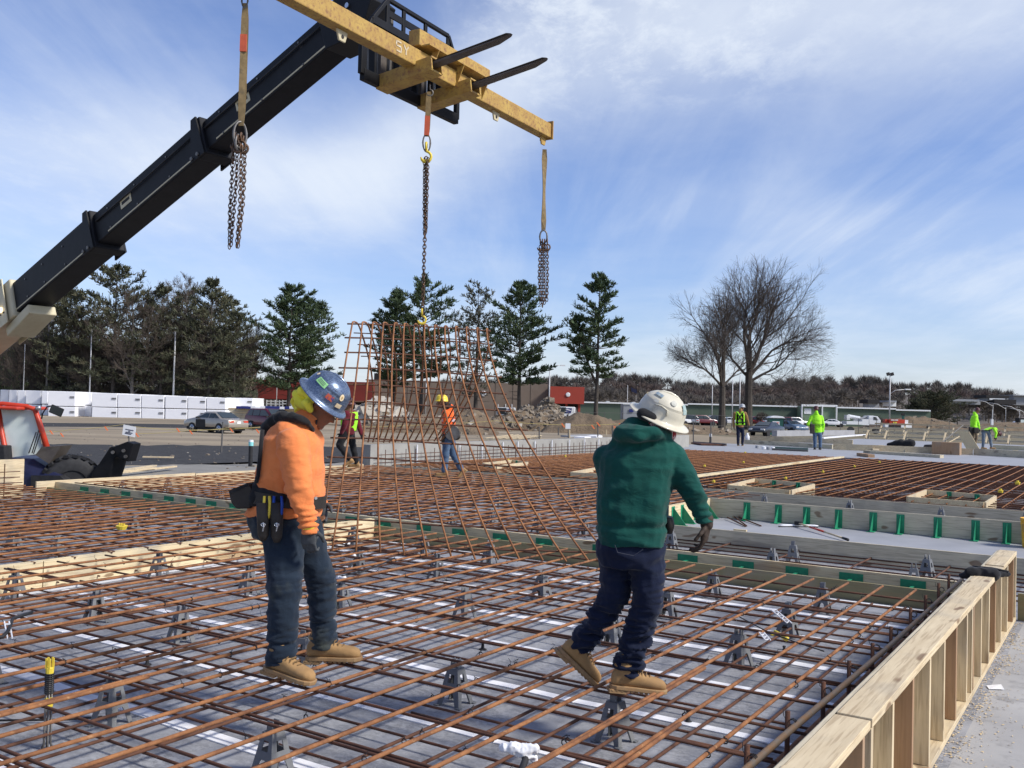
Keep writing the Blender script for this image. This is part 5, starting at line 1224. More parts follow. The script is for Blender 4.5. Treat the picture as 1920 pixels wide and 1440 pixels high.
# ------------------------------------------------------------------ cars
def car_build(name, loc, rz, label, group, paint, kind='sedan', detail=True, cat='car', doorm=None):
    "local frame: x forward, y left, z up"
    root = thing(name, loc, label, cat, group, rz)
    if kind == 'sedan': L_, Wc, prof = 4.75, 1.78, [(-2.37, .42), (-2.40, .70), (-2.30, .96), (-1.55, 1.02), (-.75, 1.43), (.25, 1.46), (1.15, 1.05), (2.10, .88), (2.34, .68), (2.36, .40)]; cab = (1, 4, 3, 6)
    elif kind == 'van': L_, Wc, prof = 4.9, 1.95, [(-2.4, .40), (-2.42, .9), (-2.38, 2.15), (-2.2, 2.25), (1.0, 2.25), (1.25, 2.1), (1.75, 1.3), (2.35, 1.05), (2.42, .75), (2.42, .4)]
    else: L_, Wc, prof = 4.5, 1.80, [(-2.2, .42), (-2.25, .75), (-2.18, 1.05), (-1.95, 1.52), (-1.6, 1.68), (.3, 1.68), (1.15, 1.10), (2.05, .95), (2.22, .7), (2.25, .4)]
    bm_ = bmesh.new(); hw = Wc/2
    zbelt = .92 if kind != 'van' else 1.25
    secs = []
    for f, ins in ((1, 0.0), (.55, .02), (0, .03), (-.55, .02), (-1, 0.0)): pass
    vs = []; fs = []
    yl = [-1.0, -.93, 0, .93, 1.0]
    n = len(prof)
    for yk in yl:
        for (x, z) in prof:
            tuck = 1.0 if z <= zbelt+.15 else (.80 if kind != 'van' else .93)
            xx = x*(.985 if abs(yk) == 1 else 1.0 if abs(yk) < .5 else .997)
            zz_ = z if abs(yk) != 1 else (z-.05 if z > .45 else z)
            vs.append((xx, yk*hw*tuck, zz_))
    for i in range(len(yl)-1):
        for j in range(n-1): fs.append((i*n+j, i*n+j+1, (i+1)*n+j+1, (i+1)*n+j))
    fs.append(tuple(range(n))[::-1]); fs.append(tuple((len(yl)-1)*n+j for j in range(n)))
    fs.append(tuple([i*n for i in range(5)] + [i*n+n-1 for i in range(4, -1, -1)]))
    b = MB(); b.add(vs, fs); body = b.build('body', paint, root, world=False, fix=True, bevel=.05, smooth=True)
    # glass
    sy = hw*(.80 if kind != 'van' else .93)
    gl = {'sedan': [(-1.42, 1.04), (-.78, 1.36), (.18, 1.38), (.92, 1.04)], 'wagon': [(-2.0, 1.12), (-1.62, 1.58), (.22, 1.58), (.95, 1.12)], 'van': [(.55, 1.35), (.55, 1.95), (1.05, 1.95), (1.45, 1.35)]}[kind]
    for s_ in (-1, 1):
        lo_ = hw*.985
        def wy(z): t_ = min(1, max(0, (z-zbelt-.1)/.25)); return (lo_*(1-t_)+sy*t_)+.012
        cuts = {'sedan': [-1.42, -.95, -.28, .92], 'wagon': [-2.0, -1.25, -.35, .95], 'van': [.55, 1.45]}[kind]
        zb, zt = gl[0][1], gl[1][1]
        for c0, c1 in zip(cuts[:-1], cuts[1:]):
            def topx(x): return min(max(x, gl[1][0]), gl[2][0])
            MB().prism([V((c0+.03, s_*wy(zb), zb)), V((c1-.03, s_*wy(zb), zb)), V((topx(c1)-.03, s_*wy(zt), zt)), V((topx(c0)+.03, s_*wy(zt), zt))], V((0, s_*.012, 0))).build('side_window', m['glass'], root, world=False)
    f0, f1 = {'sedan': ((.30, 1.42), (1.12, 1.08)), 'wagon': ((.36, 1.64), (1.12, 1.13)), 'van': ((1.28, 2.04), (1.74, 1.34))}[kind]
    MB().prism([V((f0[0]+.02, -sy*.85, f0[1]+.01)), V((f0[0]+.02, sy*.85, f0[1]+.01)), V((f1[0]+.02, sy*1.02, f1[1]+.01)), V((f1[0]+.02, -sy*1.02, f1[1]+.01))], V((.012, 0, .012))).build('windscreen', m['glass'], root, world=False)
    r0, r1 = {'sedan': ((-.80, 1.42), (-1.50, 1.06)), 'wagon': ((-1.98, 1.52), (-2.17, 1.10)), 'van': ((-2.42, 1.9), (-2.44, 1.2))}[kind]
    MB().prism([V((r0[0]-.02, -sy*.85, r0[1]+.01)), V((r0[0]-.02, sy*.85, r0[1]+.01)), V((r1[0]-.02, sy*.98, r1[1]+.01)), V((r1[0]-.02, -sy*.98, r1[1]+.01))], V((-.012, 0, .012))).build('rear_window', m['glass'], root, world=False)
    ax = (1.42, -1.38)
    for x in ax:
        for s_ in (-1, 1):
            wh = MB().lathe(V((x, s_*(hw-.20), .33)), [(.20, .0), (.31, .0), (.33, .03), (.33, .19), (.31, .215), (.21, .215)], axis=V((0, s_, 0)), n=24).build('wheel', m['black'], root, world=False, smooth=False)
            MB().lathe(V((x, s_*(hw-.20), .33)), [(.38, .0), (.38, .205), (.33, .21)], axis=V((0, s_, 0)), n=24).build('wheel_arch', m['black'], root, world=False)
            if detail:
                MB().lathe(V((x, s_*(hw+.018), .33)), [(.21, -.01), (.20, .008), (.05, -.005), (.04, .012), (.0, .012)], axis=V((0, s_, 0)), n=20, caps=False).build('rim', m['chrome'], wh, world=False, smooth=True)
                for k in range(7):
                    a = k*6.283/7; MB().box(V((x+math.cos(a)*.13, s_*(hw+.030), .33+math.sin(a)*.13)), (.028, .004, .018)).build('rim_slot', m['black'], wh, world=False)
    zl = {'sedan': .80, 'wagon': .95, 'van': .95}[kind]
    for s_ in (-1, 1):
        MB().box(V((-(2.34 if kind == 'sedan' else 2.2 if kind == 'wagon' else 2.42), s_*hw*.70, zl)), (.035, .20 if kind == 'sedan' else .10, .085)).build('tail_light', m['red'], root, world=False, bevel=.01)
        MB().box(V((2.29 if kind == 'sedan' else 2.18 if kind == 'wagon' else 2.36, s_*hw*.72, .72)), (.05, .19, .07)).build('headlight', m['white'], root, world=False, bevel=.01)
        if detail: MB().box(V((.78, s_*(hw+.09), 1.04)), (.06, .09, .06)).build('door_mirror', doorm or m['black'], root, world=False, bevel=.02)
    if detail:
        MB().box(V((-2.38, 0, .77)), (.02, .16, .08)).build('number_plate', m['paper'], root, world=False)
        MB().box(V((0, 0, .30)), (2.1, hw*.9, .10)).build('underbody', m['black'], root, world=False)
    return root, hw
def carloc(x, y, z=GZ): g = GP(x, y, z); return V((g.x, g.y, z))
silver = M('champagne_paint', (.38, .34, .28), (.36, .32, .265), 3, .3, metal=.35, coat=.5)
burg = M('burgundy_paint', (.13, .010, .018), (.115, .009, .016), 3, .3, coat=.5)
cg = None
sed, hw = car_build('parked_car', carloc(404, 811), R(180-33), 'champagne sedan with one black front door parked on the dirt lot', cg, silver)
for s_ in (1, ):
    MB().prism([V((.02, s_*(hw+.004), .36)), V((1.0, s_*(hw+.004), .36)), V((1.02, s_*(hw+.004), .92)), V((.02, s_*(hw+.004), .93))], V((0, .014, 0))).build('door', m['black'], sed, world=False, bevel=.004)
wag, _ = car_build('parked_car', carloc(507, 806), R(-38), 'burgundy wagon parked behind the orange worker\'s back', cg, burg, 'wagon')
# ------------------------------------------------------------------ people
def capsule(b, p0, r0, p1, r1, n=14, k=5, fl=1.0, flax=None):
    p0 = V(p0); p1 = V(p1); d = p1-p0; L_ = d.length
    if L_ < 1e-5: d = Z.copy(); L_ = 1e-4
    d = d.normalized()
    if flax is None: _, s, u = frame(d)
    else: s = (V(flax)-d*V(flax).dot(d)).normalized(); u = s.cross(d)
    vs = []; fs = []; rows = []
    for i in range(k): a = -math.pi/2 + (math.pi/2)*i/k; rows.append((p0 + d*r0*math.sin(a), r0*math.cos(a)))
    rows.append((p0, r0)); rows.append((p1, r1))
    for i in range(1, k+1): a = (math.pi/2)*i/k; rows.append((p1 + d*r1*math.sin(a), r1*math.cos(a)))
    for c, r in rows:
        r = max(r, 1e-4)
        for j in range(n):
            a = 2*math.pi*j/n; vs.append(c + s*r*math.cos(a)*fl + u*r*math.sin(a))
    for i in range(len(rows)-1):
        for j in range(n): j2 = (j+1) % n; fs.append((i*n+j, i*n+j2, (i+1)*n+j2, (i+1)*n+j))
    fs.append(tuple(range(n))[::-1]); fs.append(tuple((len(rows)-1)*n+j for j in range(n)))
    b.add(vs, fs)
def loft(b, rings, n=20):
    "rings: (centre, half axis 1, half axis 2)"
    vs = []; fs = []
    for c, a1, a2 in rings:
        for j in range(n):
            a = 2*math.pi*j/n; ca, sa = math.cos(a), math.sin(a)
            ca = math.copysign(abs(ca)**.85, ca); sa = math.copysign(abs(sa)**.85, sa)
            vs.append(V(c) + V(a1)*ca + V(a2)*sa)
    for i in range(len(rings)-1):
        for j in range(n): j2 = (j+1) % n; fs.append((i*n+j, i*n+j2, (i+1)*n+j2, (i+1)*n+j))
    fs.append(tuple(range(n))[::-1]); fs.append(tuple((len(rings)-1)*n+j for j in range(n)))
    b.add(vs, fs)
def blob(b, name, mat, parent, voxel=.012, smooth=3, fold=None):
    "fuse the shapes of b into one continuous skin"
    me = bpy.data.meshes.new('tmp'); me.from_pydata([tuple(v) for v in b.v], [], b.f)
    bm = bmesh.new(); bm.from_mesh(me); bmesh.ops.recalc_face_normals(bm, faces=bm.faces); bm.to_mesh(me); bm.free()
    o = bpy.data.objects.new('tmp', me); COL.objects.link(o)
    r = o.modifiers.new('r', 'REMESH'); r.mode = 'VOXEL'; r.voxel_size = voxel; r.use_smooth_shade = True
    if smooth: s = o.modifiers.new('s', 'SMOOTH'); s.iterations = smooth; s.factor = .6
    dg = bpy.context.evaluated_depsgraph_get(); dg.update(); ev = o.evaluated_get(dg)
    m2 = bpy.data.meshes.new_from_object(ev); m2.name = name
    bpy.data.objects.remove(o); bpy.data.meshes.remove(me)
    if fold:
        nn = [v.normal.copy() for v in m2.vertices]
        for v, q in zip(m2.vertices, nn): v.co = v.co + q*fold(v.co)
    off = V(parent.location); pp = parent.parent
    while pp is not None: off += V(pp.location); pp = pp.parent
    for v in m2.vertices: v.co = v.co - off
    m2.materials.clear(); m2.materials.append(mat)
    m2.polygons.foreach_set('use_smooth', [True]*len(m2.polygons)); m2.update()
    ob = bpy.data.objects.new(name, m2); COL.objects.link(ob); ob.parent = parent
    return ob
def nz(p, sx, sy, sz, off=0): return noise.noise(V((p.x*sx+off, p.y*sy, p.z*sz)))
def ridg(p, sx, sy, sz, off=0): return (1-abs(noise.noise(V((p.x*sx+off, p.y*sy, p.z*sz))))*2.2)
def fabric(name, c1, c2, **k):
    mt = M(name, c1, c2, 5, .92, bump=.35, bscale=160, bdist=.0015, spec=.2, **k); t = mt.node_tree; b = t.nodes['Principled BSDF']
    b.inputs['Sheen Weight'].default_value = .12
    prev = b.inputs['Normal'].links[0].from_socket; tc = t.nodes.new('ShaderNodeTexCoord')
    for sc, st, dist in ((5.5, (1, 1, 1.9), .022), (13, (1, 1, 1.6), .009)):
        q = t.nodes.new('ShaderNodeMapping'); q.inputs['Scale'].default_value = st; q.inputs['Rotation'].default_value = (.3, .35, 0); t.links.new(tc.outputs['Object'], q.inputs[0])
        n = t.nodes.new('ShaderNodeTexNoise'); n.inputs['Scale'].default_value = sc; n.inputs['Detail'].default_value = 3; n.inputs['Distortion'].default_value = .8; t.links.new(q.outputs[0], n.inputs['Vector'])
        a = t.nodes.new('ShaderNodeMath'); a.operation = 'SUBTRACT'; t.links.new(n.outputs[0], a.inputs[0]); a.inputs[1].default_value = .5
        ab = t.nodes.new('ShaderNodeMath'); ab.operation = 'ABSOLUTE'; t.links.new(a.outputs[0], ab.inputs[0])
        bp = t.nodes.new('ShaderNodeBump'); bp.inputs['Strength'].default_value = .7; bp.inputs['Distance'].default_value = dist*(.75 if sc < 10 else .45); t.links.new(ab.outputs[0], bp.inputs['Height']); t.links.new(prev, bp.inputs['Normal']); prev = bp.outputs[0]
    t.links.new(prev, b.inputs['Normal']); return mt
f_orange = fabric('orange_fleece', (.82, .25, .080), (.72, .205, .06), c3=(.52, .15, .05), s3=9, lo3=.62, hi3=.8)
f_green = fabric('dark_green_fleece', (.005, .070, .054), (.003, .050, .040), c3=(.010, .095, .075), s3=7, lo3=.6, hi3=.8)
f_jean = fabric('faded_dark_denim', (.010, .018, .032), (.017, .028, .044), c3=(.055, .062, .054), s3=4, lo3=.52, hi3=.72)
f_jean2 = fabric('deep_blue_denim', (.005, .009, .026), (.008, .013, .036), c3=(.018, .026, .048), s3=5, lo3=.6, hi3=.75)
f_black = fabric('black_cloth', (.012, .012, .013), (.02, .02, .022)); f_leather = M('brown_black_leather', (.022, .018, .015), (.035, .027, .02), 9, .6, bump=.3)
f_tan = fabric('tan_canvas', (.30, .17, .07), (.24, .13, .055)); f_neon = fabric('neon_fleece', (.40, .95, .04), (.32, .80, .03)); f_hiv = fabric('hivis_orange', (.95, .15, .03), (.85, .12, .02))
f_ljean = fabric('light_denim', (.09, .14, .22), (.06, .10, .17)); f_gj = fabric('grey_denim', (.16, .20, .24), (.12, .15, .19)); f_khaki = fabric('khaki', (.20, .15, .10), (.16, .12, .08)); f_maroon = fabric('maroon_cloth', (.12, .012, .02), (.10, .01, .018))
f_scarf = M('red_white_stripes', (.40, .03, .04), (.75, .62, .60), 14, .9, stretch=(9, 9, .6), lo=.46, hi=.54)
f_lime = fabric('lime_cloth', (.95, .86, .09), (.84, .74, .06))
boot_m = M('wheat_nubuck', (.40, .235, .095), (.32, .185, .075), 9, .85, bump=.4, bscale=70, bdist=.002, c3=(.28, .17, .08), s3=6, lo3=.55, hi3=.72)
lace_m = M('tan_lace', (.20, .12, .05)); sole_m = M('gum_sole', (.30, .17, .075), (.36, .23, .11), 8, .7); glove_g = M('grey_glove', (.075, .08, .085), (.035, .037, .04), 10, .8, bump=.2); glove_b = M('dark_brown_glove', (.035, .022, .015), (.055, .035, .022), 12, .75, bump=.4)
skin_m = M('skin', (.23, .105, .055), (.19, .085, .045), 8, .55); hair_m = M('black_hair', (.01, .008, .007), rough=.6)
hat_blue = M('blue_carbon_shell', (.15, .20, .29), (.07, .10, .165), 90, .30, stretch=(1, 1, 3), lo=.45, hi=.55, coat=.6, metal=.45)
hat_cream = M('dirty_cream_shell', (.62, .58, .46), (.55, .50, .38), 6, .4, coat=.3, c3=(.33, .29, .21), s3=9, lo3=.58, hi3=.72)
hat_yel = M('yellow_shell', (.80, .58, .05), rough=.35); hat_dark = M('dark_shell', (.07, .02, .02), rough=.4); hat_grey = M('grey_shell', (.40, .41, .42), rough=.4)
def hand(b, w_, d, n, sc=1.0, curl=.9, thumb=1):
    "palm and five fingers from wrist w_ along d; n = back-of-hand normal"
    d = V(d).normalized(); n = (V(n)-d*V(n).dot(d)).normalized(); s = d.cross(n)*thumb
    w_ = V(w_); c = w_ + d*.045*sc
    loft(b, [(w_, s*.027*sc, n*.020*sc), (w_+d*.03*sc, s*.038*sc, n*.019*sc), (w_+d*.07*sc, s*.042*sc, n*.017*sc), (w_+d*.092*sc, s*.039*sc, n*.013*sc)], 12)
    for i, (o_, l, r, cu) in enumerate(((-.031, .88, .0085, 1.1), (-.010, 1.02, .0095, 1.0), (.011, 1.0, .0095, .9), (.031, .78, .0085, 1.25))):
        p = w_ + d*.088*sc + s*(-o_)*sc; a = curl*cu*.55; q = Quaternion(s, 0)
        dd = d.copy()
        for seg, ll in enumerate((.040, .027, .020)):
            ang = a*(1 if seg else .7); dd = (dd*math.cos(ang) - (n)*math.sin(ang)).normalized() if seg == 0 else (dd*math.cos(ang) + (dd.cross(s)).normalized()*math.sin(ang)*(1 if (dd.cross(s)).dot(-n) > -.9 and (dd.cross(s)).dot(n) < .99 and (dd.cross(s)).dot(d) <= 0 else -1)).normalized()
            e = p + dd*ll*l*sc; capsule(b, p, r*sc*(1-.06*seg), e, r*sc*(.94-.06*seg), 8, 3); p = e
    p = w_ + d*.025*sc + s*.034*sc; e = p + (d*.55+s*.65-n*.25).normalized()*.038*sc; capsule(b, p, .0125*sc, e, .011*sc, 8, 3); e2 = e + (d*.85+s*.15-n*.5).normalized()*.032*sc; capsule(b, e, .011*sc, e2, .009*sc, 8, 3)
def boot(root, ank, toe_dir, up, sc=1.0, mat=None, voxel=.008, detail=True):
    "work boot: ank = ankle centre, sole about .11 below"
    f = V(toe_dir).normalized(); u = (V(up)-f*V(up).dot(f)).normalized(); s = f.cross(u); A0 = V(ank)-u*.105*sc
    b = MB()
    loft(b, [(A0+f*x*sc+u*h_*sc, s*w_*sc, u*v_*sc) for x, h_, w_, v_ in ((-.088, .050, .020, .028), (-.072, .058, .037, .045), (-.03, .066, .042, .054), (.03, .062, .043, .048), (.08, .050, .046, .036), (.13, .044, .050, .032), (.17, .041, .046, .029), (.195, .036, .032, .022), (.205, .03, .015, .012))], 18)
    capsule(b, A0+u*.08*sc-f*.018*sc, .052*sc, A0+u*.135*sc-f*.02*sc, .050*sc, 16, 4, 1.0)
    bo = blob(b, 'boot', mat or boot_m, root, voxel*sc, 3)
    b = MB(); out = [(-.095, 0), (-.09, .028), (-.065, .042), (-.02, .044), (.03, .044), (.085, .050), (.14, .055), (.18, .050), (.205, .034), (.216, .0)]
    pl = [A0+f*x*sc+s*y*sc for x, y in out] + [A0+f*x*sc-s*y*sc for x, y in out[-2:0:-1]]
    b.prism(pl, u*.022*sc)
    if detail:
        for x in np.arange(-.085, .20, .026): b.box(A0+f*x*sc-u*.004*sc, (.008*sc, .040*sc, .006*sc), f, s, u)
    b.build('sole', sole_m, bo, bevel=.004*sc)
    if detail:
        MB().tube([A0+f*(.02+.02*math.sin(q))*0+f*(-.02+.052*math.cos(q))*sc+s*.052*sc*math.sin(q)+u*(.128+.008*math.cos(q))*sc for q in np.linspace(0, 6.2832, 15)], .009*sc, 8).build('collar', boot_m, bo, smooth=True)
        MB().box(A0-f*.055*sc-u*.010*sc, (.045*sc, .038*sc, .010*sc), f, s, u).build('heel', sole_m, bo, bevel=.003)
        for k in range(5):
            x = .045+.021*k; h0 = .112-.012*k; MB().tube([A0+f*(x-.004)*sc+u*(h0-.003)*sc-s*.034*sc-u*.022*sc, A0+f*(x)*sc+u*(h0+.003)*sc-s*.018*sc, A0+f*(x+.006)*sc+u*(h0+.006)*sc, A0+f*x*sc+u*(h0+.003)*sc+s*.018*sc, A0+f*(x-.004)*sc+u*(h0-.003)*sc+s*.034*sc-u*.022*sc], .0042*sc, 5).build('lace', lace_m, bo)
    return bo
def helmet(root, c, up, fwd, mat, sc=1.0, rad=.125, brim=.165, name='hard_hat', stretch=1.14, dome=.15):
    "full brim hard hat; c = centre of the brim plane"
    u = V(up).normalized(); f = (V(fwd)-u*V(fwd).dot(u)).normalized(); s = f.cross(u); vs = []; fs = []; n = 40
    prof = [(brim, -.006), (brim+.002, -.001), (brim-.004, .003), (rad+.012, .010), (rad, .020), (rad*.985, .05), (rad*.93, .082), (rad*.80, .112), (rad*.60, .134), (rad*.35, .147), (rad*.12, .151), (.001, .152)]
    prof = [(a_, b_*dome/.15 if b_ > .015 else b_) for a_, b_ in prof]
    inner = [(rad*.90, .10*dome/.15), (rad*.97, .012), (brim-.006, -.007)]
    P_ = inner + prof
    for r, h_ in P_:
        for j in range(n):
            a = 2*math.pi*j/n; vs.append(V(c) + u*h_*sc + f*math.cos(a)*r*sc*stretch + s*math.sin(a)*r*sc)
    for i in range(len(P_)-1):
        for j in range(n): j2 = (j+1) % n; fs.append((i*n+j, i*n+j2, (i+1)*n+j2, (i+1)*n+j))
    b = MB(); b.add(vs, fs); o = b.build(name, mat, root, smooth=True, fix=False)
    # raised ridge over the crown
    pts = [V(c) + u*(.150*math.cos(q)*dome/.15+.003)*sc + f*math.sin(q)*rad*stretch*sc for q in np.linspace(-1.15, 1.15, 9)]
    MB().tube(pts, [.004*sc]+[.010*sc]*7+[.004*sc], 8).build('ridge', mat, o, smooth=True)
    def on(ph, th_, lift=.003): # ph azimuth from fwd to +s, th_ polar from up
        rr = (rad*math.sin(th_)+lift); return V(c) + u*(dome*math.cos(th_)**.8+.012+lift*math.cos(th_))*sc + f*math.cos(ph)*rr*sc*stretch + s*math.sin(ph)*rr*sc
    return o, on, (u, f, s)
def patch(o, on, ph0, ph1, th0, th1, mat, name='sticker', rot=0.0, rnd=False, lift=.004, k=6):
    b = MB(); vs = []; fs = []; pc, tc_ = (ph0+ph1)/2, (th0+th1)/2; hp, ht = (ph1-ph0)/2, (th1-th0)/2
    for i in range(k+1):
        for j in range(k+1):
            x, y = -1+2*i/k, -1+2*j/k
            if rnd:
                r_ = max(abs(x), abs(y)); l = math.hypot(x, y) or 1; x, y = x/l*r_, y/l*r_
            xr = x*hp*math.cos(rot)-y*ht*math.sin(rot); yr = x*hp*math.sin(rot)+y*ht*math.cos(rot)
            vs.append(on(pc+xr, tc_+yr, lift))
    for i in range(k):
        for j in range(k): fs.append((i*(k+1)+j, (i+1)*(k+1)+j, (i+1)*(k+1)+j+1, i*(k+1)+j+1))
    b.add(vs, fs); return b.build(name, mat, o, smooth=True)
def head_mesh(b, c, f, u, sc=1.0):
    "head with face: c centre, f forward, u up"
    f = V(f).normalized(); u = (V(u)-f*V(u).dot(f)).normalized(); s = f.cross(u); c = V(c)
    def q(a_, b_, d_): return c + f*a_*sc + u*b_*sc + s*d_*sc
    b.ell(q(-.012, .028, 0), (.098*sc, .078*sc, .092*sc), f, s, u, 20, 14)
    loft(b, [(q(.025, .05, 0), f*.068*sc, s*.066*sc), (q(.026, .0, 0), f*.070*sc, s*.066*sc), (q(.026, -.045, 0), f*.062*sc, s*.056*sc), (q(.034, -.085, 0), f*.048*sc, s*.042*sc), (q(.044, -.108, 0), f*.030*sc, s*.026*sc)], 18)
    capsule(b, q(.088, .018, 0), .010*sc, q(.112, -.022, 0), .015*sc, 8, 3); capsule(b, q(.104, -.026, .010), .009*sc, q(.104, -.026, -.010), .009*sc, 8, 3)
    capsule(b, q(.090, -.052, .020), .008*sc, q(.090, -.052, -.020), .008*sc, 8, 3); capsule(b, q(.086, -.064, .018), .008*sc, q(.086, -.064, -.018), .008*sc, 8, 3)
    capsule(b, q(.078, -.095, .010), .016*sc, q(.078, -.095, -.010), .016*sc, 8, 3)
    for k in (-1, 1):
        b.ell(q(-.008, .0, k*.078), (.020*sc, .009*sc, .032*sc), (f+s*k*.3).normalized(), s, u, 10, 8)
        capsule(b, q(.078, .032, k*.016), .009*sc, q(.070, .036, k*.046), .008*sc, 8, 3); capsule(b, q(.060, -.01, k*.040), .018*sc, q(.055, -.02, k*.045), .016*sc, 8, 3)
    return q
def eyes(root, q, sc=1.0):
    for k in (-1, 1):
        b = MB(); b.ell(q(.080, .014, k*.031), (.012*sc,)*3, n=12, k=8); e = b.build('eye', m['white'], root, smooth=True)
        b = MB(); b.ell(q(.089, .012, k*.031), (.006*sc,)*3, n=8, k=6); b.build('iris', m['black'], e, smooth=True)
# ---- worker in orange
YO = 5.56
def O(x, y, dy=0.0): return P(x, y, YO+dy)
w1 = thing('person', GP(560, 1262, .31), 'worker in orange sweatshirt and blue hard hat, tool belt on, looking down', 'person')
FX = V((.99, -.10, 0)).normalized(); SY = V((.10, .99, 0)).normalized(); px = 1/322.0
TR = [(985, 466, 596, .165), (968, 458, 600, .185), (945, 468, 605, .19), (917, 480, 608, .20), (880, 484, 608, .215), (845, 492, 606, .225), (822, 500, 603, .215), (804, 510, 597, .17), (790, 524, 590, .11)]
def torso_rings(TR_, OF, px_, sh=0.0, fx=FX, sy=SY, tilt=0.0):
    r = []
    for y, x0, x1, hd in TR_: r.append((OF((x0+x1)/2, y), fx*((x1-x0)/2*px_-sh) + Z*tilt*((x1-x0)/2*px_), sy*(hd-sh)))
    return r
bb = MB(); loft(bb, torso_rings(TR, O, px, .05)); 
head_f = V((.80, -.12, -.59)).normalized(); head_u = V((.58, 0, .80)).normalized(); hc = O(601, 762)
qh = head_mesh(bb, hc, head_f, head_u, 1.0); capsule(bb, O(562, 800), .062, O(590, 778), .058)
RA = [O(549, 832, -.20), O(560, 912, -.27), O(580, 986, -.25)]; LA = [O(560, 835, .20), O(582, 905, .27), O(598, 938, .22)]
LEGS = [([O(531, 985, -.06), O(533, 1108, -.14), O(528, 1222, -.13)], (.120, .098, .072)), ([O(566, 985, .12), O(602, 1092, .22), O(607, 1192, .26)], (.112, .090, .068))]
for Ls, rr in LEGS: capsule(bb, Ls[0], rr[0]*.72, Ls[1], rr[1]*.62); capsule(bb, Ls[1], rr[1]*.62, Ls[2], rr[2]*.6)
for a_ in (RA, LA): capsule(bb, a_[0], .055, a_[1], .042); capsule(bb, a_[1], .042, a_[2], .030)
hand(bb, RA[2], O(579, 1010, -.25)-RA[2], V((-.2, -1, 0)), .95, 1.0, -1); hand(bb, LA[2], O(601, 965, .2)-LA[2], V((0, 1, 0)), .95, 1.0, 1)
blob(bb, 'body', skin_m, w1, .010, 2)
eyes(w1, qh)
cb = MB(); loft(cb, torso_rings([t for t in TR if t[0] <= 968], O, px))
for a_ in (RA, LA): capsule(cb, a_[0]+(a_[0]-a_[1])*-.02, .098, a_[1], .076, 18); capsule(cb, a_[1], .078, a_[2], .052, 18)
capsule(cb, O(540, 812, -.12), .085, O(540, 812, .12), .085); capsule(cb, O(560, 800, 0), .09, O(580, 786, 0), .075)
def fold_or(p):
    d = .011*ridg(p, 6, 6, 9) - .008 + .003*ridg(p, 16, 16, 22) - .002
    wr = RA[2]; dd = (p-wr).length; d += .014*max(0, 1-dd/.16)*math.sin(p.z*170+3*nz(p, 9, 9, 9)) 
    el_ = (p-RA[1]).length; d += .011*max(0, 1-el_/.14)*ridg(p, 8, 8, 34)
    d += .012*max(0, 1-abs(p.z-TR_hem)/.16)*nz(p, 9, 9, 20)
    return d
TR_hem = O(530, 955).z
blob(cb, 'sweatshirt', f_orange, w1, .0095, 3, fold_or)
jb = MB(); loft(jb, torso_rings([(1010, 478, 594, .15), (985, 468, 596, .17), (962, 466, 598, .175)], O, px))
for Ls, rr in LEGS:
    capsule(jb, Ls[0], rr[0], Ls[1], rr[1], 20); capsule(jb, Ls[1], rr[1], Ls[2]+(Ls[1]-Ls[2])*.03, rr[2], 20)
    jb.lathe(Ls[2]+(Ls[1]-Ls[2])*.14, [(rr[2]*1.02, -.12), (rr[2]*1.12, -.115), (rr[2]*1.08, .06), (rr[2]*.6, .08)], axis=Ls[1]-Ls[2], n=22)
def fold_j(an, kn):
    def f(p):
        d = .010*ridg(p, 6, 6, 11) - .006 + .004*ridg(p, 17, 17, 9)
        for a_ in an: r_ = (p-a_).length; d += .024*max(0, 1-r_/.30)*(ridg(p, 8, 8, 30)-.5)
        for a_ in kn: r_ = (p-a_).length; d += .015*max(0, 1-r_/.20)*(ridg(p, 6, 6, 28, 4)-.5)
        return d
    return f
blob(jb, 'jeans', f_jean, w1, .010, 2, fold_j([L_[0][2] for L_ in LEGS], [L_[0][1] for L_ in LEGS]))
boot(w1, O(531, 1226, -.15), V((.93, -.36, -.16)), Z, 1.08); boot(w1, O(606, 1200, .26), V((1, -.03, 0.02)), Z, 1.12)
# gloves over the hands
gb = MB(); hand(gb, RA[2], O(579, 1012, -.25)-RA[2], V((-.2, -1, 0)), 1.12, 1.3, -1); capsule(gb, RA[2]+Z*.015, .036, RA[2]-Z*.01, .036); blob(gb, 'glove', glove_g, w1, .006, 1)
gb = MB(); hand(gb, LA[2], O(601, 965, .2)-LA[2], V((0, 1, 0)), 1.1, 1.2, 1); blob(gb, 'glove', glove_g, w1, .006, 1)
MB().lathe(RA[2]-Z*.004, [(.036, -.012), (.042, -.01), (.042, .012), (.036, .016)], axis=RA[1]-RA[2], n=16).build('glove_cuff', f_lime, w1, smooth=True)
# belt, pouches, tools
def ringbelt(y0, y1, dz0, grow, name, mat, parent, OF=O, fx=FX, sy=SY):
    b = MB(); vs = []; n = 40
    rr = [(OF(537, y1), fx*(.215+grow)+Z*-.018, sy*(.20+grow)), (OF(540, y0), fx*(.212+grow)+Z*-.018, sy*(.20+grow))]
    prof = [(rr[0], 1.0), (rr[0], 1.04), (rr[1], 1.04), (rr[1], 1.0)]
    for (c, a1, a2), k in prof:
        for j in range(n): a = 2*math.pi*j/n; vs.append(V(c)+V(a1)*math.cos(a)*k+V(a2)*math.sin(a)*k)
    fs = [(i*n+j, i*n+(j+1) % n, ((i+1) % 4)*n+(j+1) % n, ((i+1) % 4)*n+j) for i in range(4) for j in range(n)]
    b.add(vs, fs); return b.build(name, mat, parent, smooth=False)
ringbelt(922, 944, 0, .004, 'tool_belt', f_leather, w1)
bk = MB(); loft(bk, [(O(493, 946), FX*.05, SY*.15), (O(496, 930), FX*.075, SY*.17), (O(500, 905), FX*.06, SY*.14), (O(504, 880), FX*.03, SY*.06)]); 
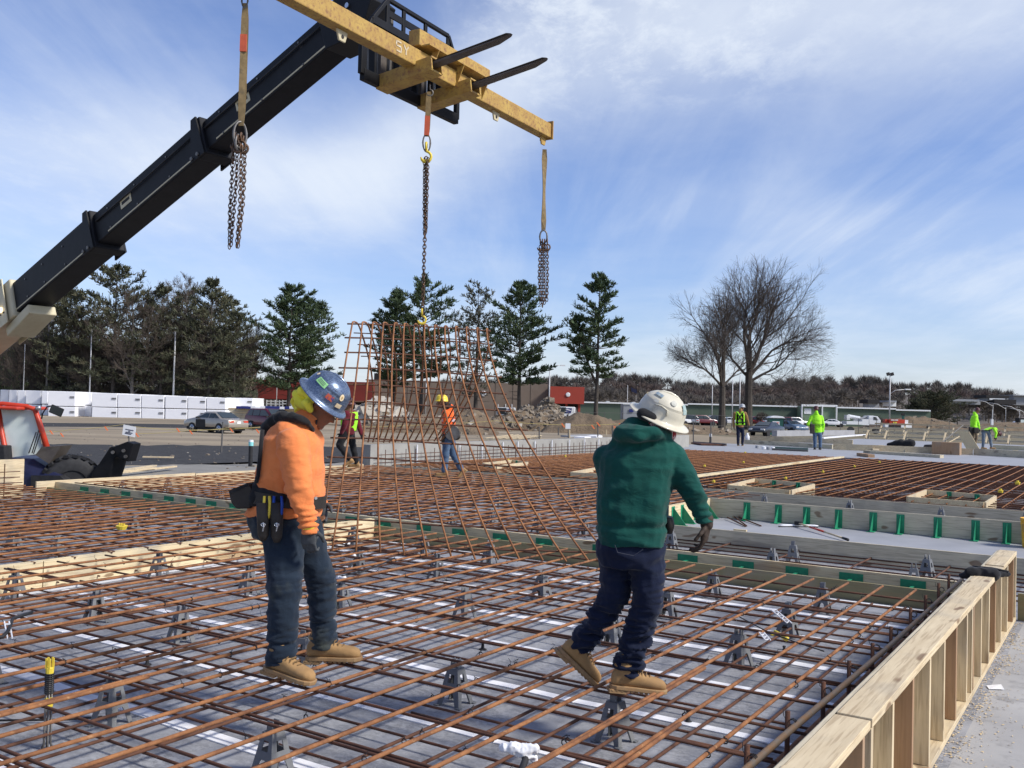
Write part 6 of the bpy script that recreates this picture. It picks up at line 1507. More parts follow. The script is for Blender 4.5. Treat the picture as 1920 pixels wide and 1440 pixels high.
capsule(bk, O(498, 925, -.14), .045, O(530, 935, -.19), .035)
blob(bk, 'back_support', f_black, w1, .012, 3)
for x in (592, 598, 603): MB().lathe(O(x, 934+(x-592)*.1, -.12+(x-592)*.006), [(.009, 0), (.009, .004)], axis=V((.5, -.9, 0)), n=10).build('eyelet', m['chrome'], w1)
pb = MB(); pb.prism([O(427, 921, -.14), O(464, 905, -.14), O(472, 918, -.14), O(470, 954, -.14), O(441, 954, -.14), O(432, 942, -.14)], V((.02, .16, 0))); pb.build('pouch', f_leather, w1, bevel=.012)
MB().prism([O(428, 920, -.145), O(463, 906, -.145), O(466, 911, -.145), O(431, 926, -.145)], V((.02, .17, .0))).build('pouch_rim', f_black, w1)
for x0, x1, yb in ((482, 505, 1016), (508, 530, 1019)):
    b = MB(); loft(b, [(O((x0+x1)/2, yb-2, -.225), FX*.014, SY*.016), (O((x0+x1)/2, yb-12, -.225), FX*.030, SY*.020), (O((x0+x1)/2, 975, -.225), FX*.036, SY*.026), (O((x0+x1)/2-1, 942, -.22), FX*.036, SY*.028)], 14); po = b.build('pouch', f_leather, w1, smooth=True)
    MB().tube([O((x0+x1)/2, 980, -.26), O((x0+x1)/2+1, 988, -.265), O((x0+x1)/2-1, 996, -.26)], .004, 6).build('snap_clip', m['chrome'], po)
    b = MB(); torus(b, O((x0+x1)/2, 984, -.262), V((1, 0, 0)), Z, .012, .009, .003, 10, 5); b.build('snap_clip', m['chrome'], po, smooth=True)
ply = thing('pliers', O(497, 960, -.23), 'yellow handled pliers standing in the tool belt pouch', 'pliers'); plb = thing('pliers', O(521, 960, -.23), 'blue handled pliers standing in the tool belt pouch', 'pliers')
bl_m = M('blue_grip', (.01, .06, .35), rough=.4)
for pt, xa, xb, mt in ((ply, 496, 505, m['yellow']), (plb, 514, 528, bl_m)):
    for x, k in ((xa, -1), (xb, 1)):
        MB().tube([O((xa+xb)/2+k, 978, -.225), O(x, 962, -.235), O(x+k*1.0, 945, -.235), O(x, 930, -.235)], [.006, .0085, .009, .0075], 8).build('handle', mt, pt, smooth=True)
    MB().tube([O((xa+xb)/2, 990, -.225), O((xa+xb)/2, 976, -.225)], .009, 8).build('jaw', m['greysteel'], pt)
# vest collar, strap and yellow hood cloth
vb = MB()
pl = [O(502, 804, .02), O(510, 790, -.05), O(532, 781, -.12), O(556, 783, -.15), O(577, 794, -.13), O(587, 806, -.08)]
for p, q, r0, r1 in zip(pl[:-1], pl[1:], (.034, .038, .034, .026, .020), (.038, .034, .026, .020, .014)): capsule(vb, p, r0, q, r1)
capsule(vb, O(504, 802, .1), .04, O(530, 780, .14), .04); capsule(vb, O(502, 802, -.02), .04, O(500, 812, .06), .03)
blob(vb, 'vest_collar', f_black, w1, .010, 3, lambda p: .008*ridg(p, 14, 14, 14)-.003)
MB().tube([O(492, 806, -.16), O(488, 850, -.19), O(484, 890, -.18), O(480, 905, -.16)], .012, 6).build('strap', f_black, w1, smooth=True)
yb_ = MB(); capsule(yb_, O(563, 742, -.03), .040, O(570, 762, -.05), .036); capsule(yb_, O(570, 733, -.06), .032, O(588, 748, -.08), .024); capsule(yb_, O(577, 756, -.09), .026, O(580, 766, -.08), .018); capsule(yb_, O(560, 750, .03), .04, O(566, 765, .02), .04)
blob(yb_, 'yellow_cloth', f_lime, w1, .007, 2, lambda p: .020*ridg(p, 11, 11, 11)-.008)
# chin strap, beard and dark glasses
MB().tube([qh(.03, .06, -.088), qh(.035, 0, -.084), qh(.05, -.07, -.062), qh(.06, -.118, 0), qh(.05, -.07, .062)], .006, 6).build('chin_strap', m['black'], w1, smooth=True)
b = MB(); loft(b, [(qh(-.05, .0, 0), V(head_f)*.045, V(head_f).cross(head_u)*.078), (qh(-.04, -.05, 0), V(head_f)*.05, V(head_f).cross(head_u)*.072)]); blob(b, 'hair', hair_m, w1, .01, 2)
hat, on, (hu, hf, hs) = helmet(w1, O(606, 746, -.01), V((.66, -.17, .73)), V((.73, .1, -.66)), hat_blue, 1.0, .130, .160, stretch=1.06, dome=.155)
gsk = M('green_sticker', (.30, .62, .25), rough=.5); psk = M('cream_sticker', (.75, .60, .38), rough=.5); rsk = M('red_blue_sticker', (.50, .10, .05), (.05, .06, .20), 60, .5, lo=.48, hi=.52)
sg = 1 if on(1.57, 1.0).y < on(-1.57, 1.0).y else -1
def pt_(ph0, ph1, *a, **k):
    return patch(hat, on, min(sg*ph0, sg*ph1), max(sg*ph0, sg*ph1), *a, **k)
pt_(2.35, 1.75, .98, 1.22, gsk, rot=.05*sg); pt_(1.5, 1.15, 1.22, 1.42, rsk); pt_(.95, .70, .92, 1.20, psk, rnd=True); pt_(.92, .62, 1.32, 1.46, psk); pt_(2.75, 2.60, .95, 1.10, psk, rnd=True)
for k in range(3): pt_(2.28-.0, 1.85, 1.03+k*.055, 1.045+k*.055, m['ink'], lift=.0055, k=3)
pt_(.86, .79, 1.0, 1.12, M('ochre_ink', (.45, .28, .08)), rnd=True, lift=.0055)
for k in range(8): pt_(1.50-.09*(k % 4)-.05*(k//4), 1.46-.09*(k % 4)-.05*(k//4), .88+.055*(k//4)+.01*(k % 4), .905+.055*(k//4)+.01*(k % 4), m['black'], name='vent_hole', k=2)
# ---- worker in green
YG = 5.40
def Gn(x, y, dy=0.0): return P(x, y, YG+dy)
w2 = thing('person', GP(1193, 1288, .31), 'worker in dark green hooded sweatshirt and white hard hat stepping across the bars', 'person')
px2 = 1/331.0; GF = V((.70, .71, 0)).normalized(); GS = V((.99, -.12, 0)).normalized(); GD = V((.12, .99, 0))
TG = [(1036, 1120, 1246, .15), (1022, 1117, 1247, .165), (1005, 1115, 1250, .17), (991, 1115, 1254, .175), (949, 1117, 1254, .18), (907, 1118, 1262, .175), (868, 1120, 1270, .165), (846, 1130, 1276, .15), (828, 1150, 1268, .12), (816, 1168, 1250, .10)]
gb = MB(); loft(gb, torso_rings(TG, Gn, px2, .05, GS, GD)); hcg = Gn(1232, 790, .02)
hfg = V((.80, .20, -.55)).normalized(); qg = head_mesh(gb, hcg, hfg, V((.5, 0, .85)), 1.0); capsule(gb, Gn(1212, 822), .06, Gn(1226, 800), .058)
GA = [Gn(1258, 856, -.02), Gn(1299, 922, -.06), Gn(1325, 980, -.03)]; GA2 = [Gn(1138, 860, .05), Gn(1140, 930, .12), Gn(1185, 962, .26)]
GL = [([Gn(1212, 1030, -.02), Gn(1216, 1122, -.03), Gn(1180, 1246, 0)], (.108, .086, .068)), ([Gn(1154, 1030, .06), Gn(1154, 1112, .06), Gn(1098, 1198, .16)], (.102, .082, .063))]
for a_ in (GA, GA2): capsule(gb, a_[0], .055, a_[1], .042); capsule(gb, a_[1], .042, a_[2], .030)
for Ls, rr in GL: capsule(gb, Ls[0], rr[0]*.7, Ls[1], rr[1]*.62); capsule(gb, Ls[1], rr[1]*.62, Ls[2], rr[2]*.6)
hand(gb, GA[2], Gn(1321, 1015, -.02)-GA[2], V((.9, -.4, 0)), 1.0, .8, 1); hand(gb, GA2[2], V((.9, .3, -.2)), Z, 1.0, .8, 1)
blob(gb, 'body', skin_m, w2, .010, 2); eyes(w2, qg)
cb = MB(); loft(cb, torso_rings([t for t in TG if t[0] <= 1022], Gn, px2, 0, GS, GD))
for a_, r0 in ((GA, .088), (GA2, .085)): capsule(cb, a_[0], r0, a_[1], .070, 18); capsule(cb, a_[1], .070, a_[2], .048, 18)
capsule(cb, Gn(1165, 845), .085, Gn(1245, 845), .085)
# hood lying on the shoulders
hp = [Gn(1160, 828, .04), Gn(1168, 815, -.09), Gn(1195, 812, -.14), Gn(1225, 812, -.13), Gn(1248, 815, -.07), Gn(1252, 812, .05)]
for p, q, r0, r1 in zip(hp[:-1], hp[1:], (.045, .058, .065, .055, .04), (.058, .065, .055, .04, .03)): capsule(cb, p, r0, q, r1)
capsule(cb, Gn(1185, 800, -.05), .06, Gn(1212, 798, -.04), .055); capsule(cb, Gn(1180, 806, 0), .07, Gn(1230, 812, 0), .07)
hemz = Gn(1180, 1012).z
def fold_gr(p):
    d = .012*ridg(p, 5, 5, 9) - .011 + .003*ridg(p, 15, 15, 18) - .003
    d += .012*max(0, 1-(p-GA[2]).length/.16)*math.sin(p.z*150+3*nz(p, 9, 9, 9)); d += .012*max(0, 1-(p-GA[1]).length/.15)*(ridg(p, 8, 8, 30)-.4)
    dz = p.z-hemz
    d += -.016*max(0, 1-abs(dz-.085)/.03) + .014*max(0, 1-abs(dz-.13)/.09)*nz(p, 8, 8, 16)
    hd = (p-Gn(1205, 815, -.1)).length; d += .020*max(0, 1-hd/.2)*(ridg(p, 6, 6, 20, 9)-.5)
    return d
blob(cb, 'sweatshirt', f_green, w2, .0095, 3, fold_gr)
jb = MB(); loft(jb, torso_rings([(1062, 1124, 1244, .13), (1036, 1118, 1245, .15), (1012, 1120, 1245, .15)], Gn, px2, 0, GS, GD))
for Ls, rr in GL:
    capsule(jb, Ls[0], rr[0], Ls[1], rr[1], 20); capsule(jb, Ls[1], rr[1], Ls[2]+(Ls[1]-Ls[2])*.03, rr[2], 20)
    jb.lathe(Ls[2]+(Ls[1]-Ls[2])*.12, [(rr[2]*1.0, -.10), (rr[2]*1.10, -.095), (rr[2]*1.08, .05), (rr[2]*.6, .08)], axis=Ls[1]-Ls[2], n=22)
blob(jb, 'jeans', f_jean2, w2, .010, 2, fold_j([q[0][2] for q in GL]+[Gn(1195, 1190), Gn(1112, 1175, .12)], [q[0][1] for q in GL]))
MB().tube([Gn(1153, 1022, -.18), Gn(1158, 1036, -.176), Gn(1188, 1042, -.18), Gn(1206, 1030, -.186)], .0022, 5).build('pocket_seam', M('seam_thread', (.035, .04, .06)), w2)
boot(w2, Gn(1180, 1254, 0), V((.97, .10, -.10)), Z, 1.08); boot(w2, Gn(1093, 1213, .18), V((.70, .12, -.66)), V((.6, 0, .8)), 1.05)
gb = MB(); hand(gb, GA[2], Gn(1320, 1015, -.02)-GA[2], V((.9, -.4, 0)), 1.2, 1.0, 1); capsule(gb, GA[2]+Z*.02, .038, GA[2]-Z*.01, .037); blob(gb, 'glove', glove_b, w2, .006, 1, lambda p: .003*nz(p, 40, 40, 40))
gb = MB(); hand(gb, GA2[2], V((.9, .3, -.2)), Z, 1.2, 1.0, 1); blob(gb, 'glove', glove_b, w2, .007, 1)
pb = MB(); loft(pb, [(Gn(1254, 1000, .02), GS*.02, GD*.05), (Gn(1255, 985, .02), GS*.03, GD*.07), (Gn(1252, 968, .02), GS*.03, GD*.07)]); blob(pb, 'pouch', f_leather, w2, .01, 2)
sb = MB(); capsule(sb, Gn(1216, 806, .0), .082, Gn(1232, 792, .0), .088); capsule(sb, Gn(1238, 795, .0), .085, Gn(1252, 812, .01), .05); blob(sb, 'scarf', f_scarf, w2, .008, 3, lambda p: .006*ridg(p, 18, 18, 5)-.002)
eb = MB(); capsule(eb, Gn(1205, 776, -.10), .035, Gn(1222, 783, -.11), .032); blob(eb, 'head_strap', f_black, w2, .008, 2)
hat, on, (hu, hf, hs) = helmet(w2, Gn(1236, 783, .0), V((.36, -.26, .86)), V((.86, .1, -.46)), hat_cream, 1.0, .128, .168, stretch=1.08, dome=.150)
sg = 1 if on(1.57, 1.0).y < on(-1.57, 1.0).y else -1
pt_(1.55, 1.2, .66, .92, M('grey_seal', (.30, .31, .27), (.45, .44, .38), 90, .5), rnd=True); pt_(.75, .35, .75, 1.15, M('teal_sticker', (.40, .50, .46), (.22, .30, .30), 60, .5)); pt_(2.7, 2.1, .62, .78, M('blue_grey_sticker', (.16, .24, .32), (.42, .45, .42), 50, .5)); pt_(2.4, 2.1, .95, 1.1, M('pale_sticker', (.50, .49, .43)), rnd=True)
MB().tube([on(sg*2.2, 1.18, .004), on(sg*1.9, 1.12, .004), on(sg*1.6, 1.18, .004), on(sg*1.55, 1.38, .004)], .0045, 6).build('ridge', hat_cream, hat, smooth=True)
# ---- workers farther off
def far_person(label, Y, J, top, legs, helm, face, extra=None, r=1.0, vox=.022, skin=skin_m, feetcol=None, hood=None, headdir=None):
    def q(k): x, y = J[k][:2]; return P(x, y, Y + (J[k][2] if len(J[k]) > 2 else 0))
    g = q('la'); root = thing('person', V((q('hip').x, Y, min(q('la').z, q('ra').z)-.1)), label, 'person')
    S = V((-face[1], face[0], 0)); F_ = V((face[0], face[1], 0))
    def body(b, k):
        ch, hp_, nk = q('ch'), q('hip'), q('nk')
        loft(b, [(hp_-Z*.06, S*.17*k, F_*.12*k), (hp_, S*.175*k, F_*.13*k), (hp_.lerp(ch, .5), S*.17*k, F_*.135*k), (ch, S*.20*k, F_*.14*k), (ch.lerp(nk, .6), S*.19*k, F_*.12*k), (nk, S*.08*k, F_*.08*k)], 16)
    b = MB(); body(b, .85); hd = q('hd'); hd_f = V(headdir) if headdir else F_; head_mesh(b, hd, hd_f, Z + F_*.001 if not headdir else Z, 1.0); capsule(b, q('nk'), .06, hd, .055)
    for s_ in 'lr':
        capsule(b, q(s_+'s'), .05, q(s_+'e'), .04); capsule(b, q(s_+'e'), .04, q(s_+'w'), .03)
        d = (q(s_+'w')-q(s_+'e')).normalized(); hand(b, q(s_+'w'), d, S if s_ == 'l' else -S, 1.0, .7, 1)
        capsule(b, q(s_+'h'), .075, q(s_+'k'), .055); capsule(b, q(s_+'k'), .055, q(s_+'a'), .035)
    blob(b, 'body', skin, root, .012, 1)
    b = MB(); body(b, 1.1)
    for s_ in 'lr': capsule(b, q(s_+'s'), .085, q(s_+'e'), .068); capsule(b, q(s_+'e'), .068, q(s_+'w'), .05)
    if hood: capsule(b, q('nk')+F_*-.06, .09, q('nk')+Z*.05-F_*.08, .08)
    jk = blob(b, 'jacket', top, root, vox, 2, lambda p: .014*nz(p, 7, 7, 12))
    b = MB(); loft(b, [(q('hip')-Z*.14, S*.16, F_*.12), (q('hip')+Z*.0, S*.17, F_*.13)], 16)
    for s_ in 'lr': capsule(b, q(s_+'h'), .105, q(s_+'k'), .082); capsule(b, q(s_+'k'), .082, q(s_+'a')+Z*.02, .068)
    blob(b, 'trousers', legs, root, vox, 2, lambda p: .012*nz(p, 8, 8, 18))
    for s_ in 'lr':
        tdir = V((J[s_+'t'][0], J[s_+'t'][1], J[s_+'t'][2])) if s_+'t' in J else F_
        boot(root, q(s_+'a'), tdir, Z if abs(V(tdir).normalized().z) < .5 else F_*.7+Z*.7, 1.0, feetcol, .014, False)
        b = MB(); d = (q(s_+'w')-q(s_+'e')).normalized(); hand(b, q(s_+'w'), d, S if s_ == 'l' else -S, 1.15, .9, 1); blob(b, 'glove', f_black if not skin == 'x' else skin_m, root, .010, 1)
    hf_ = hd_f; uu = (Z + hf_*-.0) if not headdir else (Z - V(headdir).normalized()*Z.dot(V(headdir).normalized()))
    helmet(root, hd + uu*.045, uu + hf_*.0, hf_, helm, 1.0, .12, .145 if helm is not hat_yel else .138)
    return root, q, F_, S
def Yof(x, y, z): return GP(x, y, z).y
Y3 = Yof(838, 893, .31)
r_, q, F_, S = far_person('worker in hi-vis orange hoodie and yellow hard hat seen through the hanging cage', Y3, dict(
    hip=(841, 813), ch=(841, 785), nk=(838, 768), hd=(828, 756, -.02), ls=(836, 776, -.2), le=(838, 798, -.26), lw=(846, 812, -.22), rs=(844, 776, .2), re=(848, 798, .26), rw=(850, 814, .2),
    lh=(838, 816, -.08), lk=(836, 850, -.08), la=(833, 884, -.05), rh=(844, 816, .08), rk=(850, 852, .1), ra=(865, 881, .12), lt=(-1, 0, 0), rt=(-.7, 0, -.7)), f_hiv, f_ljean, hat_yel, (-1, -.05), hood=True)
MB().box(P(841, 788, Y3-.15), (.14, .03, .03)).build('reflective_stripe', m['paper'], r_); 
b = MB(); capsule(b, P(836, 818, Y3-.1), .09, P(832, 830, Y3-.1), .06); capsule(b, P(848, 812, Y3-.2), .08, P(856, 818, Y3-.1), .09); blob(b, 'tool_pouch', f_leather, r_, .018, 2)
MB().lathe(P(848, 812, Y3-.32), [(.0, 0), (.16, 0), (.16, .04), (.0, .04)], axis=V((0, 1, 0)), n=20).build('hip_disc', m['greysteel'], r_)
MB().lathe(q('nk')+Z*.05, [(.085, -.05), (.10, -.02), (.10, .05), (.08, .09)], n=14).build('neck_scarf', f_black, r_, smooth=True)
Y4 = Yof(664, 880, .31)
r_, q, F_, S = far_person('worker in maroon sleeves and lime vest stooping behind the blue hard hat', Y4, dict(
    hip=(653, 810), ch=(655, 786), nk=(657, 770), hd=(655, 762), ls=(650, 776, -.2), le=(646, 796, -.25), lw=(640, 812, -.2), rs=(664, 775, .1), re=(672, 795, .05), rw=(678, 814, -.05),
    lh=(648, 812, -.1), lk=(636, 834, -.12), la=(655, 862, -.05), rh=(657, 812, .1), rk=(662, 838, .1), ra=(668, 868, .1), lt=(-.85, 0, -.4), rt=(-1, 0, 0)), f_maroon, f_black, hat_dark, (-.9, -.4))
b = MB(); loft(b, [(P(654, 808, Y4), V((.175, 0, 0)), V((0, .16, 0))), (P(655, 788, Y4), V((.21, 0, 0)), V((0, .18, 0))), (P(657, 772, Y4), V((.17, 0, 0)), V((0, .15, 0)))], 16); blob(b, 'vest', f_neon, r_, .02, 2, lambda p: .01*nz(p, 9, 9, 9))
Y5 = Yof(1388, 836, .27)
r_, q, F_, S = far_person('worker in tan hooded jacket and lime safety vest seen from behind', Y5, dict(
    hip=(1387, 799), ch=(1387, 782), nk=(1389, 770), hd=(1392, 765), ls=(1378, 775), le=(1375, 788), lw=(1376, 800), rs=(1397, 775), re=(1401, 786), rw=(1404, 797),
    lh=(1384, 800), lk=(1384, 817), la=(1384, 832), rh=(1391, 800), rk=(1393, 816), ra=(1392, 832)), f_tan, f_jean2, hat_grey, (.35, .9), hood=True, feetcol=f_black)
b = MB(); vy = Y5-.16
for x0, x1 in ((1380, 1385), (1390, 1395)): b.prism([P(x0, 772, vy), P(x1, 772, vy), P(x1+.5, 797, vy), P(x0-.5, 797, vy)], V((0, .05, 0)))
b.prism([P(1380, 776, vy), P(1396, 776, vy), P(1397, 797, vy), P(1379, 797, vy)], V((0, .08, 0))); b.build('vest', f_neon, r_, bevel=.03)
for p0, p1 in (((1381, 773), (1394, 792)), ((1394, 773), (1381, 792)), ((1379, 792), (1397, 792))): MB().bar(P(*p0, vy-.02), P(*p1, vy-.02), .05, .02, up=V((0, 1, 0))).build('harness_strap', f_black, r_)
Y6 = Yof(1531, 843, .27)
r_, q, F_, S = far_person('worker in neon yellow hoodie and blue jeans seen from behind, arm out to the left', Y6, dict(
    hip=(1533, 809), ch=(1531, 788), nk=(1530, 775), hd=(1530, 769), ls=(1522, 782), le=(1515, 795), lw=(1519, 799, .15), rs=(1540, 782), re=(1544, 795), rw=(1543, 809),
    lh=(1528, 811), lk=(1528, 826), la=(1528, 840), rh=(1537, 811), rk=(1538, 826), ra=(1538, 840)), f_neon, f_ljean, hat_dark, (.1, .99), hood=True, feetcol=f_leather)
MB().box(P(1523, 804, Y6-.15), (.10, .06, .22)).build('tool_pouch', f_leather, r_, bevel=.03); MB().bar(P(1520, 797, Y6-.18), P(1544, 796, Y6-.18), .02, .05, up=V((0, 1, 0))).build('tool_belt', f_black, r_)
Y7 = Yof(1825, 840, .25)
r_, q, F_, S = far_person('worker in neon hoodie and brown trousers walking right, tool pouch at the hip', Y7, dict(
    hip=(1825, 802), ch=(1826, 787), nk=(1829, 776), hd=(1833, 771), ls=(1824, 782), le=(1828, 793), lw=(1832, 803), rs=(1830, 782, .2), re=(1834, 793, .2), rw=(1836, 804, .2),
    lh=(1824, 804), lk=(1825, 820), la=(1818, 834), rh=(1828, 804), rk=(1831, 819), ra=(1828, 836), lt=(.8, 0, -.5), rt=(1, 0, 0)), f_neon, f_khaki, hat_dark, (.95, .2), hood=True)
MB().box(P(1830, 807, Y7-.2), (.14, .08, .16)).build('tool_pouch', f_leather, r_, bevel=.04); MB().box(P(1820, 808, Y7-.1), (.10, .08, .22)).build('tool_pouch', f_leather, r_, bevel=.04)
Y8 = Yof(1851, 842, .25)
r_, q, F_, S = far_person('worker in neon hoodie and light jeans bending down, at the right', Y8, dict(
    hip=(1848, 806), ch=(1861, 801), nk=(1868, 807), hd=(1872, 814, .1), ls=(1864, 805, -.2), le=(1868, 812, -.25), lw=(1866, 820, -.25), rs=(1866, 805, .2), re=(1871, 812, .2), rw=(1868, 820, .2),
    lh=(1844, 809, -.05), lk=(1844, 824, -.05), la=(1843, 838), rh=(1853, 809, .05), rk=(1857, 824, .05), ra=(1859, 838), lt=(1, -.3, 0), rt=(1, -.3, 0)), f_neon, f_gj, hat_dark, (.95, -.1), headdir=(.6, 0, -.8))
MB().bar(P(1840, 808, Y8-.15), P(1860, 806, Y8-.2), .05, .06, up=V((0, 1, 0))).build('tool_belt', f_black, r_)
# ------------------------------------------------------------------ small things on and round the mats
r = thing('push_broom', GP(1520, 998, .27), 'white push broom with a red and wooden handle lying on the raised slab', 'broom')
zs = .285
a_, b_ = GP(1461, 985, zs), GP(1535, 986, zs); mid = a_.lerp(b_, .5)+A*-.0
n_ = 10; pts = [a_.lerp(b_, i/n_) + A*(.05*math.sin(math.pi*i/n_)-.02) for i in range(n_+1)]
MB().tube(pts, [.008]+[.016]*(n_-1)+[.008], 8).build('head', m['white'], r, smooth=True)
MB().tube([p-Z*.014-A*.004 for p in pts], .010, 6).build('rubber_edge', m['black'], r)
h0, h1 = GP(1497, 981, .32), GP(1590, 1012, .29)
MB().tube([h0, h0.lerp(h1, .25)], .013, 8).build('handle', m['pine_a'], r, smooth=True); MB().tube([h0.lerp(h1, .25), h0.lerp(h1, .55)], .0145, 8).build('handle', m['red'], r, smooth=True)
MB().tube([h0.lerp(h1, .55), h0.lerp(h1, .92)], .013, 8).build('handle', m['pine_a'], r, smooth=True); MB().tube([h0.lerp(h1, .90), h0.lerp(h1, 1)], [.016, .02], 8).build('grip', m['black'], r, smooth=True)
MB().box(h0, (.05, .03, .025), B, A).build('joint', m['black'], r)
for i, (p, q) in enumerate((((1362, 958), (1400, 986)), ((1368, 963), (1427, 986)), ((1364, 970), (1398, 987)))):
    tag(MB().tube([GP(*p, .30), GP(*q, .275)], .010, 6).build('rebar_offcut', m['rust_mid'], smooth=True), 'rusty rebar offcut on the raised slab, %s of three beside the broom' % ('topmost', 'longest', 'lowest')[i], 'rebar offcut', 'rebar offcuts on the raised slab')
c = GP(1388, 994, .275); tag(MB().box(c, (.09, .02, .010), B, A).build('wood_scrap', m['yellow_b']), 'small pale wood scrap on the raised slab near the green worker', 'wood scrap')
# bucket
bc = GP(1938, 1027, .264); bk_ = thing('bucket', bc, 'yellow plastic bucket with a label at the right edge on the raised slab', 'bucket')
buck = M('yellow_bucket', (.78, .42, .03), (.66, .34, .03), 5, .45, c3=(.30, .22, .12), s3=7, lo3=.64, hi3=.8)
MB().lathe(bc, [(.125, 0), (.130, .02), (.142, .28), (.152, .285), (.152, .30), (.146, .31), (.150, .315), (.150, .345), (.156, .35), (.156, .37), (.146, .37), (.140, .30)], n=36, caps=False).build('shell', buck, bk_, smooth=True)
MB().lathe(bc+Z*.29, [(.14, 0), (.14, .004)], n=24).build('inside', m['dark'], bk_)
def curved(c, r_, a0, a1, z0, z1, mat, nm):
    b = MB(); k = 10; vs = []
    for i in range(k+1):
        a = a0+(a1-a0)*i/k
        for z in (z0, z1): vs.append(c+V((math.cos(a)*r_(z), math.sin(a)*r_(z), z)))
    b.add(vs, [(2*i, 2*i+2, 2*i+3, 2*i+1) for i in range(k)]); return b.build(nm, mat, bk_)
rr_ = lambda z: .1325+.045*z+.002
A0_ = -math.pi/2-.55
curved(bc, rr_, A0_, A0_+1.0, .20, .245, m['ink'], 'label'); curved(bc, rr_, A0_+.05, A0_+.98, .10, .19, M('lime_label', (.50, .52, .06)), 'label'); curved(bc, lambda z: rr_(z)+.002, A0_+.1, A0_+.75, .055, .075, m['ink'], 'label')
curved(bc, lambda z: rr_(z)+.002, A0_+.08, A0_+.30, .208, .238, m['white'], 'label'); curved(bc, lambda z: rr_(z)+.002, A0_+.1, A0_+.4, .12, .15, M('olive_label', (.30, .34, .06)), 'label')
MB().tube([bc+V((-.155, -.03, .30)), bc+V((-.17, -.06, .22)), bc+V((-.13, -.13, .14)), bc+V((0, -.19, .12)), bc+V((.12, -.14, .14))], .003, 6).build('wire_handle', m['greysteel'], bk_, smooth=True)
# gloves on the wall top
gl = MB(); gc = GP(1835, 1075, .66)
capsule(gl, gc+A*.02-B*.05, .045, gc+A*.02+B*.10, .050); capsule(gl, gc-B*.07-A*.03, .040, gc-B*.02, .050); capsule(gl, gc-B*.11-A*.02-Z*.03, .030, gc-B*.05, .038); capsule(gl, gc+B*.13+A*.05, .022, gc+B*.20+A*.12, .018)
r = thing('work_glove', gc, 'black leather glove draped over the top of the stud wall', 'glove'); blob(gl, 'leather', f_black, r, .010, 2, lambda p: .008*ridg(p, 16, 16, 16)-.003)
MB().tube([gc-B*.06+A*.12+Z*.03, gc+B*.08+A*.13+Z*.03, gc+B*.20+A*.10+Z*.02], .012, 6).build('cuff', f_black, r, smooth=True)
# pry tool wrapped in white cloth
r = thing('wrapped_tool', GP(978, 1420, .33), 'black handled tool with its crossbar wrapped in white cloth at the bottom edge', 'tool')
b = MB(); p0, p1 = GP(944, 1402, .36), GP(1003, 1404, .36)
capsule(b, p0, .020, p1, .022); capsule(b, p0.lerp(p1, .3), .028, p0.lerp(p1, .75)-Z*.02, .030); capsule(b, p0.lerp(p1, .8), .02, p1-Z*.05, .016); blob(b, 'white_cloth', m['white'], r, .006, 1, lambda p: .006*ridg(p, 40, 40, 40)-.002)
MB().tube([GP(983, 1408, .34), GP(985, 1425, .32), GP(978, 1445, .30), GP(972, 1475, .28)], .016, 8).build('handle', m['black'], r, smooth=True)
# white plastic truss clips, yellow bit and wires on the mat
for (p, q), lab in zip((((1452, 1145), (1480, 1168)), ((1428, 1186), (1440, 1200))), ('white plastic lattice clip lying across the bars, the upper one', 'white plastic lattice clip lying on the bars, the lower one beside the yellow bit')):
    a_, b_ = GP(*p, .32), GP(*q, .32); d, sx, _ = frame(b_-a_); b = MB(); l = (b_-a_).length
    for k in (-.018, .018): b.bar(a_+sx*k, b_+sx*k, .006, .008)
    for k in range(6): b.bar(a_+d*l*k/6+sx*(-.018 if k % 2 else .018), a_+d*l*(k+1)/6+sx*(.018 if k % 2 else -.018), .005, .006)
    tag(b.build('plastic_clip', m['white']), lab, 'plastic clip', 'white plastic clips')
b = MB(); capsule(b, GP(1453, 1184, .20), .012, GP(1474, 1197, .20), .022); capsule(b, GP(1446, 1190, .2), .008, GP(1456, 1188, .2), .012)
r = thing('plastic_plug', GP(1465, 1190, .2), 'yellow plastic cap lying under the bars near the white clips', 'plastic cap'); blob(b, 'cap', m['yellow'], r, .006, 1)
tag(MB().tube([GP(1387, 1157, .31), GP(1440, 1185, .33), GP(1495, 1205, .31), GP(1545, 1221, .31)], .0045, 6).build('tie_wire_bundle', m['black'], smooth=True), 'pair of long black wires lying diagonally over the right part of the mat', 'wire')
r = thing('yellow_clamp', GP(228, 990, .33), 'small yellow toothed plastic cap on the left rebar mat', 'rebar cap')
b = MB(); c = GP(228, 993, .30); b.lathe(c, [(.05, 0), (.07, .045), (.065, .05)], n=12); 
for k in range(4): b.box(c+B*(-.05+.033*k)+Z*.06, (.006, .006, .016), B, A)
b.build('cap', m['yellow'], r)
r = thing('dowel_bundle', GP(92, 1400, 0), 'bundle of steel rods with a yellow cap standing in the front mat', 'rod bundle')
c = GP(88, 1405, 0)
for k in range(6):
    o_ = V((math.cos(k*1.05)*.014, math.sin(k*1.05)*.014, 0)); MB().tube([c+o_*2.0+V((0, 0, .005)), c+o_*1.3+Z*.03, c+o_+Z*.40], .005, 6).build('rod', m['greysteel'], r, smooth=True)
for z in np.arange(.30, .40, .011): 
    b = MB(); torus(b, c+Z*z, V((1, 0, 0)), V((0, 1, 0)), .021, .021, .004, 12, 5); b.build('coil', m['black'], r, smooth=True)
b = MB(); b.lathe(c+Z*.40, [(.020, 0), (.022, .03), (.02, .035)], n=10)
for k in range(5): b.box(c+V((math.cos(k*1.26)*.018, math.sin(k*1.26)*.018, .455)), (.004, .004, .028))
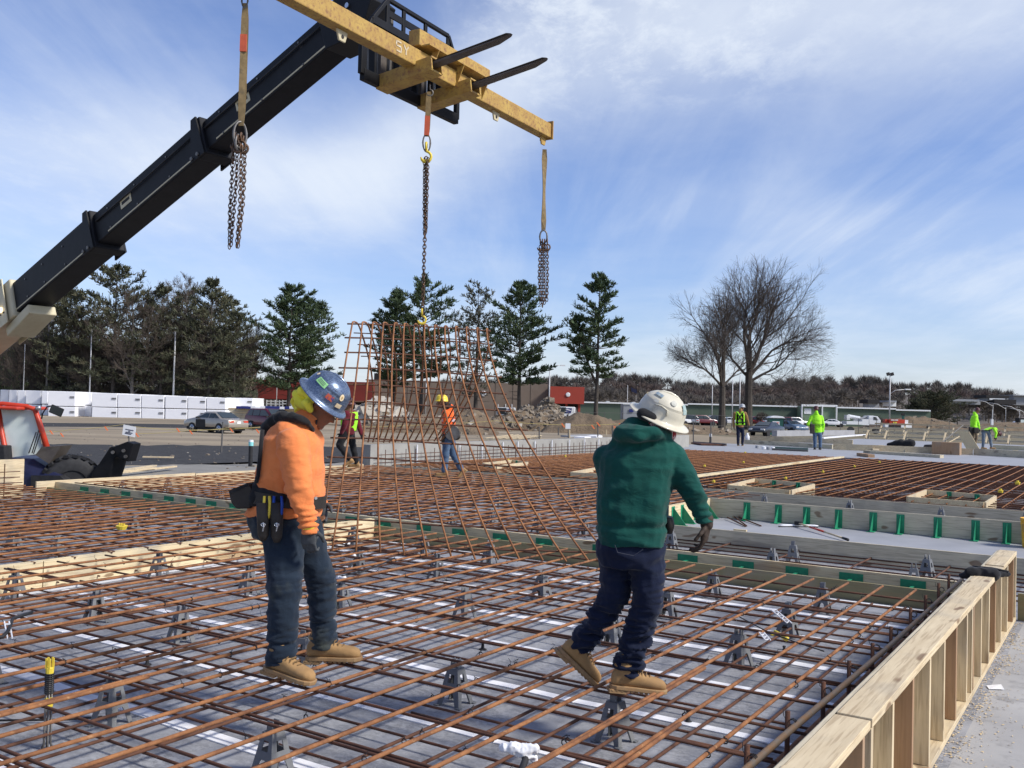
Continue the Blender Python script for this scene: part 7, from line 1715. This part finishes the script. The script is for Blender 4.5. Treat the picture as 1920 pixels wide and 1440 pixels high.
b.lathe(c+Z*.225, [(.022, 0), (.023, .03), (.02, .05)], n=10); b.build('cap', m['yellow'], r)
tag(MB().tube([GP(-20, 1351, .02), GP(60, 1350, .02), GP(130, 1349, .02), GP(192, 1344, .02)], .006, 6).build('cable', m['black'], smooth=True), 'black cable lying on the slab at the lower left', 'cable')
r = thing('plastic_clip', GP(15, 1180, .3), 'white plastic clip with a black hose at the left edge', 'plastic clip')
b = MB()
for dx in (0, 9): b.bar(GP(8+dx, 1166, .34), GP(14+dx, 1196, .30), .008, .012)
b.bar(GP(9, 1170, .34), GP(19, 1170, .34), .008, .01); b.bar(GP(12, 1184, .32), GP(22, 1184, .32), .008, .01); b.build('lattice', m['white'], r)
MB().tube([GP(-30, 1198, .31), GP(5, 1194, .31), GP(16, 1182, .33), GP(24, 1160, .32), GP(60, 1148, .31)], .012, 8).build('hose', m['black'], r, smooth=True)
for i, ((x, y), lab) in enumerate((((655, 1046), 'crumpled white plastic under the hanging cage, the upper piece'), ((636, 1086), 'crumpled white plastic right of the orange worker, the lower piece'))):
    c = GP(x, y, .25); b = MB(); capsule(b, c, .03, c+B*.06+Z*.02, .025); capsule(b, c-B*.04, .018, c, .02); r = thing('plastic_scrap', c, lab, 'plastic scrap', 'white plastic scraps')
    blob(b, 'plastic', m['white'], r, .007, 1, lambda p: .010*ridg(p, 30, 30, 30)-.003)
tag(MB().tube([GP(640, 1080, .32), GP(680, 1072, .36), GP(715, 1058, .33), GP(740, 1046, .32)], .006, 6).build('cable', m['black'], smooth=True), 'black cable over the bars between the orange worker and the cage', 'cable')
# ------------------------------------------------------------------ the lot
r = thing('notice_sign', GP(244, 870, GZ), 'small white notice sign with lines of text on a thin rod beside the machine', 'sign')
YS = 27.0; MB().tube([P(246, 870, YS), P(239, 794, YS)], .018, 6).build('rod', m['darkpole'], r)
c1, c2, c3_, c4 = P(231.5, 796, YS-.03), P(255, 800.5, YS-.03), P(252.5, 820, YS-.03), P(229, 815, YS-.03)
MB().prism([c1, c2, c3_, c4], V((0, .012, 0))).build('board', m['paper'], r)
for k, (u0, u1) in enumerate(((.2, .85), (.45, .6), (.25, .8), (.2, .7))):
    v_ = .40+.13*k; p = c1.lerp(c4, v_).lerp(c2.lerp(c3_, v_), u0); q = c1.lerp(c4, v_).lerp(c2.lerp(c3_, v_), u1); MB().bar(p+V((0, -.004, 0)), q+V((0, -.004, 0)), .004, .022, up=Z).build('text_line', m['ink'], r)
def caution(pts, z, Yd, lab, flags):
    "string line with orange flags; pts are pixels"
    r = thing('string_line', P(pts[0][0], pts[0][1], Yd), lab, 'string line', 'flagged string lines round the lot')
    q = []
    for (p0, p1) in zip(pts[:-1], pts[1:]):
        for i in range(6): f = i/6; q.append(P(p0[0]+(p1[0]-p0[0])*f, p0[1]+(p1[1]-p0[1])*f + 1.2*math.sin(math.pi*f), Yd))
    q.append(P(*pts[-1], Yd)); MB().tube(q, .007*Yd/27, 4).build('string', m['tape'], r)
    for (x, y) in flags:
        p = P(x, y, Yd-.05); s_ = Yd/27*.62; MB().prism([p, p+V((.06, 0, .01))*s_, p+V((.20, 0, -.17))*s_, p+V((.13, 0, -.17))*s_], V((0, .01, 0))).build('flag', m['orange_tape'], r)
caution([(80, 810), (130, 806), (232, 796)], 0, 27, 'string with orange flags running from the cab to the notice sign', [(92, 807), (112, 812), (195, 800)])
caution([(252, 800), (340, 806), (470, 803), (540, 795)], 0, 27, 'upper string with orange flags right of the notice sign', [(330, 803), (430, 803)])
caution([(252, 813), (350, 808), (430, 802)], 0, 27.4, 'lower string with orange flags right of the notice sign', [(354, 807), (253, 812)])
caution([(440, 803), (520, 797), (600, 812)], 0, 28, 'string with an orange flag behind the orange worker', [(479, 805)])
tag(MB().tube([P(415, 848, 30), P(418, 791, 30)], .025, 6).build('stake', m['darkpole']), 'thin dark stake in front of the champagne sedan', 'stake')
r = thing('vent_pipe', P(470, 852, 34), 'black standpipe with a cyan and white cap on the black gravel', 'standpipe')
g = P(470, 852, 34); MB().lathe(V((g.x, g.y, GZ)), [(.075, 0), (.075, P(470, 836, 34).z-GZ)], n=14).build('pipe', m['black'], r)
MB().lathe(V((g.x, g.y, P(470, 836, 34).z)), [(.085, 0), (.088, .14)], n=14).build('cap', M('cyan_cap', (.25, .62, .62)), r); MB().lathe(V((g.x, g.y, P(470, 836, 34).z+.14)), [(.088, 0), (.078, .07), (.0, .075)], n=14).build('cap', m['white'], r)
for i, ((x0, y0), (x1, y1), lab) in enumerate((((212, 884), (290, 873), 'long pale board on the lot right of the machine, the upper one'), ((215, 889), (328, 876), 'longest pale board on the lot right of the machine'), ((218, 888), (290, 881), 'middle pale board of the pile right of the machine'), ((268, 861), (325, 862), 'thin pale stick lying on the black gravel'))):
    a_, b_ = GP(x0, y0, GZ+.08*(i < 3)+.02), GP(x1, y1, GZ+.08*(i < 3)+.02); tag(MB().bar(a_+Z*.03*i, b_+Z*.03*i, .16, .05).build('board', m['pine_b']), lab, 'board', 'loose boards right of the machine')
# mounds and rubble
def mound(x0, x1, ytop, ybase, label, mat='pile', depth=7, seed=1, rocks=0, rockm='conc', rs=(.15, .5), name='dirt_mound', rug=.25):
    random.seed(seed); c0 = GP(x0, ybase, GZ); c1 = GP(x1, ybase, GZ); Yb = (c0.y+c1.y)/2; c = (c0+c1)/2; hw = (c1-c0).length/2; H = P((x0+x1)/2, ytop, Yb+depth*.4).z-GZ
    nx, ny = 44, 18; vs = []; fs = []
    def hf(u, v_):
        a = max(0, 1-abs(u)**1.8)*max(0, 1-abs(v_)**2); k = noise.noise(V((u*2.2+seed, v_*2, seed)))
        return H*max(0, a**.8)*(1+.45*k) + rug*noise.noise(V((u*9, v_*7, seed)))*a**.3 - .02
    for j in range(ny+1):
        for i in range(nx+1):
            u, v_ = -1+2*i/nx, -1+2*j/ny; vs.append(V((c.x+u*hw, Yb+depth*.5+v_*depth*.6, GZ+hf(u, v_))))
    for j in range(ny):
        for i in range(nx): k = j*(nx+1)+i; fs.append((k, k+1, k+nx+2, k+nx+1))
    root = thing(name, V((c.x, Yb+depth*.5, GZ)), label, 'rubble pile' if rocks > 80 else 'dirt mound'); MB().add(vs, fs).build('soil', m[mat], root, smooth=True)
    if rocks:
        b = MB()
        for _ in range(rocks):
            u, v_ = random.uniform(-.95, .95), random.uniform(-1, .5); p = V((c.x+u*hw, Yb+depth*.5+v_*depth*.6, GZ+hf(u, v_)))
            s_ = random.uniform(*rs)*random.choice((.5, .8, 1)); q = Quaternion(V((random.gauss(0, 1), random.gauss(0, 1), random.gauss(0, 1))).normalized(), random.uniform(0, 3))
            o = len(b.v); pts = []
            for sx_ in (-1, 1):
                for sy_ in (-1, 1):
                    for sz_ in (-1, 1): pts.append(p + q @ V((sx_*s_*random.uniform(.5, 1), sy_*s_*random.uniform(.3, .8), sz_*s_*random.uniform(.2, .5))))
            b.add(pts, [(0, 1, 3, 2), (4, 6, 7, 5), (0, 4, 5, 1), (2, 3, 7, 6), (0, 2, 6, 4), (1, 5, 7, 3)])
        rk = b.build('rubble', m[rockm], root); rk['kind'] = 'stuff'
    return root
m['rubble'] = M('mixed_rubble', (.26, .215, .16), (.13, .105, .08), .9, .95, c3=(.38, .35, .30), s3=2.2)
m['palerock'] = M('pale_broken_concrete', (.46, .42, .35), (.34, .30, .25), 1.2, .95)
mound(650, 900, 784, 812, 'long brown dirt mound behind the hanging cage', seed=2, rocks=60, rockm='rubble')
mound(655, 745, 760, 800, 'pale broken concrete heap behind the blue hard hat', seed=3, rocks=170, rockm='palerock', rs=(.5, 1.1), name='rubble_pile', depth=5)
mound(790, 935, 772, 806, 'rounded brown dirt mound right of the yellow helmet', seed=4, rocks=50, rockm='rubble')
mound(900, 1075, 775, 808, 'grey rubble and brick pile in front of the postal vans', seed=5, rocks=480, rockm='rubble', rs=(.12, .42), name='rubble_pile', rug=.5)
mound(975, 1055, 758, 806, 'peaked rubble heap below the red box wall', seed=6, rocks=350, rockm='rubble', rs=(.15, .6), name='rubble_pile', depth=4)
mound(1040, 1165, 778, 813, 'smooth brown dirt mound left of the white hard hat', seed=7)
mound(1100, 1330, 790, 812, 'low brown ridge of dirt behind the green worker', seed=8, rocks=40, rockm='rubble')
mound(1690, 1770, 783, 806, 'brown soil heap left of the traffic cone', seed=9, rocks=50, rockm='rubble'); mound(1580, 1680, 782, 797, 'tan soil heap behind the white bucket truck', seed=10)
mound(1865, 2000, 795, 812, 'low soil heap at the right edge beside the loader', seed=12, rocks=20, rockm='rubble')
random.seed(9)
b = MB()
for _ in range(650):
    x = random.uniform(-50, 1300); y = random.uniform(792, 880) if x < 620 else random.uniform(800, 830); g = GP(x, y, GZ)
    if g.dot(B) > -17.5 and g.dot(A) < 50: continue
    s_ = random.uniform(.015, .06)*(1 if random.random() < .92 else 2); b.ell(g+Z*s_*.2, (s_, s_*.8, s_*.5), n=5, k=3)
tag(b.build('stones', m['rubble']), 'scattered stones and clods on the lot', 'stones', kind='stuff')
r = thing('pallet', GP(975, 822, GZ), 'wooden pallet lying beyond the low concrete wall', 'pallet')
pa, pb_ = GP(941, 826, GZ+.1), GP(988, 819, GZ+.1); d, sx, _ = frame(pb_-pa)
for k in range(6): MB().bar(pa+sx*(-1.1+.44*k)+Z*.14, pb_+sx*(-1.1+.44*k)+Z*.14, .12, .03).build('board', m['pine_b'], r)
for f in (0, .5, 1): c = pa.lerp(pb_, f); MB().bar(c-sx*1.1+Z*.03, c+sx*1.1+Z*.03, .1, .14).build('board', m['grey_a'], r)
# second notice sign, stakes
r = thing('notice_sign', P(1065, 830, 42), 'tiny white notice sign in front of the brown mound left of the white hard hat', 'sign')
MB().tube([P(1066, 826, 42), P(1065, 793, 42)], .025, 6).build('rod', m['darkpole'], r); MB().box(P(1065, 799, 41.9), (.11, .012, .12)).build('board', m['paper'], r)
for i, (x, y0, y1, Yd) in enumerate(((1011, 824, 800, 44), (1047, 816, 802, 44), (1121, 820, 796, 44), (1148, 821, 798, 44), (1300, 832, 790, 48), (1333, 832, 790, 48), (1068, 822, 806, 44), (1137, 816, 806, 44))):
    tag(MB().tube([P(x, y0, Yd), P(x, y1, Yd)], .03, 5).build('stake', m['darkpole' if i < 6 else 'pine_v']), 'thin survey stake beyond the low concrete wall, %s from the left' % ORD[sorted((1011, 1047, 1121, 1148, 1300, 1333, 1068, 1137)).index(x)], 'stake', 'survey stakes beyond the wall')
caution([(930, 789), (1060, 797), (1180, 794), (1290, 796)], 0, 44, 'flagged string in front of the rubble piles', [(1052, 794), (1108, 797), (1118, 792), (1150, 799), (1160, 794)])
caution([(650, 800), (760, 798), (930, 789)], 0, 44, 'string line behind the hanging cage', [])
for i, (x0, y0, x1, y1, lb) in enumerate(((1060, 818, 1118, 816, 'grey sheet stack on the ground beyond the concrete wall'), (1086, 821, 1098, 820, 'white foam offcut beyond the concrete wall, left one'), (1109, 819, 1120, 818, 'white foam offcut beyond the concrete wall, right one'))):
    a_, b_ = GP(x0, y0, GZ+.2), GP(x1, y1, GZ+.2); tag(MB().bar(a_, b_, .8, .14).build('foam_offcut' if i else 'sheet_stack', m['foam' if i else 'greywall']), lb, 'foam offcut' if i else 'sheet stack')
r = thing('standpipe', P(1332, 828, 50), 'small standpipe with a pale blue cap near the oaks', 'standpipe'); g = P(1332, 828, 50); MB().lathe(g, [(.06, -.1), (.06, .25)], n=10).build('pipe', m['black'], r); MB().lathe(g+Z*.25, [(.07, 0), (.07, .16)], n=10).build('cap', m['white'], r)
# ------------------------------------------------------------------ far vehicles
cols = {'white': M('white_paint', (.72, .73, .74), rough=.3, coat=.4), 'silver': M('silver_paint', (.40, .42, .44), rough=.3, metal=.4, coat=.4), 'dark': M('dark_car_paint', (.02, .022, .03), rough=.25, coat=.5), 'maroon': M('maroon_paint', (.11, .012, .015), rough=.3, coat=.4), 'blue': M('blue_car_paint', (.09, .14, .21), rough=.28, coat=.5), 'grey': M('grey_paint', (.16, .17, .18), rough=.3, coat=.4)}
protos = {}
def far_car(x, yb, label, paint, kind='sedan', rz=None, Y=None, sc=1.0, group='cars parked along the far lot'):
    g = GP(x, yb, GZ) if Y is None else tloc(x, Y)
    key = (paint, kind)
    if key not in protos: protos[key] = car_build('parked_car', V((g.x, g.y, GZ)), 0, label, group, cols[paint], kind, detail=False)[0]; o = protos[key]
    else: o = copy_tree(protos[key]); o['label'] = label
    o.location = V((g.x, g.y, GZ)); o.rotation_euler = (0, 0, R(rz if rz is not None else random.uniform(-20, 20))); o.scale = (sc, sc, sc); o['group'] = group
    return o
W_ = [(1000, 'dark', 'dark car at the left end of the rubble pile'), (1090, 'grey', 'grey car just right of the postal van'), (1098, 'white', 'white car left of the forked pine trunk'), (1112, 'silver', 'silver car behind the forked pine trunk'), (1126, 'white', 'white car right of the forked pine trunk'), (1140, 'white', 'second white car right of the forked pine trunk'), (1155, 'blue', 'blue car left of the white shelter'), (1168, 'grey', 'grey car touching the white shelter')]
for x, c_, lb in W_: far_car(x, 785+(x-1000)*.012, lb, c_, 'sedan' if x % 3 else 'wagon', rz=random.choice((60, 75, 110, 20)), sc=.92)
for i, (x, c_, k_) in enumerate(((1266, 'white', 'sedan'), (1283, 'dark', 'wagon'), (1300, 'silver', 'sedan'), (1318, 'maroon', 'wagon'), (1336, 'dark', 'wagon'), (1372, 'white', 'sedan'), (1418, 'maroon', 'wagon'), (1436, 'silver', 'sedan'), (1452, 'dark', 'wagon'), (1474, 'maroon', 'wagon'), (1492, 'white', 'wagon'), (1560, 'white', 'sedan'))):
    far_car(x, 797+(x-1266)*.012, 'parked %s car in the row before the green building, %s from the left' % (c_, (ORD+['eleventh', 'twelfth'])[i]), c_, k_, rz=random.choice((0, 15, 170, 190, 80)), group='cars in the row before the green building')
far_car(1483, 811, 'dark blue sedan parked right behind the portable toilet', 'blue', 'sedan', rz=-72, group=None if False else 'cars beside the portable toilet')
far_car(1437, 818, 'black sedan half hidden left of the portable toilet', 'dark', 'sedan', rz=-130, group='cars beside the portable toilet')
# postal vans
for i, (x0, x1, yt, yb, lb) in enumerate(((931, 967, 763.5, 790, 'white postal van behind the left end of the rubble, partly hidden'), (1034, 1079, 762, 785, 'white box postal van with a navy eagle mark below the red box wall'))):
    Yv = 118 + i*4; r = thing('postal_van', tloc((x0+x1)/2, Yv), lb, 'van', 'white postal vans'); p0, p1 = tloc(x0, Yv), tloc(x1, Yv); zt = P(x0, yt, Yv).z
    MB().box(V(((p0.x+p1.x)/2, Yv+1, (zt+GZ+.5)/2)), ((p1.x-p0.x)/2, 1.0, (zt-GZ-.5)/2)).build('body', cols['white'], r, bevel=.12)
    for x in (x0+6, x1-7): MB().lathe(V((tloc(x, Yv).x, Yv-.02, GZ+.36)), [(.36, 0), (.36, .2)], axis=V((0, 1, 0)), n=16).build('wheel', m['black'], r)
    MB().box(P(x0+10 if i == 0 else x1-26, yt+7, Yv-.03), (.55, .02, .38)).build('window', m['glass'], r)
    cx0 = x1-14; zz0 = P(cx0, yt+8, Yv-.04)
    MB().prism([zz0+V((-.45, 0, -.32)), zz0+V((.38, 0, -.32)), zz0+V((.50, 0, .32)), zz0+V((-.33, 0, .32))], V((0, .01, 0))).build('emblem', m['postal'], r)
    MB().prism([zz0+V((-.36, -.01, .18)), zz0+V((.30, -.01, -.02)), zz0+V((.40, -.01, .06)), zz0+V((-.10, -.01, .24))], V((0, .005, 0))).build('emblem', m['white'], r); MB().prism([zz0+V((-.38, -.01, -.06)), zz0+V((.1, -.01, -.02)), zz0+V((-.40, -.01, -.14))], V((0, .005, 0))).build('emblem', m['white'], r)
r = thing('postal_trailer', tloc(1184, 112), 'pale grey trailer with a navy eagle mark behind the white hard hat', 'trailer')
pbox(r, 'body', 'greywall', 1169, 1199, 757.5, 112, 3, yb=786); pbox(r, 'roof_edge', 'trim', 1168.5, 1199.5, 756.6, 111.9, .1, yb=758.5); pbox(r, 'emblem', 'postal', 1180, 1188, 767, 111.9, .05, yb=773)
for x in (1172, 1190): pbox(r, 'wheel', 'black', x, x+5, 785, 112.2, .4)
# portable toilet
r = thing('portable_toilet', GP(1462, 816, GZ), 'dark green portable toilet with a white roof and small sign', 'portable toilet'); Yt = GP(1462, 816, GZ).y
pbox(r, 'cabin', 'porta', 1444, 1470, 784, Yt, 1.2); pbox(r, 'door_frame', 'black', 1469.5, 1470.6, 786, Yt-.02, .1)
b = MB(); p = P(1457, 784, Yt); hx = 15/1790*Yt; b.prism([V((p.x-hx, Yt-.1, p.z)), V((p.x+hx, Yt-.1, p.z)), V((p.x+hx*.7, Yt-.1, p.z+.18)), V((p.x, Yt-.1, p.z+.24)), V((p.x-hx*.7, Yt-.1, p.z+.18))], V((0, 1.4, 0))); b.build('roof', m['white'], r, bevel=.03)
pbox(r, 'sign', 'paper', 1449, 1462, 790, Yt-.03, .02, yb=797); MB().bar(P(1450.5, 792.5, Yt-.05), P(1460.5, 792.8, Yt-.05), .01, .09).build('sign_line', m['red'], r); MB().bar(P(1450.5, 795.2, Yt-.05), P(1460, 795.4, Yt-.05), .01, .06).build('sign_line', m['red'], r)
# bucket truck
r = thing('utility_truck', tloc(1618, 125), 'white bucket truck with a folded white boom parked in front of the green building', 'truck'); Yb = 122
b = MB(); p = lambda x, y, d=0: P(x, y, Yb+d)
MB().prism([p(1628, 796), p(1650, 797), p(1652, 789), p(1646, 781), p(1637, 779.5), p(1629, 780)], V((0, 2, 0))).build('cab', cols['white'], r, bevel=.06); MB().prism([p(1638, 787, -.03), p(1646, 788, -.03), p(1643, 782, -.03), p(1638, 781.5, -.03)], V((0, .05, 0))).build('window', m['glass'], r)
pbox(r, 'box', 'trim', 1617, 1630, 786, Yb, 1.9, yb=797); pbox(r, 'box', 'trim', 1588, 1617, 790, Yb, 1.9, yb=796)
MB().tube([p(1590, 780, .6), p(1612, 784, .6)], .22, 8).build('boom', cols['white'], r); MB().tube([p(1600, 789, .6), p(1628, 781, .6)], .16, 8).build('boom', m['greywall'], r); pbox(r, 'bucket', 'trim', 1588, 1594, 778, Yb, 1, yb=787)
for x in (1596, 1643): MB().lathe(V((tloc(x, Yb).x, Yb-.03, GZ+.42)), [(.42, 0), (.42, .3)], axis=V((0, 1, 0)), n=16).build('wheel', m['black'], r)
# red truck seen from behind
r = thing('flatbed_truck', GP(1682, 806, GZ), 'red work truck with white corner boxes seen from behind', 'truck'); Yr = GP(1682, 806, GZ).y
pbox(r, 'box', 'red', 1668, 1697, 786, Yr, 3, yb=797); pbox(r, 'tail_board', 'dark', 1667, 1689, 797, Yr-.05, 1, yb=805); pbox(r, 'box', 'trim', 1660, 1667, 794, Yr, 1, yb=806); pbox(r, 'box', 'trim', 1690, 1698, 794, Yr, 1, yb=804)
pbox(r, 'box', 'red', 1660, 1669, 786, Yr+.5, 1, yb=794); pbox(r, 'roof', 'trim', 1671, 1684, 786.5, Yr-.1, 1, yb=788.5); pbox(r, 'reel', 'yellow', 1675, 1682, 791, Yr-.1, .2, yb=796); pbox(r, 'cab', 'trim', 1696, 1710, 794, Yr+1, 2, yb=803); pbox(r, 'cab', 'trim', 1694, 1703, 787, Yr+1.2, 1.6, yb=795)
o = thing('beacon_post', tloc(1694, Yr), 'green and dark figure shaped signal post standing on the red truck', 'signal post'); pbox(o, 'post', 'porta', 1692, 1696, 777, Yr+.4, .3, yb=788); pbox(o, 'lamp', 'dark', 1691.5, 1696.5, 775, Yr+.35, .4, yb=779)
# cone
r = thing('traffic_cone', GP(1771, 804, GZ), 'orange and white traffic cone by the far formwork', 'traffic cone'); g = GP(1771, 804, GZ); sc_ = 13.5/1790*g.y
MB().lathe(g+Z*.03, [(sc_*.20, 0), (sc_*.13, sc_*.36)], n=14).build('cone', m['cone'], r, smooth=True); MB().lathe(g+Z*(.03+sc_*.36), [(sc_*.13, 0), (sc_*.11, sc_*.14)], n=14).build('stripe', m['white'], r); MB().lathe(g+Z*(.03+sc_*.50), [(sc_*.11, 0), (sc_*.085, sc_*.14)], n=14).build('cone', m['cone'], r); MB().lathe(g+Z*(.03+sc_*.64), [(sc_*.085, 0), (sc_*.07, sc_*.1)], n=14).build('stripe', m['white'], r); MB().lathe(g+Z*(.03+sc_*.74), [(sc_*.07, 0), (sc_*.03, sc_*.26)], n=14).build('cone', m['cone'], r)
MB().box(g+Z*.02, (sc_*.28, sc_*.28, .02)).build('base', m['cone'], r)
# loader at the right edge
r = thing('wheel_loader', GP(1915, 806, GZ), 'yellow and brown loader with a dark cab at the right edge, white pickup beside it', 'loader'); Yl = GP(1905, 806, GZ).y
lo_m = 'beamyel'
pbox(r, 'cab', 'dark', 1911, 1928, 784, Yl, 1.6, yb=797); pbox(r, 'cab_window', 'cabglass', 1914, 1923, 787, Yl-.03, .05, yb=794)
MB().prism([P(1898, 806, Yl), P(1940, 806, Yl), P(1940, 796, Yl), P(1918, 796, Yl), P(1910, 799, Yl)], V((0, 1.5, 0))).build('chassis', m[lo_m], r)
for x in (1906, 1930): MB().lathe(V((tloc(x, Yl).x, Yl-.1, GZ+.5)), [(.5, 0), (.5, .4)], axis=V((0, 1, 0)), n=18).build('wheel', m['black'], r)
r = thing('pickup', tloc(1900, Yl+4), 'white pickup nose showing left of the loader', 'pickup truck'); Yp = Yl+3
MB().prism([P(1895, 803, Yp), P(1915, 803, Yp), P(1915, 790, Yp), P(1908, 790, Yp), P(1904, 794, Yp), P(1896, 796, Yp)], V((0, 1.8, 0))).build('body', cols['white'], r, bevel=.05); pbox(r, 'window', 'glass', 1906, 1912, 791.5, Yp-.02, .05, yb=795)
MB().lathe(V((tloc(1900, Yp).x, Yp-.05, GZ+.38)), [(.38, 0), (.38, .25)], axis=V((0, 1, 0)), n=16).build('wheel', m['black'], r)
r = thing('utility_cabinet', tloc(1861, 150), 'small white cabinet on a post between the two neon workers', 'cabinet'); pbox(r, 'box', 'trim', 1859, 1863, 786, 150, .3, yb=797); pbox(r, 'post', 'pole', 1860.5, 1861.5, 768, 150.1, .1)
# black bag, pole tools, bits on the far slab
bg_ = MB(); c = GP(1692, 835, .3); capsule(bg_, c+B*-.7, .10, c+B*-.1+Z*.10, .24); capsule(bg_, c, .26, c+B*.42+Z*.12, .24); r = thing('black_bag', c, 'black tool bag lying on the far slab between the neon workers', 'bag'); blob(bg_, 'bag', f_black, r, .03, 2, lambda p: .03*nz(p, 5, 5, 5))
for i, ((x0, y0), (x1, y1), mt, lb) in enumerate((((1756, 838), (1806, 797), 'darkpole', 'long dark pole leaning behind the walking neon worker'), ((1768, 836), (1810, 812), 'pine_a', 'pale yellow pole leaning beside the long dark pole'))):
    g = GP(x0, y0, .3); tag(MB().tube([g, P(x1, y1, g.y+.8)], .03, 6).build('leaning_pole', m[mt]), lb, 'pole')
bg_ = MB(); c = GP(1742, 838, .35); capsule(bg_, c-B*.15, .12, c+B*.15, .14); r = thing('tool_pouch', c, 'small brown pouch on the far slab left of the timber box', 'pouch'); blob(bg_, 'pouch', f_leather, r, .03, 1)
r = thing('material_tray', GP(1330, 828, .3), 'dark rusty sheet lying on the far slab behind the green worker', 'metal sheet'); a_, b_ = GP(1305, 832, .32), GP(1352, 833, .32); MB().bar(a_, b_, 1.6, .07).build('sheet', m['rust_dark'], r)
MB().tube([GP(1300, 829, .36), GP(1362, 833, .36)], .04, 6).build('bar', m['greysteel'], r)
r = thing('pipe_bundle', GP(1480, 842, .3), 'dark bundle of pipes lying on the far slab between the vest and neon workers', 'pipe bundle')
for k in range(4): MB().tube([GP(1448, 839+k, .32), GP(1515, 842+k, .32)], .05, 6).build('pipe', m['darkpole' if k % 2 else 'porta'], r)
for i, (x, y) in enumerate(((1420, 840), (1432, 842), (1441, 843), (1449, 843))):
    tag(MB().lathe(GP(x, y, .28), [(.09, 0), (.09, .10), (.06, .12)], n=10).build('plastic_ring', m['white' if i % 2 else 'greywall']), 'small round fitting on the far slab, %s from the left' % ORD[i], 'fitting', 'small fittings on the far slab')
r = thing('jug', GP(1402, 834, .3), 'small white and orange jug right of the vest worker\'s feet', 'jug'); g = GP(1401, 829, .3); MB().lathe(g, [(.12, 0), (.12, .3), (.05, .42), (.05, .48)], n=12).build('bottle', m['white'], r, smooth=True); MB().lathe(g-B*.25, [(.08, 0), (.08, .15)], n=10).build('cap', m['cone'], r)
# chain link fence before the lot
r = thing('wire_fence', tloc(1200, 100), 'faint wire fence of thin dark posts in front of the parked cars', 'fence')
for i in range(26):
    x = 930+i*34; Yf = 100+(i*1.0); g = tloc(x, Yf); MB().tube([g, g+Z*1.9], .035, 5).build('post', m['darkpole'], r)
for zq in (.7, 1.9): MB().tube([tloc(930, 100)+Z*zq, tloc(1780, 125)+Z*zq], .015, 4).build('wire', m['darkpole'], r)
